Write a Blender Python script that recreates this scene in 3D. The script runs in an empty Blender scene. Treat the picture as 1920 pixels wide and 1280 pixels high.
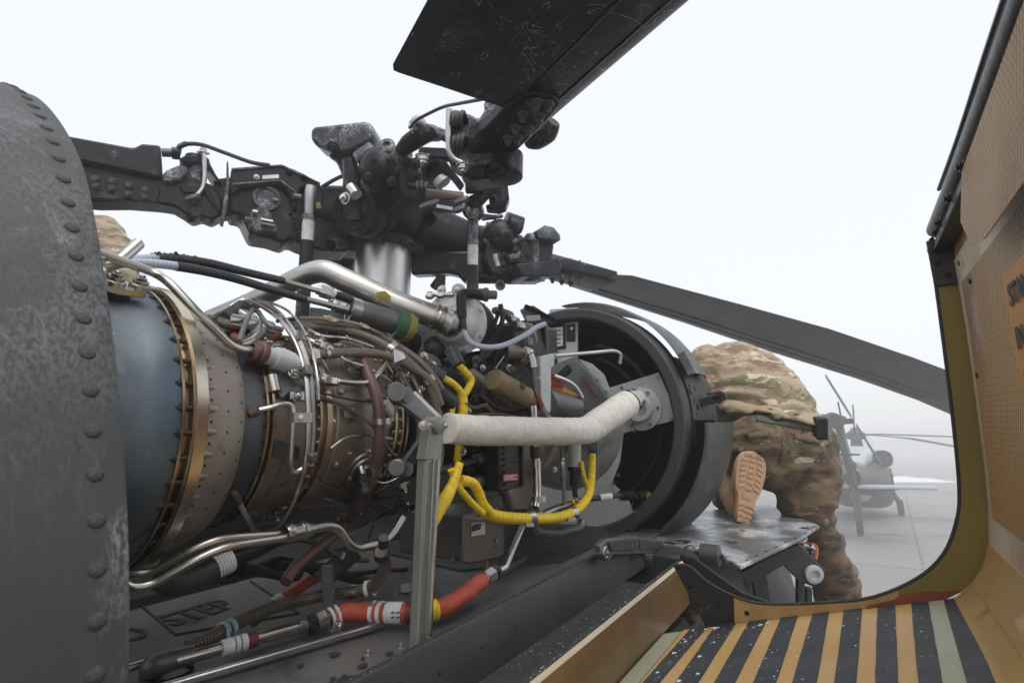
import bpy, bmesh, math, random
from mathutils import Vector as V, Matrix, noise
random.seed(7)
SC = bpy.context.scene
COL = SC.collection
rad = math.radians

# ------------------------------------------------------------------ camera, sky, sun, exposure
FPX = 1000.0                      # focal length in pixels of the 1920 wide photograph
CAM = V((0, 0, 2.9))
PITCH = math.atan(200 / FPX)      # horizon 200 px under the picture centre
cd = bpy.data.cameras.new('camera'); cam = bpy.data.objects.new('camera', cd); COL.objects.link(cam)
cam.location = CAM; cam.rotation_euler = (math.pi / 2 + PITCH, 0, 0)
cd.sensor_width = 36; cd.lens = FPX / 1920 * 36; cd.clip_start = .02; cd.clip_end = 3000
cd.dof.use_dof = True; cd.dof.focus_distance = 1.35; cd.dof.aperture_fstop = 7.0
SC.camera = cam

W = bpy.data.worlds.new('World'); SC.world = W; W.use_nodes = True
nt = W.node_tree; nt.nodes.clear()
wo = nt.nodes.new('ShaderNodeOutputWorld'); ad = nt.nodes.new('ShaderNodeAddShader')
b1 = nt.nodes.new('ShaderNodeBackground'); b2 = nt.nodes.new('ShaderNodeBackground')
sky = nt.nodes.new('ShaderNodeTexSky'); sky.sky_type = 'NISHITA'; sky.sun_disc = False
sky.sun_elevation = rad(62); sky.sun_rotation = rad(165); sky.dust_density = 4
b1.inputs['Strength'].default_value = .05
b2.inputs['Color'].default_value = (.985, .992, 1.0, 1); b2.inputs['Strength'].default_value = .87   # fog-bound cloud deck
nt.links.new(sky.outputs[0], b1.inputs[0]); nt.links.new(b1.outputs[0], ad.inputs[0]); nt.links.new(b2.outputs[0], ad.inputs[1])
nt.links.new(ad.outputs[0], wo.inputs[0])
sd = bpy.data.lights.new('sun', 'SUN'); sun = bpy.data.objects.new('sun', sd); COL.objects.link(sun)
sd.energy = 1.3; sd.angle = rad(40); sd.color = (1, .97, .93)
# light travels from the sun at azimuth 165 deg clockwise of north (+Y), 62 deg high: over the right shoulder
sun.rotation_euler = (rad(90 - 62), 0, rad(15))
SC.view_settings.view_transform = 'Standard'; SC.view_settings.look = 'None'
SC.view_settings.exposure = 0.05; SC.view_settings.gamma = 1.0; SC.view_settings.use_curve_mapping = False
SC.cycles.max_bounces = 8; SC.cycles.volume_bounces = 1

# ------------------------------------------------------------------ frames
R_ = V((1, 0, 0)); D_ = V((0, math.cos(PITCH), math.sin(PITCH))); U_ = V((0, -math.sin(PITCH), math.cos(PITCH)))
def ray(x, y): return D_ + R_ * ((x - 960) / FPX) + U_ * ((640 - y) / FPX)
Fw = ray(1610, 785).normalized()                 # nose direction of the near helicopter
St = Fw.cross(V((0, 0, 1))).normalized()         # its starboard side
Up = St.cross(Fw)                                # its up
C0 = ray(240, 797) * .815                        # point on the engine axis (relative to the eye)
def H(u, v, w): return CAM + C0 + Fw * u + St * v + Up * w
def uvw(p):
    q = p - CAM - C0
    return q.dot(Fw), q.dot(St), q.dot(Up)
def g(px, py, u=None, v=None, w=None, d=None, r=None, z=None):
    """point of the place seen towards (px,py) that lies on a station / buttock / water plane of the helicopter, or round its engine axis"""
    D = ray(px, py)
    if d is not None: return CAM + D * d
    if z is not None: return CAM + D * ((z - CAM.z) / D.z)
    if r is not None:
        o = -C0; o = o - Fw * o.dot(Fw); e = D - Fw * D.dot(Fw)
        a = e.dot(e); b = o.dot(e); c = o.dot(o) - r * r; q = b * b - a * c
        return CAM + D * ((-b - math.sqrt(max(q, 0))) / a)
    n, k = (Fw, u) if u is not None else (St, v) if v is not None else (Up, w)
    return CAM + D * ((k + C0.dot(n)) / D.dot(n))

# ------------------------------------------------------------------ materials
MATS = {}
def M(name, c, c2=None, metal=0., rough=.5, scale=12., bump=0., bscale=60., layers=(), rvar=.12, coat=0., distort=0., stretch=None, sheen=0, spec=.5):
    m = bpy.data.materials.new(name); m.use_nodes = True; t = m.node_tree; N = t.nodes; L = t.links
    p = N['Principled BSDF']
    p.inputs['Metallic'].default_value = metal
    p.inputs['Specular IOR Level'].default_value = spec
    if coat: p.inputs['Coat Weight'].default_value = coat
    if sheen: p.inputs['Sheen Weight'].default_value = sheen
    tc = N.new('ShaderNodeTexCoord'); src = tc.outputs['Object']
    if stretch:
        mp = N.new('ShaderNodeMapping'); mp.inputs['Scale'].default_value = stretch; L.new(src, mp.inputs[0]); src = mp.outputs[0]
    uvs = tc.outputs['UV']
    def nz(sc, det=4, dist=0, rgh=.55, coord=None):
        n = N.new('ShaderNodeTexNoise'); n.inputs['Scale'].default_value = sc; n.inputs['Detail'].default_value = det
        n.inputs['Roughness'].default_value = rgh; n.inputs['Distortion'].default_value = dist
        L.new(coord or src, n.inputs['Vector']); return n.outputs['Fac']
    def ramp(x, lo, hi):
        r = N.new('ShaderNodeMapRange'); r.interpolation_type = 'SMOOTHSTEP'
        r.inputs['From Min'].default_value = lo; r.inputs['From Max'].default_value = hi; L.new(x, r.inputs['Value']); return r.outputs[0]
    def math_(op, a, b=None, c=None):
        n = N.new('ShaderNodeMath'); n.operation = op
        for i, x in enumerate((a, b, c)):
            if x is None: continue
            if isinstance(x, (int, float)): n.inputs[i].default_value = x
            else: L.new(x, n.inputs[i])
        return n.outputs[0]
    def mix(f, a, b):
        n = N.new('ShaderNodeMix'); n.data_type = 'RGBA'
        L.new(f, n.inputs[0])
        for i, x in ((6, a), (7, b)):
            if isinstance(x, tuple): n.inputs[i].default_value = (*x, 1)
            else: L.new(x, n.inputs[i])
        return n.outputs[2]
    base = nz(scale, 5, distort)
    col = mix(ramp(base, .3, .7), c, c2 or tuple(x * .72 for x in c))
    rgh = None; hgt = None
    rv = nz(scale * 2.3, 4)
    rgh = math_('MULTIPLY_ADD', rv, rvar * 2, rough - rvar)
    if bump: hgt = math_('MULTIPLY', nz(bscale, 5), bump)
    mt = None
    for ly in layers:
        k = ly[0]
        if k == 'noise':      # colour, scale, lo, hi [, rough, metal]
            f = ramp(nz(ly[2], 6, .4), ly[3], ly[4])
        elif k == 'vein':     # colour, scale, width, mask scale, mask lo, hi : thin wandering lines
            n1 = nz(ly[2], 3, 1.2, .6); ab = math_('ABSOLUTE', math_('SUBTRACT', n1, .5))
            f = math_('SUBTRACT', 1., ramp(ab, ly[3] * .3, ly[3]))
            f = math_('MULTIPLY', f, ramp(nz(ly[4], 3), ly[5], ly[6]))
            f = math_('MULTIPLY', f, ramp(nz(ly[2] * 9, 3), .3, .6)); f = math_('MULTIPLY', f, .6)
        elif k == 'frost':    # colour, patch scale, lo, hi, grain scale, strength : grainy rime patches
            f = ramp(nz(ly[2], 5, .6), ly[3], ly[4]); f = math_('MULTIPLY', f, ramp(nz(ly[5], 3), .38, .62)); f = math_('MULTIPLY', f, ly[6])
        elif k == 'bands':    # colour, period (m along the uv length), width share, skew, strength
            s = N.new('ShaderNodeSeparateXYZ'); L.new(uvs, s.inputs[0])
            y = math_('ADD', s.outputs[1], math_('MULTIPLY', s.outputs[0], ly[4] * ly[2]))
            y = math_('ADD', y, math_('MULTIPLY', nz(35, 2), ly[2] * .8))
            fr = math_('FRACT', math_('DIVIDE', y, ly[2])); f = math_('LESS_THAN', fr, ly[3])
            f = math_('MULTIPLY', f, ly[5])
        elif k == 'braid':    # colour, turns around, period, strength
            s = N.new('ShaderNodeSeparateXYZ'); L.new(uvs, s.inputs[0])
            a = math_('MULTIPLY', s.outputs[0], ly[2] * 6.2832); b = math_('MULTIPLY', s.outputs[1], 6.2832 / ly[3])
            f = math_('MULTIPLY', math_('SINE', math_('ADD', a, b)), math_('SINE', math_('SUBTRACT', a, b)))
            f = ramp(f, -.5, .3); hgt = math_('ADD', hgt, math_('MULTIPLY', f, -.0025)) if hgt else math_('MULTIPLY', f, -.0025)
            f = math_('MULTIPLY', f, ly[4])
        elif k == 'dots':     # colour, nu (count round), period v, radius share
            s = N.new('ShaderNodeSeparateXYZ'); L.new(uvs, s.inputs[0])
            row = math_('FLOOR', math_('DIVIDE', s.outputs[1], ly[3]))
            a = math_('SUBTRACT', math_('FRACT', math_('ADD', math_('MULTIPLY', s.outputs[0], ly[2]), math_('MULTIPLY', row, .5))), .5)
            b = math_('SUBTRACT', math_('FRACT', math_('DIVIDE', s.outputs[1], ly[3])), .5)
            rr = math_('SQRT', math_('ADD', math_('POWER', math_('MULTIPLY', math_('ABSOLUTE', a), ly[5]), 2.), math_('POWER', math_('ABSOLUTE', b), 2.)))
            f = math_('LESS_THAN', rr, ly[4])
        elif k == 'grid':     # colour, scale, width, strength : woven cells on object coords (two chosen axes)
            s = N.new('ShaderNodeSeparateXYZ'); L.new(uvs, s.inputs[0])
            a = math_('SINE', math_('MULTIPLY', s.outputs[0], ly[2] * 6.2832)); b = math_('SINE', math_('MULTIPLY', s.outputs[1], ly[3] * 6.2832))
            f = math_('MULTIPLY', math_('ADD', math_('MULTIPLY', a, b), 1.), .5)
            hgt = math_('ADD', hgt, math_('MULTIPLY', f, .004)) if hgt else math_('MULTIPLY', f, .004)
            f = math_('MULTIPLY', f, ly[4])
        col = mix(f, col, ly[1])
        if k in ('noise', 'vein') and len(ly) > (7 if k == 'vein' else 5):
            q = ly[7 if k == 'vein' else 5]
            rgh = math_('ADD', math_('MULTIPLY', rgh, math_('SUBTRACT', 1., f)), math_('MULTIPLY', f, q))
            mt = math_('MULTIPLY', mt if mt is not None else metal, math_('SUBTRACT', 1., f))
    L.new(col, p.inputs['Base Color']); L.new(rgh, p.inputs['Roughness'])
    if mt is not None: L.new(mt, p.inputs['Metallic'])
    if hgt is not None:
        bp = N.new('ShaderNodeBump'); bp.inputs['Distance'].default_value = 1.0; bp.inputs['Strength'].default_value = 1.0
        L.new(hgt, bp.inputs['Height']); L.new(bp.outputs[0], p.inputs['Normal'])
    MATS[name] = m; return m

FROST = (.62, .66, .70)
M('olive', (.030, .033, .034), (.039, .0425, .043), rough=.55, scale=9, stretch=(1, 1, .4), bump=.0004, bscale=220, layers=(('noise', (.05, .054, .055), 5, .5, .8), ('frost', FROST, 4.0, .48, .78, 260, .18), ('frost', FROST, 9, .56, .72, 300, .24), ('vein', (.13, .14, .15), 9, .012, 4, .46, .62), ('noise', (.015, .016, .017), 40, .66, .78)))
M('olive_clean', (.05, .055, .052), rough=.5, scale=14, bump=.0002, bscale=200, layers=(('noise', (.02, .021, .02), 18, .6, .8),))
M('rubber_olive', (.030, .033, .033), (.04, .044, .043), rough=.6, scale=12, bump=.0003, bscale=300)
M('rotor', (.008, .0092, .011), (.014, .0155, .0175), spec=.25, rough=.33, scale=14, bump=.0006, bscale=90, layers=(('noise', (.045, .048, .05), 22, .6, .85), ('frost', FROST, 7, .54, .78, 120, .35)))
M('rotor_frost', (.018, .020, .023), (.04, .044, .048), rough=.36, scale=18, bump=.001, bscale=120, layers=(('frost', FROST, 12, .42, .68, 110, .6),))
M('blade', (.009, .010, .0125), (.014, .016, .020), spec=.4, rough=.34, scale=5, bump=.0002, bscale=300, layers=(('noise', (.022, .024, .028), 3.2, .52, .8), ('vein', (.5, .52, .54), 3.6, .0045, 2.0, .40, .52), ('vein', (.5, .52, .54), 8, .006, 3.0, .50, .60), ('frost', FROST, 4, .55, .8, 140, .3)))
M('blade_far', (.017, .0185, .0205), (.024, .026, .028), rough=.38, scale=3, layers=(('noise', (.05, .053, .056), 9, .6, .85), ('frost', FROST, 5, .58, .8, 120, .18)))
M('alu', (.52, .52, .51), (.42, .42, .42), metal=1, rough=.36, scale=16, bump=.0002, bscale=160, layers=(('noise', (.16, .15, .14), 20, .66, .9),))
M('alu_paint', (.50, .51, .51), (.41, .42, .42), metal=.1, rough=.45, scale=10, layers=(('noise', (.24, .235, .22), 12, .6, .85),))
M('alu_dark', (.17, .175, .175), (.12, .125, .13), metal=.6, rough=.45, scale=14, layers=(('noise', (.05, .048, .045), 16, .6, .85),))
M('steel', (.52, .50, .46), (.38, .36, .33), metal=1, rough=.30, scale=14, layers=(('noise', (.19, .15, .11), 10, .56, .85),))
M('steel_bright', (.62, .61, .59), (.5, .49, .47), metal=1, rough=.24, scale=20, layers=(('noise', (.2, .18, .15), 22, .64, .85),))
M('duct_steel', (.60, .575, .535), (.51, .49, .455), metal=1, rough=.36, scale=8, layers=(('noise', (.30, .22, .15), 7, .58, .85), ('noise', (.16, .12, .09), 24, .70, .85)))
M('mast', (.62, .61, .59), (.55, .54, .53), metal=1, rough=.38, scale=5, rvar=.06)
M('gold', (.44, .355, .245), (.30, .235, .165), metal=1, rough=.30, scale=16, layers=(('noise', (.20, .13, .08), 18, .55, .8),))
M('gold_band', (.62, .565, .465), (.50, .445, .36), metal=1, rough=.28, scale=10, layers=(('noise', (.26, .18, .11), 14, .6, .85),))
M('copper_band', (.50, .38, .27), (.38, .285, .20), metal=1, rough=.35, scale=14)
M('blue_case', (.105, .145, .185), (.165, .18, .185), metal=.85, rough=.46, scale=6, distort=1.2, stretch=(1, 1, .45), layers=(('noise', (.18, .14, .115), 8, .52, .70), ('noise', (.05, .095, .16), 5, .50, .68), ('noise', (.05, .05, .052), 26, .58, .76), ('noise', (.34, .32, .30), 44, .66, .76), ('vein', (.42, .38, .35), 5, .012, 3, .44, .6)))
M('blue_ring', (.075, .09, .12), (.11, .12, .135), metal=.85, rough=.4, scale=8, layers=(('noise', (.07, .05, .04), 9, .5, .8),))
M('shroud', (.34, .305, .27), (.24, .205, .18), metal=.75, rough=.5, scale=9, bump=.0012, bscale=22, layers=(('noise', (.17, .13, .12), 11, .54, .75), ('noise', (.10, .085, .08), 34, .60, .8), ('dots', (.006, .006, .006), 42, .026, .075, 1.15)))
M('brown_case', (.29, .245, .21), (.20, .17, .145), metal=.8, rough=.42, scale=9, bump=.0003, bscale=90, layers=(('noise', (.085, .068, .06), 8, .46, .74), ('noise', (.27, .21, .19), 5, .55, .8), ('noise', (.03, .025, .022), 34, .60, .75), ('noise', (.30, .25, .21), 50, .68, .8)))
M('brown_case_pale', (.29, .25, .22), (.21, .18, .155), metal=.8, rough=.42, scale=7, layers=(('noise', (.075, .06, .052), 9, .48, .75), ('noise', (.03, .025, .022), 36, .62, .78)))
M('dark_steel', (.075, .07, .065), (.05, .046, .042), metal=.8, rough=.45, scale=20, layers=(('noise', (.14, .11, .08), 26, .6, .85),))
M('rusty', (.11, .06, .045), (.16, .10, .08), metal=.5, rough=.6, scale=40, bump=.0008, bscale=160)
M('black', (.007, .007, .008), (.012, .012, .013), spec=.3, rough=.42, scale=30, bump=.0003, bscale=200)
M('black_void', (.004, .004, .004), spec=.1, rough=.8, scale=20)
M('grime', (.012, .0115, .011), (.024, .022, .02), metal=.3, rough=.55, scale=22, bump=.001, bscale=60)
M('rubber', (.016, .018, .020), (.024, .026, .029), rough=.5, scale=40, bump=.0006, bscale=120, layers=(('bands', (.04, .043, .047), .012, .2, 1., .6),))
M('corrugated', (.013, .014, .015), rough=.4, scale=30, layers=(('bands', (.035, .036, .038), .006, .45, 1., .8),))
M('sleeve', (.46, .51, .60), (.40, .45, .54), rough=.55, scale=30, layers=(('bands', (.30, .34, .42), .007, .22, 1., .7),))
M('braid', (.34, .30, .26), (.26, .225, .19), metal=.7, rough=.5, scale=30, layers=(('braid', (.08, .065, .05), 9, .0055, .75), ('noise', (.10, .07, .05), 12, .55, .8)))
M('braid_coarse', (.36, .29, .22), (.28, .22, .17), metal=.6, rough=.5, scale=30, layers=(('braid', (.045, .038, .03), 7, .009, .85),))
M('brown_hose', (.105, .052, .043), (.075, .040, .035), rough=.42, scale=14, bump=.0005, bscale=80, layers=(('noise', (.04, .025, .022), 20, .6, .8),))
M('yellow', (.83, .60, .012), (.76, .53, .01), rough=.42, scale=18, bump=.0012, bscale=70, layers=(('bands', (.30, .20, .01), .020, .07, 1.2, .85), ('noise', (.35, .24, .02), 34, .60, .80), ('noise', (.55, .36, .01), 9, .52, .75)))
M('white_wrap', (.70, .68, .62), (.62, .60, .54), rough=.62, scale=10, bump=.0035, bscale=26, layers=(('bands', (.48, .44, .37), .030, .06, 1.1, .7), ('noise', (.50, .42, .32), 9, .58, .8)))
M('white', (.74, .75, .76), rough=.5, scale=30, layers=(('noise', (.4, .4, .4), 40, .62, .85),))
M('orange_sleeve', (.46, .080, .040), (.37, .060, .032), rough=.6, scale=26, bump=.0022, bscale=40, layers=(('noise', (.25, .045, .025), 20, .55, .8),))
M('maroon', (.16, .02, .025), rough=.5, scale=30)
M('lt_blue', (.34, .50, .58), rough=.5, scale=30)
M('green', (.05, .13, .075), (.04, .10, .06), rough=.4, scale=20)
M('mustard', (.33, .27, .06), (.25, .2, .045), rough=.5, scale=20, layers=(('noise', (.12, .1, .04), 20, .55, .8),))
M('brass_can', (.22, .17, .085), (.15, .115, .06), metal=.45, rough=.55, scale=22, bump=.0006, bscale=120, layers=(('noise', (.09, .06, .035), 24, .55, .8),))
M('starter_grey', (.58, .59, .58), (.50, .51, .50), metal=.35, rough=.48, scale=12, layers=(('noise', (.27, .26, .24), 10, .6, .85),))
M('casing_grey', (.36, .35, .33), (.29, .28, .265), metal=.3, rough=.45, scale=9, bump=.0002, bscale=100, layers=(('noise', (.17, .16, .145), 10, .52, .78), ('noise', (.08, .075, .07), 30, .64, .8)))
M('box_brown', (.135, .12, .105), (.11, .10, .09), metal=.35, rough=.45, scale=10, bump=.0002, bscale=120, layers=(('noise', (.06, .055, .05), 12, .58, .8),))
M('yellow_pouch', (.85, .42, .02), (.75, .36, .02), rough=.5, scale=16)
M('red', (.42, .03, .03), rough=.5, scale=40)
M('strut', (.26, .265, .235), (.225, .23, .205), metal=.45, rough=.42, scale=8, bump=.0001, bscale=200, layers=(('noise', (.10, .10, .085), 14, .62, .85),))
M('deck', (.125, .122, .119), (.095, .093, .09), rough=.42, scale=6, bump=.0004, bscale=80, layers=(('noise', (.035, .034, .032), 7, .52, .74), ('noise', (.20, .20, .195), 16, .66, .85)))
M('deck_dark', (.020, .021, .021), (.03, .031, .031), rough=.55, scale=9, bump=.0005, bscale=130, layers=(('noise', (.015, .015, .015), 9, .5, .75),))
M('rail', (.028, .031, .031), (.037, .04, .04), rough=.5, scale=10, bump=.0003, bscale=160)
M('rail_grit', (.030, .033, .032), (.042, .045, .043), rough=.75, scale=40, bump=.0016, bscale=400)
M('tan', (.48, .285, .09), (.52, .33, .125), rough=.34, scale=7, bump=.0003, bscale=60, coat=.2, layers=(('noise', (.20, .10, .025), 9, .55, .8), ('noise', (.42, .28, .13), 5, .58, .85)))
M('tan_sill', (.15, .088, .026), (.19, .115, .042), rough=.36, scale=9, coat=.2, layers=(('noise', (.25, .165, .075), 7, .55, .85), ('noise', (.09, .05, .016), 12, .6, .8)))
M('floor_tan', (.68, .44, .19), (.62, .37, .11), rough=.48, scale=6, bump=.0004, bscale=150, layers=(('noise', (.70, .50, .28), 4, .50, .76), ('noise', (.48, .30, .12), 18, .66, .8), ('noise', (.62, .60, .58), 60, .70, .76, .8)))
M('stripe', (.034, .037, .043), (.052, .057, .066), rough=.62, scale=12, bump=.0012, bscale=380, layers=(('noise', (.13, .14, .16), 8, .5, .8), ('noise', (.62, .62, .62), 70, .70, .76, .8)))
M('olive_drab', (.27, .20, .045), (.22, .165, .038), rough=.45, scale=6, layers=(('noise', (.12, .035, .012), 7, .62, .78), ('noise', (.045, .036, .012), 12, .55, .8)))
M('worn_black', (.016, .017, .018), (.024, .025, .026), rough=.4, scale=10, layers=(('noise', (.17, .13, .10), 9, .60, .66), ('noise', (.10, .05, .03), 14, .66, .72)))
M('pale_green', (.46, .47, .34), (.40, .40, .27), rough=.5, scale=6, layers=(('noise', (.35, .27, .12), 5, .58, .8),))
M('weave', (.66, .40, .135), (.60, .34, .10), rough=.45, scale=3.2, layers=(('grid', (.27, .135, .05), 95, 62, .9), ('noise', (.26, .145, .085), 3.0, .50, .72), ('noise', (.55, .44, .31), 3.5, .58, .8)))
M('weave_pale', (.62, .52, .38), (.55, .45, .31), rough=.5, scale=7, layers=(('noise', (.36, .25, .12), 6, .55, .8),))
M('sign_orange', (.62, .27, .035), (.56, .235, .03), rough=.55, scale=12, bump=.001, bscale=150)
M('ink', (.02, .02, .02), rough=.6, scale=20)
M('ink_red', (.35, .03, .03), rough=.6, scale=20)
M('snow', (.82, .85, .89), (.75, .79, .84), rough=.7, scale=40, bump=.001, bscale=200)
M('ice_grey', (.10, .108, .114), (.16, .17, .18), rough=.3, scale=6, bump=.002, bscale=30, layers=(('noise', (.30, .32, .345), 7, .44, .62), ('frost', (.66, .70, .75), 6, .48, .62, 120, .8), ('noise', (.03, .032, .034), 11, .60, .66)))
M('skin_frost', (.045, .049, .051), (.06, .065, .067), rough=.45, scale=8, layers=(('frost', FROST, 7, .52, .74, 220, .45), ('noise', (.03, .032, .033), 9, .55, .75)))
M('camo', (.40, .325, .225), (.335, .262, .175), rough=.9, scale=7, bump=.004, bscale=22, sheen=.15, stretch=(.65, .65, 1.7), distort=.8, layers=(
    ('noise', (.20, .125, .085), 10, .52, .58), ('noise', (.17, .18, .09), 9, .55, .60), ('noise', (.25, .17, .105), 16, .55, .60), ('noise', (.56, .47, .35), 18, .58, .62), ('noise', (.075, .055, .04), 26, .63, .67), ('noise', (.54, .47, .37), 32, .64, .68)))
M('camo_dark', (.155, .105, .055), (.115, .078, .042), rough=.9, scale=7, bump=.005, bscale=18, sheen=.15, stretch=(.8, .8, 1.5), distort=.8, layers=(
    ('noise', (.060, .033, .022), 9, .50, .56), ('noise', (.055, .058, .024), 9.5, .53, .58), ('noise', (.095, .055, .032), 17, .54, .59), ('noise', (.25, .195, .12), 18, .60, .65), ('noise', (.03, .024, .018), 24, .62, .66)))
M('belt', (.085, .09, .062), rough=.7, scale=40)
M('boot_sole', (.50, .325, .19), (.43, .265, .15), rough=.65, scale=20, bump=.001, bscale=120, layers=(('noise', (.30, .16, .075), 24, .57, .8), ('noise', (.72, .70, .68), 42, .70, .75, .8)))
M('boot_leather', (.36, .22, .12), (.30, .18, .09), rough=.8, scale=24, bump=.001, bscale=100)
M('concrete', (.25, .243, .23), (.215, .208, .196), rough=.55, scale=.35, bump=.002, bscale=4, layers=(('noise', (.16, .155, .145), .12, .45, .7), ('noise', (.30, .295, .285), 1.2, .55, .8), ('noise', (.12, .115, .11), .5, .60, .7)))
M('joint', (.19, .18, .165), rough=.8, scale=2)
M('far_olive', (.030, .034, .032), (.04, .044, .042), rough=.5, scale=1.5)
M('far_frost', (.45, .48, .52), (.36, .39, .42), rough=.6, scale=1.2)
M('tyre', (.012, .012, .013), rough=.7, scale=6)
M('primer_red', (.30, .075, .03), (.25, .06, .025), rough=.6, scale=20, layers=(('noise', (.12, .04, .02), 30, .6, .8),))
# ------------------------------------------------------------------ mesh helpers
WL = {}     # world location of every parent made here
def frame(n, hint=None):
    n = n.normalized(); h = hint if hint is not None else (V((0, 0, 1)) if abs(n.z) < .9 else V((1, 0, 0)))
    a = (h - n * h.dot(n)).normalized(); return a, n.cross(a), n
def crom(P, n=6, closed=False):
    out = []; m = len(P)
    for i in range(m - 1):
        p0, p1, p2, p3 = P[max(i - 1, 0)], P[i], P[i + 1], P[min(i + 2, m - 1)]
        for k in range(n):
            t = k / n
            out.append(.5 * ((2 * p1) + (p2 - p0) * t + (2 * p0 - 5 * p1 + 4 * p2 - p3) * t * t + (3 * p1 - p0 - 3 * p2 + p3) * t ** 3))
    out.append(P[-1]); return out
def fillet(P, r, n=5):
    out = [P[0]]
    for i in range(1, len(P) - 1):
        a, b, c = P[i - 1], P[i], P[i + 1]
        k = min(r, (a - b).length * .45, (c - b).length * .45)
        s = b + (a - b).normalized() * k; e = b + (c - b).normalized() * k
        for j in range(n + 1):
            t = j / n; out.append(s * (1 - t) ** 2 + b * 2 * t * (1 - t) + e * t * t)
    out.append(P[-1]); return out

class B:
    """collects faces for ONE mesh"""
    def __init__(s): s.v = []; s.f = []; s.uv = []
    def add(s, vs, fs, uvs=None):
        o = len(s.v); s.v += [V(p) for p in vs]
        for i, f in enumerate(fs):
            s.f.append([o + k for k in f]); s.uv.append(uvs[i] if uvs else [(0, 0)] * len(f))
        return s
    def tube(s, P, r, seg=10, caps=True, flat=1.0, hint=None):
        n = len(P); rr = r if isinstance(r, (list, tuple)) else [r] * n
        if len(rr) != n:
            rr = [rr[min(int(i / (n - 1) * (len(rr) - 1)), len(rr) - 2)] * (1 - (i / (n - 1) * (len(rr) - 1) - min(int(i / (n - 1) * (len(rr) - 1)), len(rr) - 2))) + rr[min(int(i / (n - 1) * (len(rr) - 1)), len(rr) - 2) + 1] * (i / (n - 1) * (len(rr) - 1) - min(int(i / (n - 1) * (len(rr) - 1)), len(rr) - 2)) for i in range(n)]
        vs = []; fs = []; uvs = []; a = None; ln = 0; lens = []
        for i in range(n):
            t = (P[min(i + 1, n - 1)] - P[max(i - 1, 0)])
            if t.length < 1e-9: t = V((0, 0, 1))
            t.normalize()
            if a is None: a = frame(t, hint)[0]
            else:
                a = a - t * a.dot(t)
                a = a.normalized() if a.length > 1e-6 else frame(t)[0]
            b = t.cross(a)
            if i: ln += (P[i] - P[i - 1]).length
            lens.append(ln)
            for k in range(seg):
                q = 2 * math.pi * k / seg
                vs.append(P[i] + a * (rr[i] * math.cos(q) * flat) + b * (rr[i] * math.sin(q)))
        for i in range(n - 1):
            for k in range(seg):
                k2 = (k + 1) % seg
                fs.append((i * seg + k, i * seg + k2, (i + 1) * seg + k2, (i + 1) * seg + k))
                uvs.append(((k / seg, lens[i]), ((k + 1) / seg, lens[i]), ((k + 1) / seg, lens[i + 1]), (k / seg, lens[i + 1])))
        if caps:
            fs.append(tuple(reversed(range(seg)))); uvs.append([(0, 0)] * seg)
            fs.append(tuple((n - 1) * seg + k for k in range(seg))); uvs.append([(0, 0)] * seg)
        return s.add(vs, fs, uvs)
    def hose(s, P, r, seg=10, n=6, caps=True): return s.tube(crom(P, n), r, seg, caps)
    def pipe(s, P, r, bend=.03, seg=10, n=5): return s.tube(fillet(P, bend, n), r, seg)
    def cyl(s, a, b, r, r2=None, seg=14): return s.tube([a, b], [r, r if r2 is None else r2], seg)
    def lathe(s, O, ax, prof, seg=48, a0=0., a1=360., hint=None, close=True):
        """prof = [(along, radius)...]; angle 0 points along hint"""
        A, Bb, n = frame(ax, hint); full = abs(a1 - a0) >= 359.9; m = seg if full else seg + 1
        vs = []; fs = []; uvs = []
        ls = [0]
        for i in range(1, len(prof)): ls.append(ls[-1] + math.hypot(prof[i][0] - prof[i - 1][0], prof[i][1] - prof[i - 1][1]))
        for (x, r) in prof:
            for k in range(m):
                q = rad(a0 + (a1 - a0) * k / seg); vs.append(O + n * x + A * (r * math.cos(q)) + Bb * (r * math.sin(q)))
        for i in range(len(prof) - 1):
            for k in range(seg):
                k2 = (k + 1) % m
                fs.append((i * m + k, i * m + k2, (i + 1) * m + k2, (i + 1) * m + k))
                uvs.append(((k / seg, ls[i]), ((k + 1) / seg, ls[i]), ((k + 1) / seg, ls[i + 1]), (k / seg, ls[i + 1])))
        return s.add(vs, fs, uvs)
    def box(s, c, ax, h):
        """ax = three unit axes, h = half sizes"""
        vs = [c + ax[0] * (h[0] * i) + ax[1] * (h[1] * j) + ax[2] * (h[2] * k) for i in (-1, 1) for j in (-1, 1) for k in (-1, 1)]
        return s.add(vs, [(0, 1, 3, 2), (4, 6, 7, 5), (0, 4, 5, 1), (2, 3, 7, 6), (0, 2, 6, 4), (1, 5, 7, 3)])
    def bar(s, a, b, w, h, hint=None):
        x, y, n = frame(b - a, hint); return s.box((a + b) / 2, (x, y, n), (w / 2, h / 2, (b - a).length / 2))
    def prism(s, P, t):
        """outline P (points in a plane), thickness vector t"""
        n = len(P); vs = list(P) + [p + t for p in P]
        c = sum((P[i].cross(P[(i + 1) % n]) for i in range(n)), V((0, 0, 0)))
        nrm = sum(((P[i] - P[0]).cross(P[(i + 1) % n] - P[0]) for i in range(n)), V((0, 0, 0)))
        f = list(range(n)); fs = [tuple(f), tuple(n + k for k in reversed(f))] + [(i + n, (i + 1) % n + n, (i + 1) % n, i) for i in range(n)]
        if nrm.dot(t) > 0: fs = [tuple(reversed(q)) for q in fs]
        uvs = []
        e = (P[1] - P[0]).normalized(); nn = nrm.normalized(); e2 = nn.cross(e)
        for q in fs: uvs.append([((vs[k] - P[0]).dot(e), (vs[k] - P[0]).dot(e2)) for k in q])
        return s.add(vs, fs, uvs)
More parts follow.
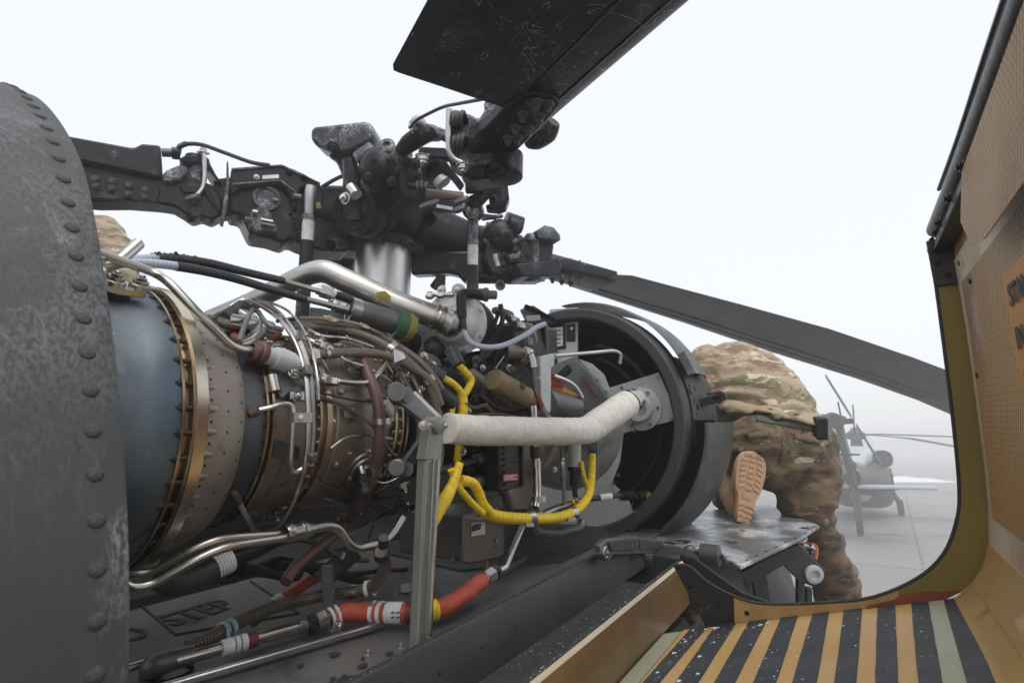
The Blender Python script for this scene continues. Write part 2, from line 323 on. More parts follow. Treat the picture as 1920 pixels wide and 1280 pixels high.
    def loft(s, rings, closed=True, caps=True):
        m = len(rings[0]); vs = [p for r in rings for p in r]; fs = []; uvs = []
        L = [0]
        for i in range(1, len(rings)): L.append(L[-1] + (rings[i][0] - rings[i - 1][0]).length)
        K = [0]
        for k in range(1, m): K.append(K[-1] + (rings[0][k] - rings[0][k - 1]).length)
        K.append(K[-1] + (rings[0][0] - rings[0][-1]).length)
        for i in range(len(rings) - 1):
            for k in range(m if closed else m - 1):
                k2 = (k + 1) % m; fs.append((i * m + k, i * m + k2, (i + 1) * m + k2, (i + 1) * m + k))
                uvs.append(((L[i], K[k]), (L[i], K[k + 1]), (L[i + 1], K[k + 1]), (L[i + 1], K[k])))
        if caps and closed:
            fs.append(tuple(reversed(range(m)))); uvs.append([(0, 0)] * m)
            fs.append(tuple((len(rings) - 1) * m + k for k in range(m))); uvs.append([(0, 0)] * m)
        return s.add(vs, fs, uvs)
    def ball(s, c, r, seg=14, rings=8, sx=(1, 1, 1)):
        vs = [c + V((0, 0, r * sx[2]))]; fs = []
        for i in range(1, rings):
            t = math.pi * i / rings
            for k in range(seg):
                q = 2 * math.pi * k / seg; vs.append(c + V((r * sx[0] * math.sin(t) * math.cos(q), r * sx[1] * math.sin(t) * math.sin(q), r * sx[2] * math.cos(t))))
        vs.append(c - V((0, 0, r * sx[2])))
        for k in range(seg): fs.append((0, 1 + k, 1 + (k + 1) % seg)); fs.append((len(vs) - 1, 1 + (rings - 2) * seg + (k + 1) % seg, 1 + (rings - 2) * seg + k))
        for i in range(rings - 2):
            for k in range(seg): fs.append((1 + i * seg + k, 1 + (i + 1) * seg + k, 1 + (i + 1) * seg + (k + 1) % seg, 1 + i * seg + (k + 1) % seg))
        return s.add(vs, fs)
    def mesh(s, name, mat, off=V((0, 0, 0)), ang=38):
        me = bpy.data.meshes.new(name); me.from_pydata([tuple(p - off) for p in s.v], [], s.f)
        ul = me.uv_layers.new(name='UVMap'); fl = [c for q in s.uv for c in q]
        ul.data.foreach_set('uv', [x for c in fl for x in c])
        if mat: me.materials.append(MATS[mat])
        me.validate(); 
        me.polygons.foreach_set('use_smooth', [True] * len(me.polygons))
        me.set_sharp_from_angle(angle=rad(ang)); me.update(); return me
    def build(s, name, mat, parent=None, label=None, cat=None, group=None, kind=None, bevel=0, solid=0, ang=38):
        lo = V((min(p[i] for p in s.v) for i in range(3))); hi = V((max(p[i] for p in s.v) for i in range(3)))
        c = (lo + hi) / 2
        o = bpy.data.objects.new(name, s.mesh(name, mat, c, ang)); COL.objects.link(o)
        o.location = c
        if parent is not None: o.parent = parent; o.location = c - WL[parent]
        WL[o] = c
        if solid: md = o.modifiers.new('solid', 'SOLIDIFY'); md.thickness = solid; md.offset = 0
        if bevel: md = o.modifiers.new('bevel', 'BEVEL'); md.width = bevel; md.segments = 2; md.limit_method = 'ANGLE'; md.angle_limit = rad(40); md.harden_normals = False
        tag(o, label, cat, group, kind); return o
def tag(o, label=None, cat=None, group=None, kind=None):
    if label: o['label'] = label
    if cat: o['category'] = cat
    if group: o['group'] = group
    if kind: o['kind'] = kind
    return o
def thing(name, label, cat, loc, group=None):
    o = bpy.data.objects.new(name, None); COL.objects.link(o); o.location = loc; o.empty_display_size = .05
    WL[o] = V(loc); return tag(o, label, cat, group)
# shared small meshes, along +Z
def hexm(name, mat, wash=True, socket=False):
    b = B(); Zv = V((0, 0, 1)); O = V((0, 0, 0))
    if wash: b.lathe(O, Zv, [(0, 1.55), (.18, 1.5), (.22, 1.1)], 14)
    b.tube([V((0, 0, .15)), V((0, 0, .95)), V((0, 0, 1.02))], [1.05, 1.05, .9], 6)
    b.lathe(O, Zv, [(1.0, .62), (1.5, .62), (1.62, .5), (1.62, 0)], 10)
    return b.mesh(name, mat)
def rivm(name, mat):
    b = B(); b.lathe(V((0, 0, 0)), V((0, 0, 1)), [(0, 1.), (.16, .97), (.34, .82), (.48, .5), (.53, .18), (.50, 0)], 14); return b.mesh(name, mat, ang=80)
def capm(name, mat):
    b = B(); b.lathe(V((0, 0, 0)), V((0, 0, 1)), [(0, 1.), (.8, 1.), (.95, .9), (.95, .5), (.55, .45), (.55, 0)], 14); return b.mesh(name, mat)
def spline_nut(name, mat):
    b = B(); n = 24
    ring = lambda z, k: [V(((1.0 if i % 2 else .84) * k * math.cos(2 * math.pi * i / n), (1.0 if i % 2 else .84) * k * math.sin(2 * math.pi * i / n), z)) for i in range(n)]
    b.lathe(V((0, 0, 0)), V((0, 0, 1)), [(0, 1.35), (.25, 1.3), (.35, 1.0)], 16); b.loft([ring(.3, 1), ring(1.1, 1)])
    b.lathe(V((0, 0, 0)), V((0, 0, 1)), [(1.1, .66), (1.9, .66), (2.0, .5), (2.0, 0)], 12); return b.mesh(name, mat)
SM = {}
for nm_, mt_ in (('steel', 'steel'), ('bright', 'steel_bright'), ('dark', 'dark_steel'), ('gold', 'gold'), ('rotor', 'rotor'), ('alu', 'alu')):
    SM['hex_' + nm_] = hexm('bolt', mt_)
SM['rivet'] = rivm('rivet', 'olive'); SM['rivet_dark'] = rivm('rivet', 'rotor'); SM['rivet_alu'] = rivm('rivet', 'alu_paint')
SM['cap'] = capm('bolt', 'steel'); SM['nut_rotor'] = spline_nut('spline_nut', 'alu_dark')
def put(mesh, name, parent, loc, nrm, s, spin=0.):
    a, b, n = frame(nrm); m = Matrix((a, b, n)).transposed().to_4x4() @ Matrix.Rotation(spin, 4, 'Z')
    o = bpy.data.objects.new(name, SM[mesh]); COL.objects.link(o)
    k = s if isinstance(s, tuple) else (s, s, s)
    o.matrix_local = Matrix.Translation(loc) @ m @ Matrix.Diagonal((*k, 1))
    if parent is not None: o.parent = parent; o.location = loc - WL[parent]
    return o
def text(body, mat, parent, origin, xdir, ydir, size, name='lettering', lift=.0015, align='LEFT', weight=0., xs=1.):
    cu = bpy.data.curves.new(name, 'FONT'); cu.body = body; cu.size = size; cu.align_x = align; cu.extrude = .0002; cu.offset = weight
    cu.materials.append(MATS[mat]); tmp = bpy.data.objects.new(name, cu)
    me = bpy.data.meshes.new_from_object(tmp); bpy.data.objects.remove(tmp)
    o = bpy.data.objects.new(name, me); COL.objects.link(o)
    x = xdir.normalized(); y = (ydir - x * ydir.dot(x)).normalized(); n = x.cross(y)
    p = origin + n * lift
    o.matrix_local = Matrix.Translation(p) @ Matrix((x, y, n)).transposed().to_4x4() @ Matrix.Diagonal((xs, 1, 1, 1))
    if parent is not None: o.parent = parent; o.location = p - WL[parent]
    return o
def nut(parent, p, ax, r, ln, mat='steel_bright', name='nut'):
    b = B(); n = ax.normalized()
    b.tube([p - n * ln / 2, p - n * ln * .42, p + n * ln * .42, p + n * ln / 2], [r * .86, r, r, r * .86], 6)
    b.cyl(p - n * ln * .75, p + n * ln * .75, r * .72, seg=12)
    return b.build(name, mat, parent, bevel=0)
def clampband(parent, p, ax, r, wd, mat='steel', name='clamp', lug=True):
    n = ax.normalized(); a, c, n = frame(n); b = B()
    b.lathe(p, n, [(-wd / 2, r * .9), (-wd / 2, r * 1.1), (wd / 2, r * 1.1), (wd / 2, r * .9)], 16)
    if lug: b.box(p + a * r * 1.35, (a, c, n), (r * .4, r * .18, wd * .5))
    return b.build(name, mat, parent)
# ------------------------------------------------------------------ setting: apron, snow bank
b = B(); S_ = 1500
b.add([(-S_, -S_, 0), (S_, -S_, 0), (S_, S_, 0), (-S_, S_, 0)], [(0, 1, 2, 3)])
gr = b.build('ground', 'concrete', kind='structure', label='pale wet concrete apron fading into fog')
jd = g(1695, 925, z=0) - g(1725, 1050, z=0); jd.z = 0; jd.normalize(); jx = V((jd.y, -jd.x, 0)); j0 = g(1710, 980, z=0)
for k in range(-3, 5):           # expansion joints both ways
    p = j0 + jx * (k * 6.1)
    B().prism([p - jd * 60 - jx * .03 + V((0, 0, .004)), p - jd * 60 + jx * .03 + V((0, 0, .004)), p + jd * 60 + jx * .03 + V((0, 0, .004)), p + jd * 60 - jx * .03 + V((0, 0, .004))], V((0, 0, -.003))).build('expansion_joint', 'joint', gr)
    p = j0 + jd * (k * 6.1 + 2)
    B().prism([p - jx * 60 - jd * .03 + V((0, 0, .0035)), p - jx * 60 + jd * .03 + V((0, 0, .0035)), p + jx * 60 + jd * .03 + V((0, 0, .0035)), p + jx * 60 - jd * .03 + V((0, 0, .0035))], V((0, 0, -.003))).build('expansion_joint', 'joint', gr)

# ------------------------------------------------------------------ aft cowling
def prof_pts(P, n=7): return crom([V((a, c, 0)) for a, c in P], n)
cp = prof_pts([(-.75, .60), (-.5, .615), (-.32, .605), (-.156, .544), (-.03, .462), (.086, .356), (.160, .25), (.215, .149), (.268, .04), (.305, -.061), (.330, -.15), (.346, -.242), (.355, -.36), (.355, -.6)])
def offs(P, k):
    out = []
    for i, p in enumerate(P):
        t = P[min(i + 1, len(P) - 1)] - P[max(i - 1, 0)]; n = V((-t.y, t.x, 0)).normalized(); out.append(p + n * k)
    return out
cow = thing('aft_cowling', 'dark olive curved cowling with domed rivets, covering the rear of the engine', 'cowling', H(-.45, .3, -.6))
def shell(stations, prof, th):
    rings = []
    for u, k in stations:
        o = offs(prof, k); i_ = offs(prof, k - th)
        rings.append([H(u, p.x, p.y) for p in o] + [H(u, p.x, p.y) for p in reversed(i_)])
    return B().loft(rings)
shell([(-1.1, .03), (-.8, .022), (-.5, .012), (-.31, .0), (-.29, .0)], cp, .010).build('skin', 'olive', cow)
shell([(-.30, .0014), (-.22, .0016), (-.15, .0018), (-.1225, .0018), (-.12, .0005)], cp, .012).build('edge_strip', 'olive', cow)
acc = 0; last = cp[0]
for i in range(1, len(cp)):
    seg = cp[i] - last; L_ = seg.length; t0 = 0
    while acc + (L_ - t0) >= .0445:
        t0 += .0445 - acc; acc = 0; p = last + seg * (t0 / L_); n = V((-seg.y, seg.x, 0)).normalized()
        if p.x > -.4: put('rivet', 'rivet', cow, H(-.1465, p.x + n.x * .0014, p.y + n.y * .0014), St * n.x + Up * n.y, .0080)
    acc += L_ - t0; last = cp[i]
for (px, py) in ((-6, 205), (150, 300)): pass

# ------------------------------------------------------------------ engine deck, rails, channel
DW = -.385
dk = thing('engine_deck', 'grey engine deck under the engine with stencilled word STEP and a dark side rail', 'deck', H(.5, 0, DW))
B().prism([H(-.6, -.95, DW), H(-.6, .318, DW), H(1.9, .318, DW), H(1.9, -.95, DW)], -Up * .012).build('deck_plate', 'deck', dk)
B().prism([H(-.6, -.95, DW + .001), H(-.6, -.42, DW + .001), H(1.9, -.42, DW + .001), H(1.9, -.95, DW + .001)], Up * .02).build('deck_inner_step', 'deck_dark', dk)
B().prism([H(.85, -.40, DW + .0005), H(.78, .02, DW + .0005), H(.98, .22, DW + .0005), H(1.9, .22, DW + .0005), H(1.9, -.40, DW + .0005)], Up * .004).build('walkway_pad', 'deck_dark', dk)
B().prism([H(-.3, .295, DW + .0008), H(-.3, .20, DW + .0008), H(.05, .19, DW + .0008), H(.18, .25, DW + .0008), H(.22, .295, DW + .0008)], Up * .003).build('walkway_pad', 'deck_dark', dk)
# inboard wall behind the engine
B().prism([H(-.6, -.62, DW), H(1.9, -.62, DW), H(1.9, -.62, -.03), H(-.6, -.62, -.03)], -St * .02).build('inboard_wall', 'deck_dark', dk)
rail = [(.318, DW), (.3115, -.357), (.3115, -.352), (.324, -.352), (.327, -.357), (.338, -.425), (.505, -.425), (.518, -.375), (.522, -.372), (.532, -.372), (.535, -.378), (.548, -.478), (.548, -.50), (.318, -.50)]
def extr(P, u0, u1): return B().loft([[H(u0, a, c) for a, c in P], [H(u1, a, c) for a, c in P]])
extr([(.3105, DW + .0005), (.3115, -.357), (.3125, -.352), (.326, -.352), (.329, -.358), (.347, -.446), (.335, -.456), (.3105, -.456)], -.6, 1.28).build('inner_rail', 'rail', dk, bevel=.0015)
extr([(.3475, -.4445), (.486, -.4445), (.486, -.456), (.3475, -.456)], -.6, 1.10).build('gutter_floor', 'rail_grit', dk)
extr([(.4865, -.449), (.494, -.379), (.4965, -.3745), (.5065, -.3745), (.509, -.378), (.511, -.40), (.505, -.456), (.4865, -.456)], -.6, 1.10).build('outer_lip', 'rail_grit', dk, bevel=.001)
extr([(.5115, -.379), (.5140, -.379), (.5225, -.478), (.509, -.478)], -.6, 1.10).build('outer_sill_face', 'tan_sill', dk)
extr([(.5150, -.3795), (.5122, -.3752), (.5095, -.3732), (.5095, -.3740), (.5118, -.3760), (.5142, -.3802)], -.6, 1.10).build('sill_edge_highlight', 'weave_pale', dk)  # thin pale strip, a painted highlight along the lip edge
for k in range(9):
    u = .1 + k * .115; put('rivet_dark', 'rivet', dk, H(u, .3365, -.400), St, .004)
# stencilled STEP, two panel seams, drain hole, deck clutter
sx = g(450, 1130, w=DW + .001) - g(330, 1172, w=DW + .001); sy = g(352, 1130, w=DW + .001) - g(370, 1172, w=DW + .001)
text('STEP', 'ink', dk, H(.198, -.228, DW + .001), Fw, -St, .125, weight=.0022, xs=.53)
text('NO', 'ink', dk, H(.055, -.215, DW + .001), Fw, -St, .125, weight=.0022, xs=.53)
pa = g(300, 1118, w=DW); pb = g(520, 1105, w=DW)
for (a, c) in (((245, 1120), (330, 1190)), ((470, 1090), (560, 1150)), ((330, 1190), (560, 1150))):
    p, q = g(*a, w=DW + .001), g(*c, w=DW + .001); B().bar(p, q, .006, .0035, Up).build('seam_strip', 'deck_dark', dk)
p = g(318, 1262, w=DW + .002); B().lathe(p, Up, [(.001, .034), (.003, .033), (.003, .028), (-.004, .027), (-.006, 0)], 24).build('drain_hole', 'black_void', dk)
p = g(761, 1107, w=DW + .004); B().lathe(p, Up, [(0, .0125), (.012, .0125), (.013, .011), (.004, .010), (.003, 0)], 20).build('drain_cup', 'alu_paint', dk)
for (px, py) in ((530, 1226), (742, 1110), (690, 1225), (752, 1212)): put('hex_alu', 'bolt', dk, g(px, py, w=DW), Up, .0045)
# long silver edge bar lying along the deck
p, q = g(300, 1290, w=DW + .012), g(722, 1168, w=DW + .012)
ed = B(); ed.bar(p, q, .012, .012, Up); ed.build('retaining_bar', 'alu', dk, bevel=.003)
# oily grime blobs and stray fittings by the strut foot
for k in range(9):
    px, py = random.uniform(560, 765), random.uniform(1205, 1275)
    p = g(px, py + 10, w=DW + .004); bb = B(); n = 9; r0 = random.uniform(.004, .015)
    bb.prism([p + (Fw * math.cos(2 * math.pi * i / n) + St * math.sin(2 * math.pi * i / n)) * r0 * random.uniform(.6, 1.3) for i in range(n)], Up * random.uniform(.0006, .0015)); bb.build('grease_lump', 'deck_dark', dk)
put('cap', 'bolt', dk, g(742, 1246, w=DW + .004), Up, .009)
B().cyl(g(700, 1262, w=DW + .010), g(765, 1240, w=DW + .010), .007).build('loose_pin', 'steel_bright', dk)

# ------------------------------------------------------------------ open cowling door used as work platform
dr = thing('cowling_door', 'open cowling door with tan inside and black striped floor, used as work platform', 'cowling door', H(.4, .8, -.5))
U0, U1 = .10, .885
FL0, FL1 = (.556, -.472), (1.028, -.342)       # floor line in (v,w)
sec = [(.512, -.492), (.524, -.4815), FL0, FL1, (1.052, -.330), (1.085, -.292), (1.108, -.235), (1.117, -.14), (1.121, .0), (1.124, .15), (1.122, .300)]
secp = [V((a, c, 0)) for a, c in sec]
secs = secp[:4] + crom(secp[4:], 4)
def lin(a, c, t): return (a[0] + (c[0] - a[0]) * t, a[1] + (c[1] - a[1]) * t)
inn = secs; out = [p + V((.0, 0, 0)) for p in secs]
nb = offs(secs, -.016)
B().loft([[H(u, p.x, p.y) for p in secs] + [H(u, p.x, p.y) for p in reversed(nb)] for u in (U0, .35, .6, U1)]).build('door_shell', 'tan', dr)
o1, o2 = offs(secs, -.0165), offs(secs, -.020)
B().loft([[H(u, p.x, p.y) for p in o1] + [H(u, p.x, p.y) for p in reversed(o2)] for u in (U0, .35, .6, U1)]).build('outer_skin', 'olive_clean', dr)
def onfloor(t, u, h=0.): a, c = lin(FL0, FL1, t); nx, ny = -(FL1[1] - FL0[1]), (FL1[0] - FL0[0]); k = math.hypot(nx, ny); return H(u, a + nx / k * h, c + ny / k * h)
fn = (onfloor(.5, .5, 1) - onfloor(.5, .5, 0))
B().prism([onfloor(.025, U0, .0012), onfloor(.985, U0, .0012), onfloor(.985, U1 - .003, .0012), onfloor(.025, U1 - .003, .0012)], fn * .0015).build('floor_skin', 'floor_tan', dr)
B().prism([onfloor(-.06, U0, .0014), onfloor(.02, U0, .0014), onfloor(.02, U1 - .02, .0014), onfloor(-.06, U1 - .02, .0014)], fn * .003).build('hinge_strip', 'pale_green', dr)
def floor_uv(px, py):
    o = onfloor(.5, .5, .004); D = ray(px, py); t = (o - CAM).dot(fn) / D.dot(fn); return CAM + D * t
st = [((1317, 1152), (1345, 1152), (1200, 1284), (1232, 1284)), ((1358, 1148), (1394, 1145), (1262, 1284), (1305, 1284)), ((1416, 1144), (1447, 1143), (1335, 1284), (1375, 1284)), ((1470, 1142), (1500, 1141), (1410, 1284), (1453, 1284)), ((1527, 1139), (1556, 1138), (1483, 1284), (1530, 1284)), ((1583, 1136), (1616, 1135), (1563, 1284), (1605, 1284)), ((1645, 1133), (1678, 1131), (1640, 1284), (1684, 1284)), ((1708, 1129), (1740, 1127), (1722, 1284), (1768, 1284)), ((1770, 1123), (1806, 1120), (1815, 1284), (1868, 1284))]
for a, c, d_, e in st:
    A, C_, D4, E4 = floor_uv(*a), floor_uv(*c), floor_uv(*d_), floor_uv(*e)
    k = 1.35; D4 = A + (D4 - A) * k; E4 = C_ + (E4 - C_) * k
    n = 14; L_ = [A.lerp(D4, i / n) + St * random.uniform(-.0004, .0004) for i in range(n + 1)]; Rr = [C_.lerp(E4, i / n) + St * random.uniform(-.0004, .0004) for i in range(n + 1)]
    B().prism(L_ + Rr[::-1], -fn * .0008).build('anti_slip_stripe', 'stripe', dr)
ps = [floor_uv(*q) for q in ((1741, 1127), (1769, 1124), (1814, 1284), (1769, 1284))]
B().prism([ps[0], ps[1], ps[1] + (ps[2] - ps[1]) * 1.35, ps[0] + (ps[3] - ps[0]) * 1.35], -fn * .0004).build('repaired_strip', 'pale_green', dr)
# front end frame: planar flange between the big cut-out and the shell
fi = [(.552, -.335), (.587, -.332), (.629, -.363), (.693, -.3865), (.753, -.387), (.859, -.368), (.93, -.348), (.999, -.307), (1.042, -.261), (1.067, -.204), (1.078, -.149), (1.084, -.036), (1.088, .12), (1.09, .264), (1.087, .300)]
fip = crom([V((a, c, 0)) for a, c in fi], 4)
def frame_piece(i0, i1, mat, name, dz=.0):
    inner = fip[i0:i1 + 1]; outer = []
    for p in inner:      # nearest point of the shell section, cast outward
        best = min((q for s in range(len(secs) - 1) for q in [secs[s].lerp(secs[s + 1], j / 8) for j in range(9)]), key=lambda q: (q - p).length); outer.append(best)
    bb = B()
    for (ua, ub) in ((U1 + dz, U1 + .004 + dz),):
        bb.loft([[H(ua, p.x, p.y), H(ua, q.x, q.y), H(ub, q.x, q.y), H(ub, p.x, p.y)] for p, q in zip(inner, outer)])
    return bb.build(name, mat, dr)
m_ = len(fip) - 1
frame_piece(0, 11, 'worn_black', 'frame_corner', .001); frame_piece(11, 26, 'tan', 'frame_lip'); frame_piece(26, m_, 'olive_drab', 'end_frame')
pr_ = B(); pr_.loft([[H(U1 - .0005, p.x, p.y), H(U1 - .0005, q.x, q.y), H(U1 - .0015, q.x, q.y), H(U1 - .0015, p.x, p.y)] for p, q in ((fip[i].lerp(min((secs[s].lerp(secs[s + 1], j / 8) for s in range(len(secs) - 1) for j in range(9)), key=lambda z: (z - fip[i]).length), k0), fip[i].lerp(min((secs[s].lerp(secs[s + 1], j / 8) for s in range(len(secs) - 1) for j in range(9)), key=lambda z: (z - fip[i]).length), .97)) for i, k0 in ((23, .9), (24, .62), (25, .5), (26, .42), (27, .45), (28, .55), (29, .7), (30, .9)))]); pr_.build('primer_patch', 'primer_red', dr)
eb = B(); eb.tube([H(U1 + .002, p.x, p.y) for p in fip], .0032, 8); eb.build('rim_bead', 'rubber_olive', dr)
B().prism([H(U1 - .002, 1.086, .225), H(U1 - .002, 1.124, .225), H(U1 - .002, 1.124, .315), H(U1 - .002, 1.084, .315)], -Fw * .006).build('corner_cap', 'rail', dr, bevel=.002)
for (a, c) in ((1.096, .292), (1.096, .268), (1.108, .243), (.585, -.375), (.60, -.41), (.64, -.405), (.70, -.412)): put('rivet_dark', 'rivet', dr, H(U1 - .009 if a > 1 else U1, a, c), -Fw, .005)
# wall lining with woven pattern
def wl(u, w, k=.0): # wall surface point by water line
    best = min((q for s in range(4, len(secs) - 1) for q in [secs[s].lerp(secs[s + 1], j / 10) for j in range(11)]), key=lambda q: abs(q.y - w)); return H(u, best.x - k, w)
def lining(name, mat, u0, u1, w0, w1, k=.003, n=8, th=.003):
    rings = []
    for i in range(n + 1):
        w = w0 + (w1 - w0) * i / n
        rings.append([wl(u0, w, k), wl(u1, w, k), wl(u1, w, k - th), wl(u0, w, k - th)])
    bb = B(); bb.loft(rings)
    # uv in metres over the panel
    bb.uv = [[((bb.v[i] - rings[0][0]).dot(Fw), (bb.v[i] - rings[0][0]).dot(Up)) for i in f] for f in bb.f]
    return bb.build(name, mat, dr)
lining('wall_border', 'weave_pale', U0, U1 - .012, -.235, .268, .003)
lining('wall_weave', 'weave', U0, U1 - .06, -.185, .215, .006)
lining('lower_strip', 'tan', U0, U1 - .02, -.300, -.232, .006)
ub = B().prism([H(U0, 1.0895, .19), H(.44, 1.0895, .19), H(.52, 1.0895, .205), H(.56, 1.0895, .25), H(.50, 1.0895, .300), H(U0, 1.0895, .316)], -St * .0015); ub.uv = [[((ub.v[i] - H(0, 1.09, 0)).dot(Fw), (ub.v[i] - H(0, 1.09, 0)).dot(Up)) for i in f] for f in ub.f]; ub.build('upper_weave', 'weave', dr)
# sign
sg = [g(1878, 535, v=1.108), g(1935, 480, v=1.108), g(1935, 760, v=1.108), g(1916, 735, v=1.108)]
us = [uvw(p) for p in sg]
u_hi = us[0][0]; w_hi = us[0][2]
sgn = B().prism([H(u_hi, 1.1105, .155), H(u_hi - .30, 1.1105, .155), H(u_hi - .30, 1.1105, -.03), H(u_hi, 1.1105, -.03)], -St * .001).build('warning_sign', 'sign_orange', dr)
text('STAND', 'ink', sgn, H(u_hi - .022, 1.109, .112), -Fw, Up, .036, weight=.0009, lift=.001)
text('IN THIS', 'ink', sgn, H(u_hi - .022, 1.109, .06), -Fw, Up, .036, weight=.0009, lift=.001)
text('AREA', 'ink', sgn, H(u_hi - .022, 1.109, .008), -Fw, Up, .036, weight=.0009, lift=.001)
# upper rail: seal tube, thin cable and bolted channel along the top edge of the door
extr([(1.092, .292), (1.122, .292), (1.128, .318), (1.118, .326), (1.098, .318)], U0, U1).build('edge_channel', 'rail', dr, bevel=.002)
tp = [H(u, 1.098 + .004 * math.sin(u * 3), .330) for u in (U0, .3, .6, U1 - .02)]
B().hose(tp, .0155, 12).build('edge_tube', 'rotor', dr)
B().hose([H(u, 1.090, .350 + .003 * math.sin(9 * u)) for u in (U0, .3, .5, .7)], .003, 6).build('edge_cable', 'rubber', dr)
for u in (.5, .62, .74): put('hex_rotor', 'bolt', dr, H(u, 1.092, .306), -St, .006)
for u in (.8, .845): put('hex_rotor', 'bolt', dr, H(u, 1.092, .307), -St, .0045)
for (u, w) in ((.80, .245), (.74, .20), (.45, .26), (.3, .1), (.8, .05)): put('rivet_dark', 'rivet', dr, wl(u, w, .0075), -St, .005)

# loose snow crumbs on the platform, gutter and rails
sn = B()
def flake(p, n, r):
    a, c, n = frame(n); k = random.randint(5, 7); q0 = random.uniform(0, 6)
    P = [p + (a * math.cos(q0 + 6.283 * i / k) + c * math.sin(q0 + 6.283 * i / k) * random.uniform(.45, .8)) * r * random.uniform(.6, 1.2) for i in range(k)]
    sn.add(P + [p + n * r * .5], [(i, (i + 1) % k, k) for i in range(k)])
for k in range(430):
    t = random.random() ** 1.7; u = U1 - .02 - random.random() ** 1.3 * .75
    flake(onfloor(.08 + t * .9, u, .004), fn, random.choice((.0007, .0009, .0012, .0016, .0022)) * random.uniform(.7, 1.2))
for k in range(18):
    flake(onfloor(.06 + random.random() ** 2 * .45, U1 - .02 - random.random() ** 2 * .3, .004), fn, random.uniform(.0025, .006))
for k in range(420):
    flake(H(random.uniform(.05, 1.08), random.uniform(.350, .484), -.4445), Up, random.choice((.0006, .0008, .0011, .0015)))
for k in range(60): flake(H(random.uniform(.1, 1.2), random.uniform(.313, .325), -.352), Up, random.uniform(.0006, .0012))
for k in range(60): flake(H(random.uniform(.15, .94), random.uniform(.497, .506), -.3745), Up, random.uniform(.0006, .0016))
sn.build('snow_crumbs', 'snow', kind='stuff', label='loose white snow crumbs scattered over platform and gutter')
# ------------------------------------------------------------------ the turboshaft engine
def RA(u, r, deg): return H(u, r * math.sin(rad(deg)), r * math.cos(rad(deg)))
def rdir(deg): return St * math.sin(rad(deg)) + Up * math.cos(rad(deg))
AX = CAM + C0
en = thing('turboshaft_engine', 'bare turboshaft engine with blue hot section, gold flange bands and brown casings', 'engine', H(.4, 0, -.22))
def ring(name, prof, mat, seg=96, parent=en, **k): return B().lathe(AX, Fw, prof, seg, hint=Up).build(name, mat, parent, **k)
ring('exhaust_casing', [(-.55, .198), (-.30, .204), (-.10, .2068), (-.060, .2070), (-.058, .2078), (-.0245, .2078)], 'blue_case')
f1 = ring('flange_ring', [(-.0245, .197), (-.0245, .2118), (-.0215, .2118), (-.0212, .1990), (-.0165, .1982), (-.0160, .2020), (-.0150, .2020), (-.0145, .1982), (-.0115, .1982), (-.0112, .2125), (-.0085, .2125), (-.0085, .197)], 'gold')
ring('flange_band', [(-.0082, .2), (-.0082, .2158), (.0066, .2158), (.0066, .2)], 'gold_band')
sh = ring('perforated_shroud', [(.0068, .1995), (.018, .1985), (.032, .1972), (.045, .1945), (.058, .1905), (.068, .1865), (.0765, .1820), (.0775, .1795), (.0765, .174)], 'shroud')
ring('blue_ring', [(.0775, .1745), (.086, .1742), (.0865, .1700), (.104, .1690), (.122, .1650), (.123, .150)], 'blue_ring')
ring('flange_ring', [(.121, .158), (.121, .1695), (.1245, .1695), (.125, .160), (.1295, .160), (.130, .1705), (.1345, .1705), (.1345, .157)], 'gold')
ring('turbine_casing', [(.1346, .1565), (.165, .1585), (.166, .1605), (.169, .1605), (.170, .1588), (.205, .1605), (.2205, .161)], 'brown_case_pale')
ring('flange_ring', [(.2205, .158), (.2205, .1685), (.2245, .1685), (.225, .161), (.2335, .161)], 'gold')
ring('flange_band', [(.2335, .159), (.2335, .1705), (.2440, .1705), (.2440, .159)], 'copper_band')
ring('combustor_casing', [(.2442, .1600), (.262, .1602), (.264, .1622), (.30, .1640), (.345, .1655), (.385, .1655), (.3925, .165)], 'brown_case')
ring('flange_ring', [(.3925, .162), (.3925, .1740), (.3975, .1740), (.398, .1650), (.4095, .1650), (.410, .1745), (.4150, .1745), (.4155, .1665), (.4210, .1665), (.4215, .1755), (.4265, .1755), (.4265, .15)], 'gold')
ring('compressor_casing', [(.4270, .155), (.47, .140), (.472, .150), (.48, .150), (.482, .136), (.60, .122), (.602, .134), (.61, .134), (.612, .120), (.80, .116), (1.0, .13), (1.12, .16)], 'grime', 48)
# bolts
def bolts(u, r, n, kind, s, lo=-60, hi=205, back=None, off=0.):
    for i in range(n):
        a = off + 360 / n * i
        if not (lo <= (a if a < 270 else a - 360) <= hi): continue
        put(kind, 'bolt', en, RA(u, r, a), -Fw, s, random.random())
        if back is not None: put(kind, 'bolt', en, RA(back, r, a), Fw, s * .8, random.random())
bolts(-.0250, .2062, 40, 'hex_dark', .0042, back=.0068, off=4)
for i in range(40):           # bolt shanks bridging the first flange channel
    a = 4 + 9 * i
    if -60 <= (a if a < 270 else a - 360) <= 205: B().cyl(RA(-.0215, .2062, a), RA(-.0112, .2062, a), .0034, seg=8).build('bolt_shank', 'dark_steel', en)
bolts(.1208, .165, 44, 'hex_dark', .0030, back=.1346, off=2)
bolts(.2204, .1655, 50, 'hex_steel', .0030, back=.2441, off=1)
bolts(.3924, .170, 46, 'hex_steel', .0033, lo=-30, off=3)
bolts(.4098, .170, 46, 'hex_steel', .0033, lo=-30, back=.4266, off=3)
# dents behind the first band bolts, as small raised scallops on the shroud
for i in range(40):
    a = 4 + 9 * i
    if 10 <= a <= 170: B().tube([RA(.0072, .1930, a), RA(.016, .1932, a), RA(.028, .1912, a), RA(.040, .1880, a)], [.0085, .0080, .0066, .0040], 12).build('scallop', 'shroud', en)

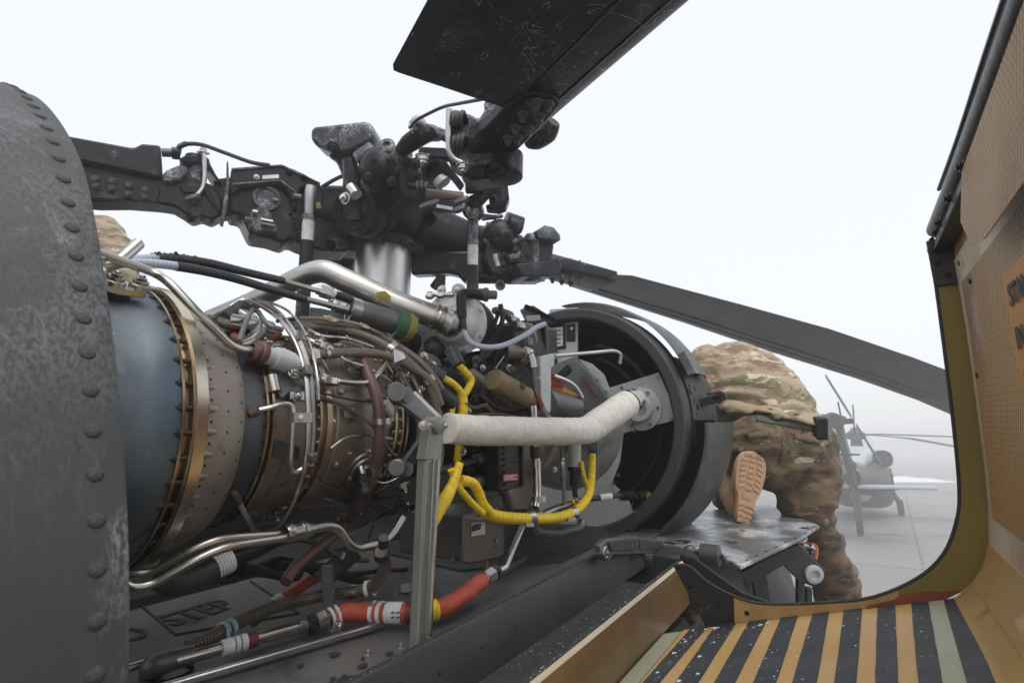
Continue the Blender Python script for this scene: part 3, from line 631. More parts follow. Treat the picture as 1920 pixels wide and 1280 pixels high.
# ---- oil-tube fitting on top of the exhaust casing
fit = B(); c = g(256, 566, r=.2); a_ = math.degrees(math.atan2((c - AX).dot(St), (c - AX).dot(Up))); 
fa = a_ - 3; fu = uvw(c)[0]
nrm = rdir(fa); tan_ = Fw.cross(nrm)
P0 = RA(fu - .045, .213, fa)
def pl(x, y, z=0): return P0 + Fw * x + tan_ * y + nrm * z
pad = B(); pad.prism([pl(-.060, -.03), pl(-.05, .022), pl(.012, .038), pl(.044, .034), pl(.047, .018), pl(.02, -.005), pl(.012, -.042), pl(-.03, -.05)], nrm * .012); pad.build('fitting_pad', 'steel', en, bevel=.002)
pb_ = B(); pb_.prism([pl(-.05, -.03, -.03), pl(-.045, .02, -.03), pl(.03, .026, -.03), pl(.03, -.03, -.03)], nrm * .03); pb_.build('fitting_base', 'dark_steel', en)
bp = pl(-.022, -.006, .012)
B().lathe(bp, nrm, [(0, .027), (.010, .026), (.011, .021), (.018, .021), (.019, .023), (.027, .023), (.028, .016), (.018, .0145), (.016, 0)], 24).build('fitting_collar', 'steel', en)
for (x, y) in ((.006, .030), (.036, .026), (-.052, -.012), (-.03, -.04)):
    B().lathe(pl(x, y, .011), nrm, [(0, .013), (.006, .012), (.007, .010), (.011, .010)], 14).build('washer', 'steel', en); put('hex_steel', 'bolt', en, pl(x, y, .021), nrm, .0062)
# ---- steel oil line from that fitting down to the sensor
pp = [bp + nrm * .004, bp + nrm * .030, g(268, 508, r=.245), g(292, 512, r=.243), g(318, 530, r=.243), g(372, 588, r=.228), g(430, 646, r=.204), g(452, 655, r=.198), g(474, 657, r=.192)]
B().pipe([pp[0], pp[1]] + pp[3:], .0062, .022, 12).build('oil_line', 'steel', en)
B().pipe([pl(.0, -.02, .012), pl(.02, -.02, .03), pl(.05, -.055, .055)], .0085, .015).build('vent_stub', 'duct_steel', en)
# ---- sensor body with corroded nut
sa, sb = g(475, 657, r=.190), g(556, 684, r=.184)
sdv = (sb - sa).normalized(); Ls = (sb - sa).length
sb_ = thing
B().lathe(sa, sdv, [(-.004, .010), (0, .0185), (.004, .0190), (.007, .0165), (.010, .0195), (.016, .0190), (.020, .0165)], 18).build('corroded_nut', 'rusty', en)
B().lathe(sa, sdv, [(.0195, .0150), (.034, .0155), (.036, .0185), (.05, .0195), (.066, .0180), (.078, .012), (Ls, .0075), (Ls + .006, .005), (Ls + .006, 0)], 12).build('sensor_body', 'alu_paint', en)
put('hex_steel', 'bolt', en, g(549, 700, r=.186), rdir(60), .0065); put('hex_steel', 'bolt', en, g(558, 690, r=.188), rdir(60), .0055)
# bracket sheet under sensor
B().prism([g(498, 690, r=.168), g(556, 700, r=.17), g(560, 720, r=.17), g(524, 748, r=.17), g(508, 722, r=.17)], rdir(70) * .006).build('sensor_bracket', 'alu_dark', en)
B().hose([g(509, 705, r=.172), g(516, 735, r=.172)], .010, 12).build('bracket_roll', 'steel', en)
B().prism([g(540, 736, r=.17), g(566, 736, r=.17), g(566, 752, r=.17), g(540, 750, r=.17)], rdir(72) * .006).build('clip', 'alu', en)
put('hex_steel', 'bolt', en, g(556, 743, r=.176), rdir(75), .006)
# ---- pair of thin grey tubes arching over the casings, with clips
def hug(L_, r): return [g(x, y, r=(r if not isinstance(r, (list, tuple)) else r[i])) for i, (x, y) in enumerate(L_)]
tA = hug([(392, 594), (425, 580), (455, 563), (480, 568), (512, 588), (540, 618), (560, 655), (572, 700), (577, 745), (578, 800), (575, 850), (566, 895), (550, 940), (530, 975), (508, 998), (492, 1002), (478, 994), (462, 968), (446, 937)], [.20, .2, .205, .205, .203, .2, .197, .194, .192, .192, .192, .194, .196, .198, .2, .2, .2, .195, .186])
B().hose(tA, .0042, 8).build('sense_tube', 'alu', en)
tB = hug([(470, 566), (500, 570), (528, 592), (554, 626), (570, 660), (581, 700), (586, 748), (587, 800), (584, 846), (576, 868), (564, 880), (552, 884), (545, 876), (545, 850), (548, 800), (550, 775), (545, 760), (530, 757), (505, 764), (486, 768)], [.205, .205, .203, .2, .197, .194, .192, .19, .19, .19, .19, .19, .19, .19, .19, .19, .19, .19, .186, .18])
B().hose(tB, .0042, 8).build('sense_tube', 'alu', en)
B().pipe(hug([(448, 640), (462, 600), (474, 580), (484, 584), (494, 600), (506, 612), (530, 618)], .2), .0045, .02).build('sense_tube', 'alu_dark', en)
for (x, y) in ((570, 688), (553, 626), (578, 848)):
    p = g(x + 4, y, r=.196); q = g(x + 4, y + 18, r=.196); B().bar(p, q, .019, .013, rdir(70)).build('tube_clip', 'alu_dark', en, bevel=.002)
p = g(565, 783, r=.194); B().prism([g(549, 774, r=.196), g(584, 774, r=.196), g(584, 792, r=.196), g(549, 792, r=.196)], rdir(85) * .003).build('tube_clip', 'alu', en); put('rivet_alu', 'rivet', en, g(565, 783, r=.199), rdir(85), .005)
B().pipe(hug([(484, 768), (470, 775)], [.18, .172]), .008, .01).build('tube_elbow', 'rusty', en)
nut(en, g(440, 931, r=.183), g(450, 945, r=.19) - g(436, 925, r=.18), .0085, .018, 'dark_steel')
# blue-grey tag plate on casing
B().prism([g(512, 822, r=.166), g(560, 838, r=.170), g(560, 862, r=.170), g(514, 858, r=.166)], rdir(95) * .0015).build('tag_plate', 'blue_ring', en)
# top-side clutter behind the tubes: bracket arm, valve body, red seals
B().prism([g(476, 612, r=.185), g(493, 598, r=.2), g(492, 620, r=.19), g(482, 645, r=.176), g(465, 645, r=.175)], -Fw * .004).build('bracket_arm', 'alu_dark', en)
B().cyl(g(420, 600, r=.19), g(505, 618, r=.18), .014, .016).build('valve_body', 'steel', en)
nut(en, g(455, 602, r=.187), g(500, 615, r=.18) - g(430, 600, r=.19), .021, .03, 'alu')
B().hose(hug([(430, 632), (470, 640), (520, 628)], .165), .010, 10).build('fire_seal', 'primer_red', en)
B().pipe(hug([(448, 648), (470, 640), (490, 622)], .18), .008, .01).build('valve_stub', 'steel', en)
B().prism([g(414, 590, r=.2), g(448, 568, r=.21), g(462, 572, r=.21), g(430, 600, r=.195)], rdir(20) * .008).build('ribbed_cover', 'dark_steel', en, bevel=.002)
B().lathe(g(540, 660, r=.17), Fw, [(0, .001), (0, .02), (.03, .02), (.03, .001)], 16).build('port_cap', 'brown_case', en)
# chain of small nuts along the flange crest
for i in range(9): put('hex_steel', 'bolt', en, g(494 + i * 6.2, 640 + i * 3.2 + (i % 2) * 3, r=.168), rdir(40), .0048)

# ---- braided hoses over the combustor
hs = dict(cat='hose')
h1 = thing('braided_hose', 'long brown braided hose arching over combustor casing then down its front', 'hose', g(822, 860, r=.2), 'braided hoses on the engine')
P = hug([(545, 612), (590, 612), (640, 618), (690, 632), (735, 655), (770, 682), (800, 715), (815, 750), (820, 790), (818, 830), (812, 870), (800, 905)], [.19, .19, .192, .195, .2, .205, .205, .205, .2, .195, .19, .185])
B().hose(P, .0092, 12).build('braid', 'braid', h1)
for k in (4, 6): clampband(h1, P[k], P[k + 1] - P[k - 1], .0105, .014, 'steel')
h2 = thing('braided_hose', 'short braided hose running level from a steel nut to the bracket', 'hose', g(590, 675, r=.19), 'braided hoses on the engine')
P = hug([(567, 674), (585, 666), (610, 663), (660, 661), (700, 662), (735, 671), (762, 684), (790, 700), (812, 722), (826, 760)], [.182, .185, .188, .192, .195, .2, .205, .21, .213, .21])
B().hose(P, .0088, 12).build('braid', 'braid', h2)
nut(h2, P[1], P[2] - P[0], .0125, .02, 'steel'); clampband(h2, P[2], P[3] - P[1], .0098, .008, 'steel', lug=False)
B().prism([g(733, 664, r=.214), g(752, 672, r=.214), g(756, 682, r=.214), g(735, 690, r=.214)], rdir(35) * .014).build('hose_bracket', 'alu', h2, bevel=.0015)
h3 = thing('braided_hose', 'braided hose behind the top of the combustor casing, partly hidden', 'hose', g(600, 605, r=.17), 'braided hoses on the engine')
P = hug([(540, 604), (600, 604), (660, 612), (720, 634), (765, 660), (800, 690), (830, 730)], [.175, .178, .182, .19, .195, .2, .2])
B().hose(P, .0070, 10).build('braid', 'braid', h3)
P = hug([(555, 598), (620, 600), (680, 612), (735, 640), (780, 672)], .172); B().hose(P, .0055, 8).build('lead', 'brown_case', h3)
for k in (1, 2, 3): nut(h3, P[k], P[k + 1] - P[k - 1], .008, .02, 'gold')
# ---- reddish brown drain hose
h4 = thing('drain_hose', 'reddish brown rubber hose hanging down the middle of the combustor casing', 'hose', g(690, 960, r=.2))
P = hug([(630, 622), (655, 640), (676, 668), (692, 705), (706, 745), (712, 790), (710, 840), (703, 880), (694, 905), (676, 942), (650, 975), (615, 1012), (585, 1035), (555, 1062), (535, 1090)], [.165, .17, .178, .185, .19, .192, .192, .19, .19, .19, .185, .18, .175, .15, .12])
B().hose(P, .0110, 12).build('hose_body', 'brown_hose', h4)
for k in (2, 5, 7): clampband(h4, P[k], P[k + 1] - P[k - 1], .0115, .011, 'steel')
# ---- pipes in the lower part
lp = thing('bleed_pipe', 'two polished steel pipes side by side under the turbine casing', 'pipe', g(400, 1040, v=.16))
P = [g(x, y, v=k) for x, y, k in ((205, 1078, .10), (248, 1076, .12), (286, 1072, .13), (395, 1010, .17), (520, 1001, .17), (552, 996, .17))]
B().pipe(P, .0056, .04, 12).build('pipe', 'steel', lp)
P = [g(x, y, v=k) for x, y, k in ((205, 1070, .12), (250, 1102, .14), (285, 1095, .145), (408, 1026, .18), (530, 1008, .18), (552, 1000, .18))]
B().pipe(P, .0062, .04, 12).build('pipe', 'steel', lp)
j = g(552, 997, v=.175); ax_ = g(600, 988, v=.165) - j
B().lathe(j, ax_, [(-.02, .010), (-.012, .0145), (-.008, .0145), (-.007, .0125), (.012, .0125), (.013, .015), (.019, .015), (.02, .012), (.035, .0105)], 20).build('coupling', 'steel', lp)
P = [j + ax_.normalized() * .03] + [g(x, y, v=k) for x, y, k in ((615, 985, .165), (635, 990, .165), (655, 1020, .17), (672, 1028, .17), (720, 1016, .17), (738, 998, .17), (755, 970, .165))]
B().pipe(P, .0078, .03, 12).build('pipe', 'steel', lp)
cb = thing('black_duct_hose', 'bent black rubber hose with white coiled end below the turbine casing', 'hose', g(360, 1090, v=.1))
P = [g(x, y, v=.1) for x, y in ((300, 1080), (325, 1092), (360, 1086), (400, 1068), (415, 1060))]
B().hose(P, .018, 14).build('hose_body', 'rubber', cb)
wc = B(); a0_, a1_ = g(402, 1062, v=.1), g(428, 1048, v=.1); d_ = a1_ - a0_
for i in range(6): wc.lathe(a0_ + d_ * (i / 5), d_, [(-.0022, .018), (-.0012, .0205), (.0012, .0205), (.0022, .018)], 16)
wc.build('white_coil', 'white', cb)
B().hose([g(x, y, v=.08) for x, y in ((428, 1048), (470, 1034), (520, 1010))], .013, 12).build('hose_tail', 'black', cb)

# ---- ports, bosses and fittings on the combustor casing
def boss(px, py, r, R, mat='brown_case_pale', h=.01):
    p = g(px, py, r=r); n = ((p - AX) - Fw * (p - AX).dot(Fw)).normalized()
    B().lathe(p - n * .004, n, [(0, R * 1.25), (.005, R * 1.2), (.006, R * .95), (h, R * .9), (h + .001, R * .55), (h + .008, R * .5), (h + .010, R * .3), (h + .010, 0)], 24).build('port_boss', mat, en); return p + n * h, n
for (x, y, R) in ((722, 772, .026), (680, 880, .030), (664, 690, .024), (652, 962, .026)):
    q, n = boss(x, y, .165, R)
    for k in range(3): put('hex_steel', 'bolt', en, q - n * .006 + (frame(n)[0] * math.cos(k * 2.1) + frame(n)[1] * math.sin(k * 2.1)) * R * 1.02, n, .0032)
q, n = boss(757, 915, .175, .016, 'steel', .008)
put('hex_bright', 'port_plug', en, g(757, 915, r=.185), n, .008)
q, n = boss(757, 708, .18, .014, 'gold_band', .008); put('hex_bright', 'port_plug', en, q, n, .0075)
# small steel line with big nut
P = hug([(586, 722), (596, 712), (625, 713), (660, 718), (690, 717), (705, 705), (724, 682)], [.176, .184, .186, .186, .186, .19, .195])
B().pipe(P, .0052, .02).build('fuel_line', 'steel', en); nut(en, g(616, 713, r=.187), P[3] - P[2], .0105, .026)
# igniter leads
P = hug([(636, 610), (650, 608), (664, 618)], .185)
B().pipe(hug([(568, 622), (582, 640), (600, 646)], .18), .006, .02).build('igniter_lead', 'steel_bright', en)
nut(en, g(604, 647, r=.178), g(620, 655, r=.178) - g(590, 642, r=.178), .010, .02); B().cyl(g(608, 650, r=.176), g(632, 660, r=.17), .010, .007).build('igniter_body', 'rusty', en)
for (x, y) in ((622, 632), (640, 624), (596, 620)): nut(en, g(x, y, r=.165), rdir(30), .016, .012, 'dark_steel')
# lower bracket plate and black corrugated lead with bright elbow
B().prism([g(700, 975, r=.17), g(756, 935, r=.178), g(772, 965, r=.18), g(735, 990, r=.175), g(690, 1010, r=.165)], rdir(120) * .004).build('lower_shield', 'dark_steel', en)
ld = thing('corrugated_lead', 'black corrugated lead curving from a chrome elbow on the combustor casing', 'cable', g(700, 950, r=.2))
e0 = g(681, 892, r=.190); B().pipe([g(676, 874, r=.176), e0, g(683, 912, r=.196), g(684, 926, r=.196)], .0072, .012).build('elbow', 'steel_bright', ld)
clampband(ld, g(680, 895, r=.19), V((0, 0, 1)), .0105, .016, 'black', lug=False)
P = hug([(684, 918), (690, 938), (710, 950), (740, 958), (765, 954), (790, 940), (815, 922)], .198); B().hose(P, .0080, 12, 8).build('lead', 'corrugated', ld)
clampband(ld, P[4], P[5] - P[3], .0085, .012, 'steel')
# under-engine clutter: bracket, dark pipes, orange fire hose far side
B().bar(g(600, 1090, v=.05), g(665, 1030, v=.08), .05, .012, rdir(90)).build('link_plate', 'grime', en)
B().bar(g(614, 1060, v=.08), g(618, 1140, v=.08), .018, .012).build('support_leg', 'alu_dark', en)
bf = thing('fire_hose', 'dim orange-red sleeved hose far under the engine near the STEP lettering', 'hose', g(560, 1110, v=-.1))
P = [g(x, y, v=-.06) for x, y in ((515, 1130), (540, 1115), (570, 1095), (595, 1080))]
B().hose(P, .0115, 12).build('sleeve', 'orange_sleeve', bf); B().cyl(P[0] - (P[1] - P[0]) * .0, P[0].lerp(P[1], .5), .0125).build('white_label', 'white', bf)
nut(bf, g(602, 1076, v=-.06), P[3] - P[2], .014, .03, 'steel'); B().hose([g(x, y, v=-.06) for x, y in ((470, 1170), (500, 1145), (515, 1130))], .009, 10).build('braid', 'braid', bf)
# dark harness mess in the shadow under the engine
for i in range(7):
    P = [g(random.uniform(250, 330) + i * 45 + k * 70, random.uniform(1045, 1095), v=random.uniform(-.1, .06)) for k in range(4)]
    B().hose(P, random.uniform(.005, .011), 8).build('dark_line', 'grime', en)
B().lathe(g(250, 1040, v=.02), St, [(0, .03), (.02, .03), (.022, .02), (.03, .018), (.03, 0)], 16).build('drain_boss', 'alu_paint', en)
put('hex_dark', 'bolt', en, g(252, 1048, v=.055), St, .009)
# ---- further thin lines, clips, tags and lock wire on the casings
for L_, r, rr_, mt in (
    (((600, 735), (640, 745), (690, 752), (730, 742)), .178, .0022, 'dark_steel'),
    (((530, 690), (560, 720), (600, 742), (660, 768), (700, 800), (735, 850)), .176, .0030, 'alu_dark'),
    (((620, 840), (650, 820), (690, 815), (735, 822)), .174, .0026, 'steel'),
    (((600, 900), (640, 915), (680, 935), (740, 930)), .176, .0032, 'dark_steel'),
    (((620, 650), (650, 676), (690, 690), (740, 722), (762, 770)), .186, .0030, 'steel'),
    (((640, 640), (690, 655), (740, 690), (775, 740), (785, 800), (778, 860)), .192, .0036, 'braid'),
    (((770, 700), (790, 745), (798, 800), (790, 870), (770, 925)), .196, .0042, 'braid'),
    (((566, 610), (600, 628), (650, 634), (700, 650)), .19, .0028, 'steel_bright'),
    (((520, 602), (560, 596), (610, 598), (660, 606), (700, 624)), .198, .0034, 'rubber'),
    (((470, 560), (520, 572), (548, 590), (575, 630), (592, 690), (597, 750)), .202, .0026, 'steel'),
    (((420, 1010), (470, 990), (520, 975), (560, 950)), .186, .0034, 'dark_steel'),
    (((650, 1005), (690, 985), (730, 960), (765, 915)), .182, .0036, 'alu_dark'),
    (((560, 1010), (600, 1020), (640, 1045), (690, 1050)), .19, .005, 'rubber'),
    (((700, 900), (720, 905), (745, 895), (760, 880)), .184, .0020, 'steel_bright')):
    P = [g(x, y, r=r + .004 * math.sin(i * 1.7)) for i, (x, y) in enumerate(L_)]; B().hose(P, rr_, 8).build('thin_line', mt, en)
    q = P[len(P) // 2]; clampband(en, q, P[len(P) // 2] - P[len(P) // 2 - 1], rr_ * 1.25, .007, 'steel')
for (x, y, w_, h_, mt) in ((645, 770, 22, 12, 'alu'), (560, 905, 18, 10, 'alu_dark'), (640, 905, 20, 9, 'gold_band')):
    B().prism([g(x, y, r=.1672), g(x + w_, y + 1, r=.1672), g(x + w_, y + h_ + 1, r=.1672), g(x, y + h_, r=.1672)], rdir(95) * .001).build('data_plate', mt, en)
for (x, y) in ((640, 735), (690, 845), (625, 790), (655, 850), (700, 720), (630, 870), (720, 880)): put('hex_steel', 'bolt', en, g(x, y, r=.1655), rdir(90), .0036)
for (x0, y0, x1, y1, w_) in ((745, 690, 775, 720, .012), (610, 935, 650, 950, .012), (700, 925, 730, 905, .010), (596, 690, 606, 720, .010)): B().bar(g(x0, y0, r=.18), g(x1, y1, r=.182), w_, .004, rdir(90)).build('clip_bracket', 'alu_dark', en, bevel=.001)
# ------------------------------------------------------------------ mount strut and its triangular bracket
SV = .287
ss = thing('mount_strut', 'tall grey-green metal strut standing upright in front of the engine', 'strut', g(788, 1240, v=SV))
def sq(pts, v0, th, name, mat, bev=.0015, par=ss): return B().prism([g(x, y, v=v0) for x, y in pts], -St * th).build(name, mat, par, bevel=bev)
sq([(798, 850), (814, 846), (804, 1226), (806, 1248), (774, 1252), (772, 1236), (783, 1214)], SV, .020, 'strut_web', 'strut', .002)
sq([(815, 838), (827, 842), (827, 862), (807, 1216), (808, 1240), (799, 1236), (799, 1205)], SV + .006, .026, 'strut_flange', 'strut', .002)
sq([(800, 862), (811, 858), (800, 1205), (787, 1208)], SV + .0042, .004, 'strut_rib', 'strut', .001)
gp = [g(822, 862, v=SV + .0125), g(804, 1205, v=SV + .0125)]
B().tube(gp, .0042, 8).build('strut_groove', 'steel', ss)
sq([(798, 862), (808, 800), (816, 792), (828, 793), (832, 803), (829, 862)], SV + .005, .024, 'strut_neck', 'strut', .002)
tpv = g(818, 797, v=SV + .004)
B().lathe(tpv - St * .026, St, [(0, 0), (0, .016), (.034, .016), (.036, .013), (.036, 0)], 20).build('pivot_eye', 'strut', ss)
put('hex_steel', 'bolt', ss, g(806, 797, v=SV + .012), -Fw * .6 + St, .005); put('hex_bright', 'bolt', ss, g(831, 798, v=SV + .01), Fw * .3 + St, .0055)
B().lathe(g(791, 1232, v=SV + .006), St, [(0, .006), (.004, .0055), (.006, .003), (.006, 0)], 14).build('foot_pin', 'alu', ss)
br = thing('engine_link', 'grey triangular link joining the strut top to the engine flange', 'bracket', g(812, 797, v=.27))
def arm(a, c, w0, w1, par, mat='alu_dark', th=.010, n=None):
    d = (c - a); x = d.normalized(); n = n or St; y = n.cross(x).normalized(); n = x.cross(y)
    B().prism([a + y * w0, a - y * w0, c - y * w1, c + y * w1], n * th).build('link_arm', mat, par, bevel=.002)
A1, A2 = g(752, 742, v=.235), g(812, 798, v=.272); A3 = g(752, 878, v=.225)
arm(A1, A2, .018, .014, br); arm(A3, A2, .013, .014, br)
arm(A1 + Fw * .022, A2 + Fw * .02, .010, .010, br, 'alu_paint', .012)
for p, q in ((A1, .0165), (A2, .016), (A3, .0155)): B().lathe(p - St * .014, St, [(0, 0), (0, q), (.03, q), (.032, q * .85), (.032, 0)], 20).build('link_boss', 'alu_dark', br)
B().lathe(g(744, 736, v=.235), -Fw * .7 + St * .7, [(-.02, .018), (.018, .018), (.020, .016), (.020, 0)], 20).build('vibration_pickup', 'alu_dark', br)
B().lathe(g(746, 876, v=.24), -Fw * .8 + St * .5, [(-.01, .0155), (.012, .0155), (.014, .013), (.014, 0)], 20).build('vibration_pickup', 'alu_dark', br)
put('hex_steel', 'bolt', br, g(794, 797, v=.286), -Fw + St, .0058); put('hex_bright', 'bolt', br, g(789, 729, v=.235), Fw + St * .5, .005)
B().hose([g(x, y, v=.19) for x, y in ((822, 770), (827, 830), (822, 880), (815, 930))], .008, 10).build('braided_sleeve', 'braid', br)

# ------------------------------------------------------------------ large steel air duct over the engine
du = thing('air_duct', 'thick bare steel duct bent over the engine top, ending at the starter', 'duct', g(600, 530, d=1.37))
P = [g(395, 596, d=1.56), g(470, 566, d=1.50), g(548, 528, d=1.42), g(584, 512, d=1.38), g(612, 510, d=1.37), g(650, 527, d=1.37), g(740, 566, d=1.38), g(822, 596, d=1.395)]
B().tube(crom(P, 5), [.024, .026, .028, .029, .030, .031, .031, .031], 20).build('duct', 'duct_steel', du)
dd = (P[-1] - P[-2]).normalized()
B().lathe(P[-1], dd, [(-.012, .032), (-.010, .0345), (-.004, .0345), (-.003, .0325), (.004, .0335), (.006, .037), (.012, .037), (.013, .034), (.03, .0345)], 24).build('duct_clamp', 'steel', du)
B().prism([g(x, y, d=1.343) for x, y in ((706, 548), (722, 545), (733, 556), (728, 566), (715, 562), (704, 566))], dd * .0005 + U_ * .0002).build('paint_patch', 'mustard', du)

# ------------------------------------------------------------------ starter and accessory gearbox
sr = thing('starter', 'round grey starter housing with black motor body behind its disc', 'starter', g(860, 640, d=1.45))
so = g(853, 606, d=1.42); sax = (D_ * .93 + R_ * .22 + U_ * .02).normalized()
B().lathe(so, sax, [(-.042, .033), (-.036, .038), (-.034, .045), (-.012, .060), (-.004, .066), (-.002, .0855), (.012, .0855), (.013, .07)], 40).build('intake_housing', 'starter_grey', sr)
B().lathe(so, sax, [(.012, .0775), (.05, .078), (.052, .072), (.13, .070), (.14, .062), (.20, .058), (.21, .04), (.21, 0)], 32).build('motor_body', 'black', sr)
sA, sB, _ = frame(sax, Up)
for k in range(7):
    q = 2 * math.pi * k / 7 + .3; put('cap', 'bolt', sr, so - sax * .002 + (sA * math.cos(q) + sB * math.sin(q)) * .079, -sax, .0055)
lug = so + (sA * .985 + sB * .18) * .088
B().lathe(lug, sax, [(-.004, 0), (-.004, .018), (.010, .018), (.010, 0)], 16).build('lug', 'starter_grey', sr); put('hex_bright', 'bolt', sr, lug - sax * .004, -sax, .007)
B().lathe(so + sax * .09, sax, [(0, .0715), (.002, .0745), (.018, .0745), (.02, .0715)], 32).build('strap', 'rubber', sr)
B().lathe(so + sax * .15, sax, [(0, .063), (.002, .066), (.014, .066), (.016, .063)], 32).build('strap', 'rubber', sr)
B().tube(crom([P[-1] + dd * .012, P[-1] + dd * .03, so - sax * .035, so - sax * .02], 4), [.0335, .034, .037, .04], 22).build('inlet_neck', 'steel', sr)
# clamp screw on the duct neck
B().cyl(g(800, 552, d=1.37), g(850, 553, d=1.36), .006).build('clamp_screw', 'steel', sr); nut(sr, g(806, 554, d=1.37), R_, .011, .014); nut(sr, g(826, 553, d=1.365), R_, .010, .014); put('hex_bright', 'bolt', sr, g(829, 544, d=1.40), -Fw, .009)
el = thing('sensor_cable', 'pale blue-white cable looping from a black elbow plug below the starter', 'cable', g(920, 655, d=1.38))
B().pipe([g(905, 553, d=1.42), g(864, 549, d=1.385), g(866, 595, d=1.375)], .013, .016, 14).build('elbow_plug', 'black', el)
B().lathe(g(900, 552, d=1.42), R_ + D_ * .4, [(-.012, .015), (.012, .017), (.013, .019), (.02, .019), (.021, .012), (.045, .012)], 16).build('connector', 'alu_dark', el)
B().cyl(g(866, 590, d=1.375), g(871, 620, d=1.372), .0095, .0075).build('strain_relief', 'rubber', el)
P = [g(x, y, d=k) for x, y, k in ((870, 616, 1.372), (875, 632, 1.37), (890, 646, 1.37), (920, 651, 1.38), (950, 645, 1.41), (985, 628, 1.45), (1005, 614, 1.48), (1022, 607, 1.5))]
B().hose(P, .0072, 12).build('cable', 'sleeve', el)
gb = thing('accessory_gearbox', 'dirty dark gearbox with brown castings mounted on top of the engine front', 'gearbox', H(.9, 0, .1))
B().box(H(.98, -.03, .13), (Fw, St, Up), (.18, .12, .065)).build('gear_case', 'grime', gb, bevel=.01)
B().box(H(.70, -.03, .09), (Fw, St, Up), (.12, .10, .05)).build('gear_case', 'grime', gb, bevel=.01)
B().box(H(1.06, .05, .24), (Fw, St, Up), (.10, .09, .06)).build('gear_cover', 'dark_steel', gb, bevel=.012)
for (x, y, d, r, mt) in ((800, 690, 1.40, .04, 'box_brown'), (815, 650, 1.42, .03, 'dark_steel'), (770, 640, 1.45, .03, 'grime'), (940, 690, 1.5, .028, 'grime'), (905, 720, 1.42, .03, 'grime'), (850, 740, 1.4, .035, 'dark_steel')):
    p = g(x, y, d=d); B().lathe(p, -Fw * .7 + St * .6, [(-.05, r), (0, r), (.003, r * .85), (.01, r * .5), (.01, 0)], 20).build('pump_body', mt, gb)
for k in range(14): put('hex_dark', 'bolt', gb, g(random.uniform(780, 990), random.uniform(650, 780), d=1.36 + random.random() * .06), -D_ + U_ * .3, random.uniform(.004, .008))
for k in range(5):
    x = random.uniform(790, 900); P = [g(x + random.uniform(-40, 40), random.uniform(650, 790), d=1.44 + random.random() * .05) for _ in range(4)]; B().hose(P, random.uniform(.003, .007), 8).build('small_line', random.choice(('grime', 'dark_steel', 'black')), gb)
# top-right accessories: bracket block, indicator with glass, brown castings, hydraulic elbow
B().prism([g(x, y, d=1.60) for x, y in ((975, 580), (1000, 572), (1040, 598), (1040, 606), (985, 600))], D_ * .05).build('filter_bowl', 'alu_dark', gb, bevel=.003)
B().bar(g(985, 574, d=1.58), g(1038, 600, d=1.60), .03, .012, D_).build('bowl_strap', 'black', gb)
B().prism([g(x, y, d=1.57) for x, y in ((985, 592), (1012, 590), (1014, 600), (988, 603))], D_ * .04).build('grey_block', 'alu_paint', gb, bevel=.002)
for (x, y, r) in ((950, 590, .016), (962, 600, .014), (935, 584, .013), (972, 610, .016), (985, 640, .020)): nut(gb, g(x, y, d=1.53), Fw, r, .03, random.choice(('steel', 'alu_dark', 'brown_case')))
B().hose([g(x, y, d=1.52) for x, y in ((905, 570), (918, 600), (922, 620), (935, 585), (938, 575))], .006, 8).build('cable_loop', 'rubber', gb)
B().hose([g(x, y, d=1.5) for x, y in ((938, 570), (942, 600), (930, 625))], .007, 8).build('cable_loop', 'rubber', gb)
B().lathe(g(962, 660, d=1.52), Fw * .8 + St * .4, [(-.03, .026), (.02, .026), (.022, .03), (.03, .03), (.03, .018), (.06, .017)], 18).build('casting', 'brown_case_pale', gb)
B().pipe([g(970, 650, d=1.53), g(995, 665, d=1.53), g(1000, 690, d=1.52)], .013, .02).build('hydraulic_elbow', 'steel', gb)
nut(gb, g(985, 658, d=1.525), R_ + D_ * .3 - U_ * .3, .017, .024)
B().prism([g(x, y, d=1.56) for x, y in ((965, 600), (1000, 606), (1010, 640), (990, 670), (960, 655))], D_ * .06).build('casting', 'brown_case_pale', gb, bevel=.006)
hy = thing('hydraulic_hose', 'thin grey-brown hose with red tag dropping behind the white wrapped duct', 'hose', g(1020, 770, d=1.5))
P = [g(x, y, d=k) for x, y, k in ((1000, 685, 1.52), (1001, 705, 1.51), (1006, 740, 1.5), (1016, 765, 1.49), (1030, 785, 1.48))]
B().hose(P, .0085, 10).build('hose_body', 'braid', hy); B().cyl(P[2].lerp(P[3], .1), P[3], .0095).build('red_tag', 'maroon', hy)
# bright green and dark cylinder (actuator) beneath the duct
ac = thing('actuator', 'dark cylindrical actuator with green and yellow bands under the steel duct', 'actuator', g(700, 610, d=1.34))
a0_, a1_ = g(662, 582, d=1.30), g(738, 604, d=1.36); ad_ = (a1_ - a0_).normalized()
B().lathe(a0_, ad_, [(-.01, .026), (-.01, .032), (.012, .032), (.013, .0295), (.02, .0295)], 24).build('end_collar', 'alu', ac)
B().lathe(a0_, ad_, [(-.006, 0), (-.006, .025), (.02, .0305), ((a1_ - a0_).length, .0305)], 24).build('barrel', 'alu_dark', ac)
L_ = (a1_ - a0_).length
B().lathe(a0_, ad_, [(L_, .031), (L_ + .002, .039), (L_ + .028, .041), (L_ + .028, .03)], 28).build('green_band', 'green', ac)
B().lathe(a0_, ad_, [(L_ + .0282, .03), (L_ + .0285, .0425), (L_ + .033, .0425), (L_ + .050, .039), (L_ + .06, .02)], 28).build('yellow_band', 'mustard', ac)
B().cyl(a0_ - ad_ * .06, a0_, .008).build('rod', 'steel', ac); nut(ac, a0_ - ad_ * .035, ad_, .0165, .034); nut(ac, a0_ - ad_ * .010, ad_, .0145, .022)

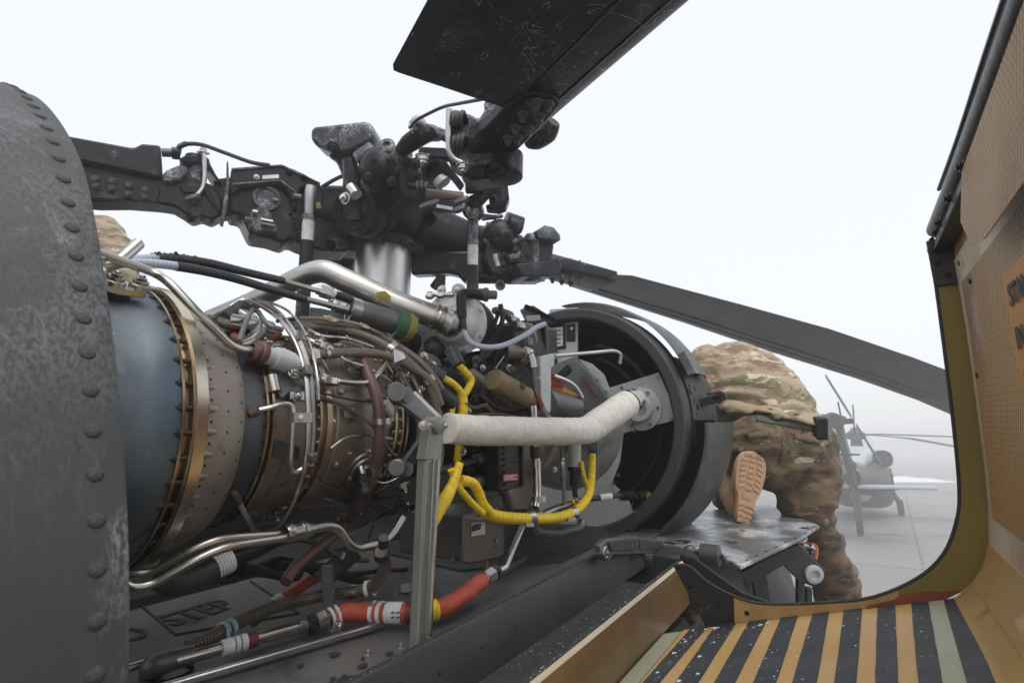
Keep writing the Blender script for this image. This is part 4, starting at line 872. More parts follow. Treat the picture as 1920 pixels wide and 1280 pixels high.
# ---- two control cables from the aft cowling
def ctl(name, label, pts, i_split, mat2, sl):
    t = thing(name, label, 'cable', pts[0], 'control cables over the hot section'); c = crom(pts, 8); k = int(len(c) * sl)
    B().tube(c[:k + 1], .0075, 12).build('pale_sleeve', 'sleeve', t); B().tube(c[k:], .0085, 12).build('black_jacket', 'rubber', t); return t, c, k
t1, c1, k1 = ctl('control_cable', 'upper black cable with a pale sleeve and frayed tape, leaving the aft cowling', [g(x, y, d=k) for x, y, k in ((190, 496, .86), (255, 486, .90), (320, 484, .95), (390, 493, 1.02), (460, 510, 1.10), (530, 526, 1.20))], 0, 0, .33)
fr = B()
for k in range(60):
    i = k1 + int(random.random() ** 1.5 * 9); p = c1[min(i, len(c1) - 1)]; d = V((random.uniform(-1, 1), random.uniform(-1, 1), random.uniform(-.4, 1.2))).normalized(); q = frame(d)[0] * .004
    e = p + d * random.uniform(.0085, .0125); fr.add([p + d * .006 - q, p + d * .006 + q, e + q * .5 + frame(d)[1] * .003, e - q * .4], [(0, 1, 2, 3)])
fr.build('frayed_tape', 'rubber', t1)
B().cyl(g(528, 526, d=1.197), g(606, 548, d=1.28), .0065).build('rod', 'steel', t1); nut(t1, g(612, 548, d=1.285), g(640, 557, d=1.3) - g(600, 545, d=1.28), .0165, .03); B().cyl(g(618, 550, d=1.29), g(660, 562, d=1.33), .011).build('rod_end', 'dark_steel', t1)
t2, c2, k2 = ctl('control_cable', 'lower black cable with a pale sleeve, leaving the aft cowling', [g(x, y, d=k) for x, y, k in ((190, 497, .82), (270, 493, .86), (350, 502, .92), (430, 519, 1.0), (500, 540, 1.10), (572, 561, 1.20))], 0, 0, .36)
B().cyl(g(570, 560, d=1.197), g(650, 580, d=1.275), .0070).build('rod', 'steel', t2)

# ------------------------------------------------------------------ white wrapped duct
wd = thing('wrapped_duct', 'cream white cloth-wrapped duct lying level across the front of the engine', 'duct', g(980, 830, d=1.45))
P = [g(838, 802, d=1.12), g(850, 804, d=1.14), g(900, 807, d=1.22), g(970, 808, d=1.33), (g(1040, 808, d=1.44)), g(1085, 808, d=1.515), g(1105, 804, d=1.555), g(1118, 795, d=1.58), g(1148, 775, d=1.65), g(1176, 757, d=1.71)]
c = crom(P, 16); rr = []
for i, p in enumerate(c):
    t = i / (len(c) - 1); rr.append((.0312 + .0132 * t) * (1 + .025 * noise.noise(p * 38)) * (.80 if i == 0 else .94 if i == 1 else 1))
bb = B(); bb.tube(c, rr, 36)
bb.v = [p + V((noise.noise(p * 60), noise.noise(p * 60 + V((9, 0, 0))), noise.noise(p * 60 + V((0, 9, 0))))) * .0016 + (p - CAM).normalized() * (abs(noise.noise(p * 95)) * .0020) for p in bb.v]
bb.build('wrapping', 'white_wrap', wd, ang=60)
e = c[-1]; ed_ = (c[-1] - c[-4]).normalized()
B().lathe(e, ed_, [(-.004, .040), (.002, .034), (.012, .033), (.014, .037), (.024, .037), (.026, .033), (.06, .032)], 24).build('end_fitting', 'steel', wd)
B().lathe(e, ed_, [(.014, .038), (.016, .041), (.022, .041), (.024, .038)], 24).build('hose_clip', 'steel_bright', wd); B().bar(e + ed_ * .018 + U_ * .02 - R_ * .03 - D_ * .03, e + ed_ * .018 - U_ * .045 - R_ * .005 - D_ * .03, .007, .012).build('clip_screw', 'steel_bright', wd)

# ------------------------------------------------------------------ yellow wiring harness
yh = thing('wiring_harness', 'bright yellow taped wiring harness looping in front of the engine accessories', 'wiring harness', g(1000, 985, v=.24))
def yb(L_, r, v=.235, name='harness_branch', n=7):
    r = [q * .9 for q in r] if isinstance(r, list) else r * .9
    return B().hose([g(q[0], q[1], v=(q[2] if len(q) > 2 else v)) for q in L_], r, 12, n).build(name, 'yellow', yh)
yb([(866, 735), (868, 760), (866, 800), (860, 840), (857, 870), (855, 900)], [.0140, .0140, .0135, .0105, .0105, .0115], .14)
yb([(830, 708), (848, 718), (864, 734), (868, 748)], .0092, .14); yb([(860, 684), (872, 696), (884, 712), (878, 728), (868, 744)], .0098, .14)
yb([(850, 755), (846, 775), (850, 800)], .0092, .13)
yb([(862, 868), (850, 905), (835, 935), (815, 968), (805, 985)], [.009, .012, .0155, .0155, .015], .25)
yb([(846, 880), (858, 910), (880, 938), (905, 962)], .0085, .245); yb([(862, 900), (885, 905), (897, 922), (906, 945), (920, 962)], .0125, .24)
yb([(895, 950), (915, 963), (945, 970), (990, 972), (1035, 971), (1065, 964), (1090, 948), (1104, 925), (1108, 900), (1110, 872), (1111, 850)], [.0135, .0155, .0155, .0150, .0150, .0155, .0155, .0150, .0145, .0130, .0125], .23, n=8)
yb([(1090, 865), (1094, 890), (1104, 920)], .0075, .225)
for (x, y) in ((994, 972), (1073, 962)):
    clampband(yh, g(x, y, v=.23), R_ + D_ * .5, .0165, .024, 'steel', lug=False); B().prism([g(x - 9, y + 8, v=.245), g(x + 8, y + 8, v=.245), g(x + 7, y + 15, v=.245), g(x - 7, y + 15, v=.245)], -St * .003).build('clamp_tab', 'alu', yh)
B().cyl(g(1111, 852, v=.23), g(1111, 820, v=.2), .0145).build('black_boot', 'rubber', yh); B().cyl(g(832, 710, v=.14), g(790, 688, v=.10), .018, .022).build('black_boot', 'rubber', yh); B().cyl(g(861, 686, v=.14), g(846, 655, v=.11), .017).build('black_boot', 'rubber', yh); B().cyl(g(851, 758, v=.13), g(815, 728, v=.11), .019, .023).build('black_boot', 'rubber', yh)

# ------------------------------------------------------------------ engine control unit
ec = thing('control_unit', 'matte black finned electronics box with red label and two round connectors', 'control unit', g(940, 920, v=.2))
uA, uB = uvw(g(936, 870, v=.215))[0], uvw(g(979, 870, v=.215))[0]
wT, wB_ = uvw(g(936, 828, v=.215))[2], uvw(g(936, 922, v=.215))[2]
B().box(H((uA + uB) / 2, .15, (wT + wB_) / 2), (Fw, St, Up), ((uB - uA) / 2, .065, (wT - wB_) / 2)).build('case', 'black', ec, bevel=.004)
for k in range(7): w = wB_ + .016 + (wT - wB_ - .03) * k / 6; B().box(H((uA + uB) / 2 - .006, .217, w), (Fw, St, Up), ((uB - uA) / 2 - .02, .005, .0028)).build('cooling_fin', 'black', ec)
B().box(H(uB - .008, .218, (wT + wB_) / 2), (Fw, St, Up), (.004, .006, (wT - wB_) / 2 - .004)).build('side_rib', 'black', ec)
pz = g(956, 893, v=.222); lb = B().prism([g(943, 889, v=.2225), g(971, 887, v=.2225), g(971, 900, v=.2225), g(943, 902, v=.2225)], St * .001).build('red_label', 'red', ec)
for k in range(3): B().prism([g(946, 891.5 + k * 3.4, v=.2238), g(968 - 5 * (k % 2), 889.8 + k * 3.4, v=.2238), g(968 - 5 * (k % 2), 890.9 + k * 3.4, v=.2238), g(946, 892.6 + k * 3.4, v=.2238)], St * .0003).build('label_line', 'white', lb)
for (x, y) in ((905, 860), (905, 901)):
    p = g(x, y, v=.16); B().lathe(p, -Fw, [(-.05, .014), (-.012, .014), (-.010, .018), (.004, .018), (.006, .014), (.03, .013), (.034, .010), (.05, .009)], 16).build('connector', 'alu_dark', ec); nut(ec, p + Fw * .012, Fw, .0185, .012, 'alu')
for L_, nm in ((((895, 862, .165), (870, 868, .175), (845, 876, .19), (815, 884, .21), (790, 890, .2)), 'upper'), (((893, 904, .165), (870, 908, .18), (845, 920, .20), (818, 938, .21), (795, 950, .2)), 'lower')):
    t = thing('connector_lead', f'black corrugated lead plugged into the {nm} connector of the black electronics box', 'cable', g(L_[2][0], L_[2][1], v=.2))
    B().hose([g(x, y, v=k) for x, y, k in L_], .0078, 12, 8).build('lead', 'corrugated', t)
# ------------------------------------------------------------------ brown ignition box with data plate
ib = thing('exciter_box', 'brown metal ignition box with small data plate below the yellow harness', 'box', g(880, 1060, v=.17))
o_ = [(871, 966), (946, 974), (946, 1040), (938, 1046), (880, 1058), (868, 1055)]
B().prism([g(x, y, v=.185) for x, y in o_], -St * .012).build('cover', 'box_brown', ib, bevel=.005)
ua_ = uvw(g(871, 1000, v=.172))[0]; wt_ = uvw(g(871, 966, v=.172))[2]; wb_ = uvw(g(871, 1054, v=.172))[2]; ub_ = uvw(g(940, 1000, v=.172))[0]
B().box(H((ua_ + ub_) / 2, .07, (wt_ + wb_) / 2), (Fw, St, Up), ((ub_ - ua_) / 2, .10, (wt_ - wb_) / 2)).build('case', 'box_brown', ib, bevel=.006)
dp = B().prism([g(x, y, v=.1862) for x, y in ((883, 980), (909, 978), (909, 1001), (883, 1005))], St * .0012).build('data_plate', 'alu', ib)
text('0000', 'ink', dp, g(885, 996, v=.1878), Fw, Up, .0165, lift=.0006, weight=.0007); B().prism([g(887, 982.4, v=.1876), g(905, 981, v=.1876), g(905, 982.6, v=.1876), g(887, 984, v=.1876)], St * .0003).build('print_line', 'ink', dp)
put('cap', 'bolt', ib, g(858, 1013, u=ua_ - .001), -Fw, .004); put('cap', 'bolt', ib, g(930, 1014, v=.186), St, .0045); nut(ib, g(853, 1048, u=ua_ - .01), -Fw + St * .3, .007, .02, 'steel')
for y in (1008, 1022): B().prism([g(926, y, v=.1862), g(945, y - 1, v=.1862), g(945, y + 2, v=.1862), g(926, y + 3, v=.1862)], St * .002).build('cover_rib', 'box_brown', ib)
B().box(g(911, 1058, v=.16), (Fw, St, Up), (.006, .004, .009)).build('yellow_tag', 'mustard', ib)
# ------------------------------------------------------------------ pipes between harness and inlet
tb = thing('drain_tube', 'vertical steel tube with brown sleeve crossing behind the white wrapped duct', 'pipe', g(1006, 950, v=.19))
P = [g(x, y, v=.19) for x, y in ((998, 760), (1001, 800), (1004, 850), (1006, 890), (1007, 925), (1003, 950))]
B().hose(P, .0125, 12).build('tube', 'steel_bright', tb); B().cyl(g(1003, 836, v=.19), g(1005, 858, v=.19), .0148).build('brown_sleeve', 'brown_hose', tb)
clampband(tb, g(1006, 935, v=.19), V((0, 0, 1)), .014, .016, 'steel'); clampband(tb, g(1005, 870, v=.19), V((0, 0, 1)), .013, .018, 'alu', lug=False)
sc_ = thing('brass_canister', 'tarnished brass canister with bent neck above the white wrapped duct', 'canister', g(950, 740, v=.12))
a0_, a1_ = g(926, 712, v=.17), g(980, 742, v=.17); d_ = (a1_ - a0_).normalized(); L_ = (a1_ - a0_).length
B().lathe(a0_, d_, [(-.004, 0), (-.004, .026), (.004, .030), (L_, .029), (L_ + .004, .0305), (L_ + .01, .0305), (L_ + .012, .02)], 24).build('can', 'brass_can', sc_)
B().pipe([a1_ + d_ * .005, g(996, 752, v=.17), g(999, 775, v=.17)], .019, .025, 14).build('neck', 'brass_can', sc_); B().cyl(g(999, 770, v=.17), g(1000, 800, v=.165), .013).build('neck_tube', 'steel_bright', sc_)
B().pipe([g(880, 720, v=.1), g(910, 726, v=.11), g(922, 716, v=.1)], .003, .01, 6).build('wire_stay', 'steel', sc_); B().pipe([g(905, 735, v=.14), g(945, 755, v=.14), g(960, 752, v=.13)], .003, .01, 6).build('wire_stay', 'steel', sc_)
for (nm, lab, L_, r, mt) in (('fuel_tube', 'slim braided fuel line standing beside the steel fuel filter', ((1050, 830, .2), (1054, 860, .2), (1056, 890, .205), (1058, 945, .21)), .0055, 'braid'),
                             ('fuel_filter', 'grey fuel filter with black lower end hanging in front of the inlet', ((1078, 825, .2), (1078, 880, .2)), .019, 'alu_paint')):
    t = thing(nm, lab, 'fuel line' if 'tube' in nm else 'filter', g(L_[-1][0], L_[-1][1], v=.21)); P = [g(x, y, v=k) for x, y, k in L_]; B().hose(P, r, 14).build('body', mt, t)
    if nm == 'fuel_tube': nut(t, P[2], P[3] - P[1], .009, .03, 'alu_dark'); nut(t, g(1055, 868, v=.203), P[3] - P[1], .0075, .02, 'steel')
    else: B().lathe(P[1], P[0] - P[1], [(-.08, 0), (-.08, .007), (-.05, .008), (-.048, .0155), (-.006, .0165), (-.004, .022), (.006, .022), (.008, .019)], 20).build('end_cap', 'black', t); B().pipe([P[1] - Up * .07, P[1] - Up * .10, g(1062, 948, v=.2)], .006, .015).build('outlet', 'steel', t)
cp_ = thing('crossover_pipe', 'fat grey pipe bent under the yellow harness with yellow band at one end', 'pipe', g(1040, 1000, v=.2))
B().pipe([g(x, y, v=.2) for x, y in ((1012, 962), (1000, 975), (1004, 996), (1045, 1000), (1088, 988), (1092, 976))], .0125, .03, 14).build('pipe', 'alu_dark', cp_)
B().pipe([g(x, y, v=.2) for x, y in ((1010, 968), (1040, 954), (1068, 945), (1085, 940))], .010, .02, 12).build('pipe', 'steel', cp_); clampband(cp_, g(1074, 943, v=.2), R_ + U_ * .3, .0115, .014, 'yellow', lug=False); nut(cp_, g(1082, 940, v=.2), R_ + U_ * .3, .013, .016)
rdp = thing('support_rod', 'slanted steel rod running down from the yellow harness to the deck hose', 'rod', g(945, 1066, v=.2))
B().cyl(g(980, 985, v=.2), g(948, 1064, v=.2), .0075).build('rod', 'alu', rdp); nut(rdp, g(972, 1052, v=.1), g(990, 1045, v=.1) - g(960, 1060, v=.1), .014, .03, 'dark_steel')
B().cyl(g(940, 1072, v=.16), g(992, 1046, v=.1), .009).build('rod_end', 'alu_dark', rdp)

# ------------------------------------------------------------------ orange fire-sleeved hose on the deck
oh = thing('fire_sleeved_hose', 'orange-red sleeved hose with white and yellow bands lying along the deck', 'hose', g(720, 1165, w=DW))
dz = DW + .028
P = [g(x, y, w=dz + k) for x, y, k in ((620, 1160, .0), (650, 1148, .004), (690, 1146, .004), (740, 1148, .004), (790, 1147, .004), (830, 1138, .006), (865, 1118, .012), (890, 1098, .018), (908, 1085, .024))]
c = crom(P, 7); n = len(c); rr = [.0165 + .0022 * noise.noise(p * 30) for p in c]; rr[0] = .013; rr[-1] = .013
bb = B(); bb.tube(c, rr, 18); bb.v = [p + V((noise.noise(p * 55), noise.noise(p * 55 + V((7, 0, 0))), noise.noise(p * 55 + V((0, 7, 0))))) * .0026 for p in bb.v]; bb.build('sleeve', 'orange_sleeve', oh, ang=70)
def bandat(x0, x1, mat, r=.019, name='band'):
    i0 = min(range(n), key=lambda i: abs(960 + FPX * (c[i] - CAM).dot(R_) / (c[i] - CAM).dot(D_) - x0)); i1 = min(range(n), key=lambda i: abs(960 + FPX * (c[i] - CAM).dot(R_) / (c[i] - CAM).dot(D_) - x1)); i1 = max(i1, i0 + 1)
    return B().tube(c[i0:i1 + 1], r, 18).build(name, mat, oh)
lbn = bandat(728, 757, 'white', .0188, 'white_label'); bandat(759, 770, 'maroon', .0186); bandat(770, 800, 'maroon', .0178); bandat(806, 820, 'yellow', .0190, 'yellow_band')
for x in (700, 708): bandat(x, x + 4, 'white', .0196, 'white_tie')
nrm_ = (CAM - g(742, 1140, w=dz)).normalized()
for i in range(3):
    for j in range(2): p = g(738 + j * 8, 1138 + i * 8, w=dz) ; B().box(g(736 + j * 10, 1139 + i * 9, w=dz + .014), (c[n // 2] - c[n // 2 - 1]).normalized() and (Fw, St, Up), (.003, .0015, .001)).build('ink_mark', 'ink', oh)
nut(oh, g(918, 1079, w=dz + .028), c[-1] - c[-4], .016, .026, 'alu'); nut(oh, g(928, 1073, w=dz + .03), c[-1] - c[-4], .018, .012, 'dark_steel'); B().cyl(g(930, 1074, w=dz + .03), g(948, 1064, w=dz + .036), .0085).build('stub', 'alu', oh)
nut(oh, g(602, 1165, w=dz), c[4] - c[0], .018, .022, 'steel_bright'); nut(oh, g(586, 1169, w=dz), c[4] - c[0], .019, .014, 'dark_steel'); B().cyl(g(560, 1174, w=dz), g(586, 1168, w=dz), .013).build('collar', 'alu_dark', oh)
wr = B(); p = g(618, 1160, w=dz)
for k in (0, .011): wr.lathe(p + (c[3] - c[0]).normalized() * k, c[3] - c[0], [(-.0028, .0185), (-.0018, .0225), (.0018, .0225), (.0028, .0185)], 18)
wr.build('white_clamp', 'white', oh); put('hex_bright', 'bolt', oh, g(633, 1172, w=dz + .012), St, .006)
mp_ = thing('fuel_pipe', 'polished pipe with white and dark red markers leading from the elbow to the orange hose', 'pipe', g(420, 1215, w=DW))
P = [g(330, 1237, w=DW + .026), g(420, 1213, w=DW + .026), g(562, 1174, w=DW + .027)]
B().tube(P, .0098, 14).build('pipe', 'steel_bright', mp_)
for (x0, x1, mt, r, nm) in ((415, 437, 'white', .013, 'white_marker'), (440, 448, 'white', .0135, 'white_marker'), (451, 462, 'white', .0135, 'white_marker'), (463, 481, 'maroon', .0128, 'red_marker')):
    f = lambda x: P[0].lerp(P[2], 0) + (P[2] - P[0]) * 0
    a0_ = g(x0, 1214 - (x0 - 420) * .277, w=DW + .026); a1_ = g(x1, 1214 - (x1 - 420) * .277, w=DW + .026); B().cyl(a0_, a1_, r).build(nm, mt, mp_)
B().cyl(g(324, 1236, w=DW + .026), g(362, 1226, w=DW + .026), .015).build('dark_nut', 'alu_dark', mp_)
B().pipe([g(325, 1236, w=DW + .026), g(285, 1246, w=DW + .026), g(282, 1275, w=DW - .02), g(283, 1330, w=DW - .1)], .0165, .022, 16).build('elbow', 'alu_dark', mp_)
B().cyl(g(240, 1252, w=DW + .02), g(280, 1240, w=DW + .02), .006).build('side_stub', 'steel', mp_)
bh = thing('braided_hose', 'coarse bronze braided hose snaking along the deck above the polished pipe', 'hose', g(520, 1160, w=DW + .02))
P = [g(x, y, w=DW + k) for x, y, k in ((348, 1212, .035), (400, 1192, .04), (470, 1155, .045), (540, 1130, .05), (610, 1115, .055), (660, 1109, .06), (695, 1101, .068), (714, 1082, .10), (722, 1062, .13), (716, 1040, .165))]
B().hose(P, .0115, 14).build('braid', 'braid_coarse', bh); nut(bh, P[-1], P[-1] - P[-2], .0135, .03, 'dark_steel'); B().cyl(P[-1], P[-1] + (P[-1] - P[-2]).normalized() * .06 + D_ * .03, .008).build('end_stub', 'dark_steel', bh); bc = B()
for x in (419, 432): q = g(x, 1181 - (x - 419) * .4, w=DW + .042); bc.lathe(q, P[2] - P[1], [(-.004, .0118), (-.003, .0145), (.003, .0145), (.004, .0118)], 16)
bc.build('blue_clamp', 'lt_blue', bh); B().bar(g(424, 1185, w=DW + .04), g(428, 1208, w=DW + .026), .02, .004).build('blue_link', 'lt_blue', bh)
wc_ = B()
for x in (689, 699): q = g(x, 1103 - (x - 689) * .2, w=DW + .067); wc_.lathe(q, P[6] - P[5], [(-.004, .0125), (-.003, .015), (.003, .015), (.004, .0125)], 16)
wc_.build('white_clamp', 'white', bh); B().bar(g(692, 1112, w=DW + .06), g(696, 1132, w=DW + .05), .012, .006).build('clamp_tab', 'alu', bh); clampband(bh, g(660, 1109, w=DW + .06), P[6] - P[4], .0118, .02, 'steel', lug=False)
# ------------------------------------------------------------------ nacelle ring and inlet bulkhead
na = thing('inlet_bulkhead', 'round dark grey nacelle ring with light grey inlet bulkhead in front of the engine', 'bulkhead', H(1.5, .1, -.45))
NO = H(0, .02, .0)
def nl(prof, mat, name, a0=0, a1=360, seg=96, O=NO, bev=0): return B().lathe(O, Fw, prof, seg, a0, a1, hint=Up).build(name, mat, na)
nl([(1.57, .378), (1.49, .388), (1.455, .392), (1.450, .398), (1.450, .426), (1.455, .432), (1.56, .438), (1.60, .430), (1.60, .37), (1.57, .378)], 'rubber_olive', 'ring_lip')
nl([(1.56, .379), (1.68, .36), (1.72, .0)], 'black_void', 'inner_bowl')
# louvre ledges seen inside the dark openings
for k, r in enumerate((.30, .245)): nl([(1.56 + k * .02, r), (1.56 + k * .02, r + .012), (1.575 + k * .02, r + .012), (1.575 + k * .02, r)], 'black', 'inner_ledge', 15, 75, 24); 
nl([(1.565, .31), (1.565, .322), (1.58, .322), (1.58, .31)], 'black', 'inner_ledge', 100, 165, 24)
def plate(L_, u, mat, name, th=.008, bev=.0015): return B().prism([g(x, y, u=u) for x, y in L_], Fw * th).build(name, mat, na, bevel=bev)
plate([(1030, 580), (1083, 576), (1083, 672), (1030, 672)], 1.500, 'alu_paint', 'upper_panel')
plate([(1083, 672), (1110, 682), (1132, 702), (1142, 727), (1235, 698), (1254, 740), (1264, 788), (1168, 812), (1120, 830), (1060, 830), (1020, 800), (1020, 672)], 1.497, 'alu_paint', 'centre_panel')
plate([(1020, 690), (1078, 668), (1120, 720), (1150, 760), (1110, 770), (1020, 765)], 1.47, 'alu_dark', 'duct_flange', .02)
plate([(1040, 826), (1122, 829), (1168, 812), (1162, 865), (1147, 905), (1175, 932), (1196, 985), (1165, 1008), (1080, 1045), (1020, 1030), (1000, 900)], 1.490, 'alu_paint', 'lower_panel')
plate([(1062, 640), (1062, 608), (1078, 606), (1078, 640)], 1.4955, 'black', 'label_frame', .004); lp_ = plate([(1030, 615), (1055, 612), (1055, 648), (1030, 652)], 1.491, 'white', 'data_label', .004); plate([(1025, 610), (1060, 607), (1060, 653), (1025, 657)], 1.4945, 'black', 'label_frame', .004)
for k in range(4): plate([(1034, 620 + k * 8), (1051, 618 + k * 8), (1051, 620 + k * 8), (1034, 622 + k * 8)], 1.4895, 'ink', 'label_line', .0008, 0)
plate([(1036, 708), (1064, 682), (1070, 694), (1042, 722)], 1.462, 'black', 'small_label', .006)
plate([(1088, 708), (1092, 706), (1118, 742), (1114, 745)], 1.464, 'maroon', 'red_streak', .005, 0)
for (x, y) in ((1166, 727), (1232, 706), (1190, 808), (1258, 786), (1152, 848), (1160, 890), (1175, 985), (1120, 712), (1095, 690), (1073, 616), (1136, 735), (1090, 722), (1060, 750), (1150, 905), (1110, 860)): put('cap', 'bolt', na, g(x, y, u=1.489), -Fw, .0062)
# round boss that takes the white duct
bo = g(1202, 766, u=1.496)
B().lathe(bo, -Fw, [(0, .078), (.006, .077), (.008, .074), (.008, .05), (.03, .047), (.034, .044), (.034, .030), (.012, .028), (.012, 0)], 32).build('duct_boss', 'alu_paint', na)
for k in range(6): put('cap', 'bolt', na, bo - Fw * .008 + (St * math.cos(k * 1.047) + Up * math.sin(k * 1.047)) * .064, -Fw, .006)
# lower swirl casing of the engine inlet
B().lathe(AX, Fw, [(.86, .14), (.92, .165), (1.02, .18), (1.022, .196), (1.05, .196), (1.052, .185), (1.2, .20), (1.3, .22), (1.42, .25)], 64, 95, 240, hint=Up).build('inlet_casing', 'casing_grey', na)
# grey upright bracket, bent rod, yellow pouch
B().prism([g(x, y, v=.19) for x, y in ((1014, 668), (1040, 662), (1040, 684), (1034, 690), (1033, 772), (1016, 776))], -St * .02).build('upright_bracket', 'alu_paint', na, bevel=.003)
B().pipe([g(1040, 667, d=1.72), g(1100, 662, d=1.78), g(1152, 657, d=1.82), g(1165, 663, d=1.83), g(1162, 682, d=1.83)], .0062, .016, 10).build('bent_rod', 'alu', na)
B().lathe(g(1040, 668, d=1.72), R_, [(-.008, .012), (.006, .012), (.008, 0)], 12).build('blue_cap', 'lt_blue', na)
B().pipe([g(1022, 606, d=1.66), g(1024, 640, d=1.67), g(1024, 665, d=1.68)], .008, .02).build('stand_pipe', 'alu_dark', na)
yp = thing('yellow_pouch', 'orange-yellow plastic pouch with red tag tucked into the inlet front', 'pouch', g(1060, 740, d=1.74))
B().prism([g(x, y, d=1.74) for x, y in ((1030, 715), (1050, 722), (1090, 744), (1096, 750), (1075, 750), (1032, 738))], D_ * .03).build('pouch', 'yellow_pouch', yp, bevel=.004)
B().prism([g(x, y, d=1.735) for x, y in ((1037, 711), (1058, 718), (1055, 730), (1035, 724))], -D_ * .003).build('red_tag', 'red', yp)
B().hose([g(x, y, d=1.735) for x, y in ((1036, 704), (1058, 712), (1078, 724), (1092, 746))], .008, 10).build('clear_tube', 'alu', yp); nut(yp, g(1034, 704, d=1.735), R_, .012, .014, 'red')
B().lathe(g(1020, 756, d=1.72), R_ * .9 + D_ * .3 - U_ * .2, [(-.02, .05), (.0, .052), (.05, .048), (.12, .045), (.13, .03)], 24).build('intake_elbow', 'alu_dark', na)
# plug with yellow rings and black lead entering the lower opening
pl_ = thing('electrical_plug', 'black electrical plug with white sleeve and yellow rings entering the lower bulkhead opening', 'plug', g(1150, 930, d=1.8))
P = [g(x, y, d=k) for x, y, k in ((1108, 935, 1.76), (1140, 931, 1.78), (1165, 928, 1.80), (1190, 928, 1.84))]
B().hose(P, .0085, 12).build('lead', 'rubber', pl_); B().cyl(g(1124, 933, d=1.768), g(1146, 930, d=1.784), .0115).build('white_sleeve', 'white', pl_)
for k in range(5): B().lathe(P[2] + (P[3] - P[2]) * (k / 5), P[3] - P[2], [(-.004, .012), (0, .018), (.004, .012)], 14).build('gland_ring', 'black', pl_)
for k in range(3): B().lathe(g(1208 + k * 4, 932, d=1.86), R_ + D_ * .5, [(-.002, .014), (-.002, .019), (.002, .019), (.002, .014)], 16).build('yellow_ring', 'mustard', pl_)
B().lathe(g(1196, 930, d=1.85), R_ + D_ * .5, [(0, 0), (0, .016), (.05, .016), (.05, 0)], 14).build('plug_body', 'black', pl_)
B().hose([g(x, y, d=1.83) for x, y in ((1186, 940), (1185, 955), (1200, 962), (1222, 950))], .0018, 6).build('lock_wire', 'steel', pl_)

# ------------------------------------------------------------------ forward nacelle skin outside the ring
ns = thing('nacelle_skin', 'frosted grey nacelle skin panels standing proud around the dark ring', 'nacelle', H(1.7, .45, -.4))
def skin(prof, a0, a1, mat, name, seg=40): return B().lathe(NO, Fw, prof, seg, a0, a1, hint=Up).build(name, mat, ns)
skin([(1.50, .462), (1.52, .468), (1.75, .470), (1.80, .462), (1.80, .456), (1.75, .464), (1.52, .461), (1.50, .462)], -5, 70, 'skin_frost', 'upper_skin')
skin([(1.49, .486), (1.495, .494), (1.55, .507), (1.62, .517), (1.80, .520), (1.80, .510), (1.62, .507), (1.55, .498), (1.50, .486), (1.49, .486)], 92, 205, 'skin_frost', 'lower_skin')
skin([(1.545, .436), (1.548, .505), (1.552, .505), (1.549, .436)], 91, 206, 'black_void', 'skin_closure')
skin([(1.52, .441), (1.74, .441), (1.74, .435), (1.52, .435)], 60, 206, 'black', 'inner_liner')
skin([(1.52, .441), (1.90, .441), (1.90, .435), (1.52, .435)], 66, 100, 'rubber_olive', 'side_panel')
B().lathe(NO, Fw, [(1.49, .465), (1.495, .490), (1.58, .492), (1.585, .468)], 12, 62, 72, hint=Up).build('skin_lip', 'skin_frost', ns)
for (a, u) in ((75, 1.56), (82, 1.57), (88, 1.58), (94, 1.56), (76, 1.63), (97, 1.6)): p = RA(u, 0, 0); put('rivet_dark', 'rivet', ns, NO + Fw * u + rdir(a) * .441, rdir(a), .0075)
for (a, u, s) in ((78, 1.54, .011), (85, 1.60, .013), (92, 1.54, .011)): B().lathe(NO + Fw * u + rdir(a) * .4415, rdir(a), [(0, s), (.0012, s * .95), (.0012, 0)], 16).build('lightening_hole', 'black_void', ns)
lt = thing('cowl_latch', 'black latch handle sticking out of the nacelle side towards the kneeling person', 'latch', g(1330, 755, d=2.02))
a0_, a1_ = g(1300, 756, d=1.95), g(1352, 744, d=1.98)
B().bar(a0_, a1_, .035, .022, U_).build('lever', 'rotor', lt, bevel=.006); B().prism([g(x, y, d=1.965) for x, y in ((1328, 738), (1350, 731), (1362, 738), (1363, 750), (1350, 758), (1332, 752))], D_ * .03).build('grip', 'rotor', lt, bevel=.006)
B().prism([g(x, y, d=1.945) for x, y in ((1336, 744), (1348, 741), (1350, 746), (1338, 749))], D_ * .002).build('slot', 'black_void', lt)

# ------------------------------------------------------------------ hinge casting at the sill end and the forward fixed platform
hg = thing('door_hinge', 'grey cast hinge arm with embossed marks at the forward end of the side rail', 'hinge', g(1210, 1040, d=1.5))
B().prism([g(x, y, v=.36) for x, y in ((1125, 1022), (1138, 1010), (1190, 1004), (1285, 1020), (1305, 1028), (1312, 1045), (1285, 1048), (1270, 1036), (1150, 1040), (1142, 1052), (1128, 1048))], -St * .018).build('arm', 'alu_dark', hg, bevel=.003)
B().prism([g(x, y, v=.364) for x, y in ((1140, 1016), (1195, 1010), (1195, 1032), (1148, 1033))], -St * .002).build('arm_recess', 'rail', hg, bevel=.0008); B().prism([g(x, y, v=.364) for x, y in ((1200, 1010), (1272, 1022), (1270, 1030), (1200, 1031))], -St * .002).build('arm_recess', 'rail', hg, bevel=.0008)
text('MLK 40', 'alu', hg, g(1222, 1028, v=.3655), Fw, Up, .012, lift=.0006); text('E', 'alu', hg, g(1184, 1026, v=.3655), Fw, Up, .016, lift=.0006); text('B', 'alu', hg, g(1208, 1027, v=.3655), Fw, Up, .016, lift=.0006)
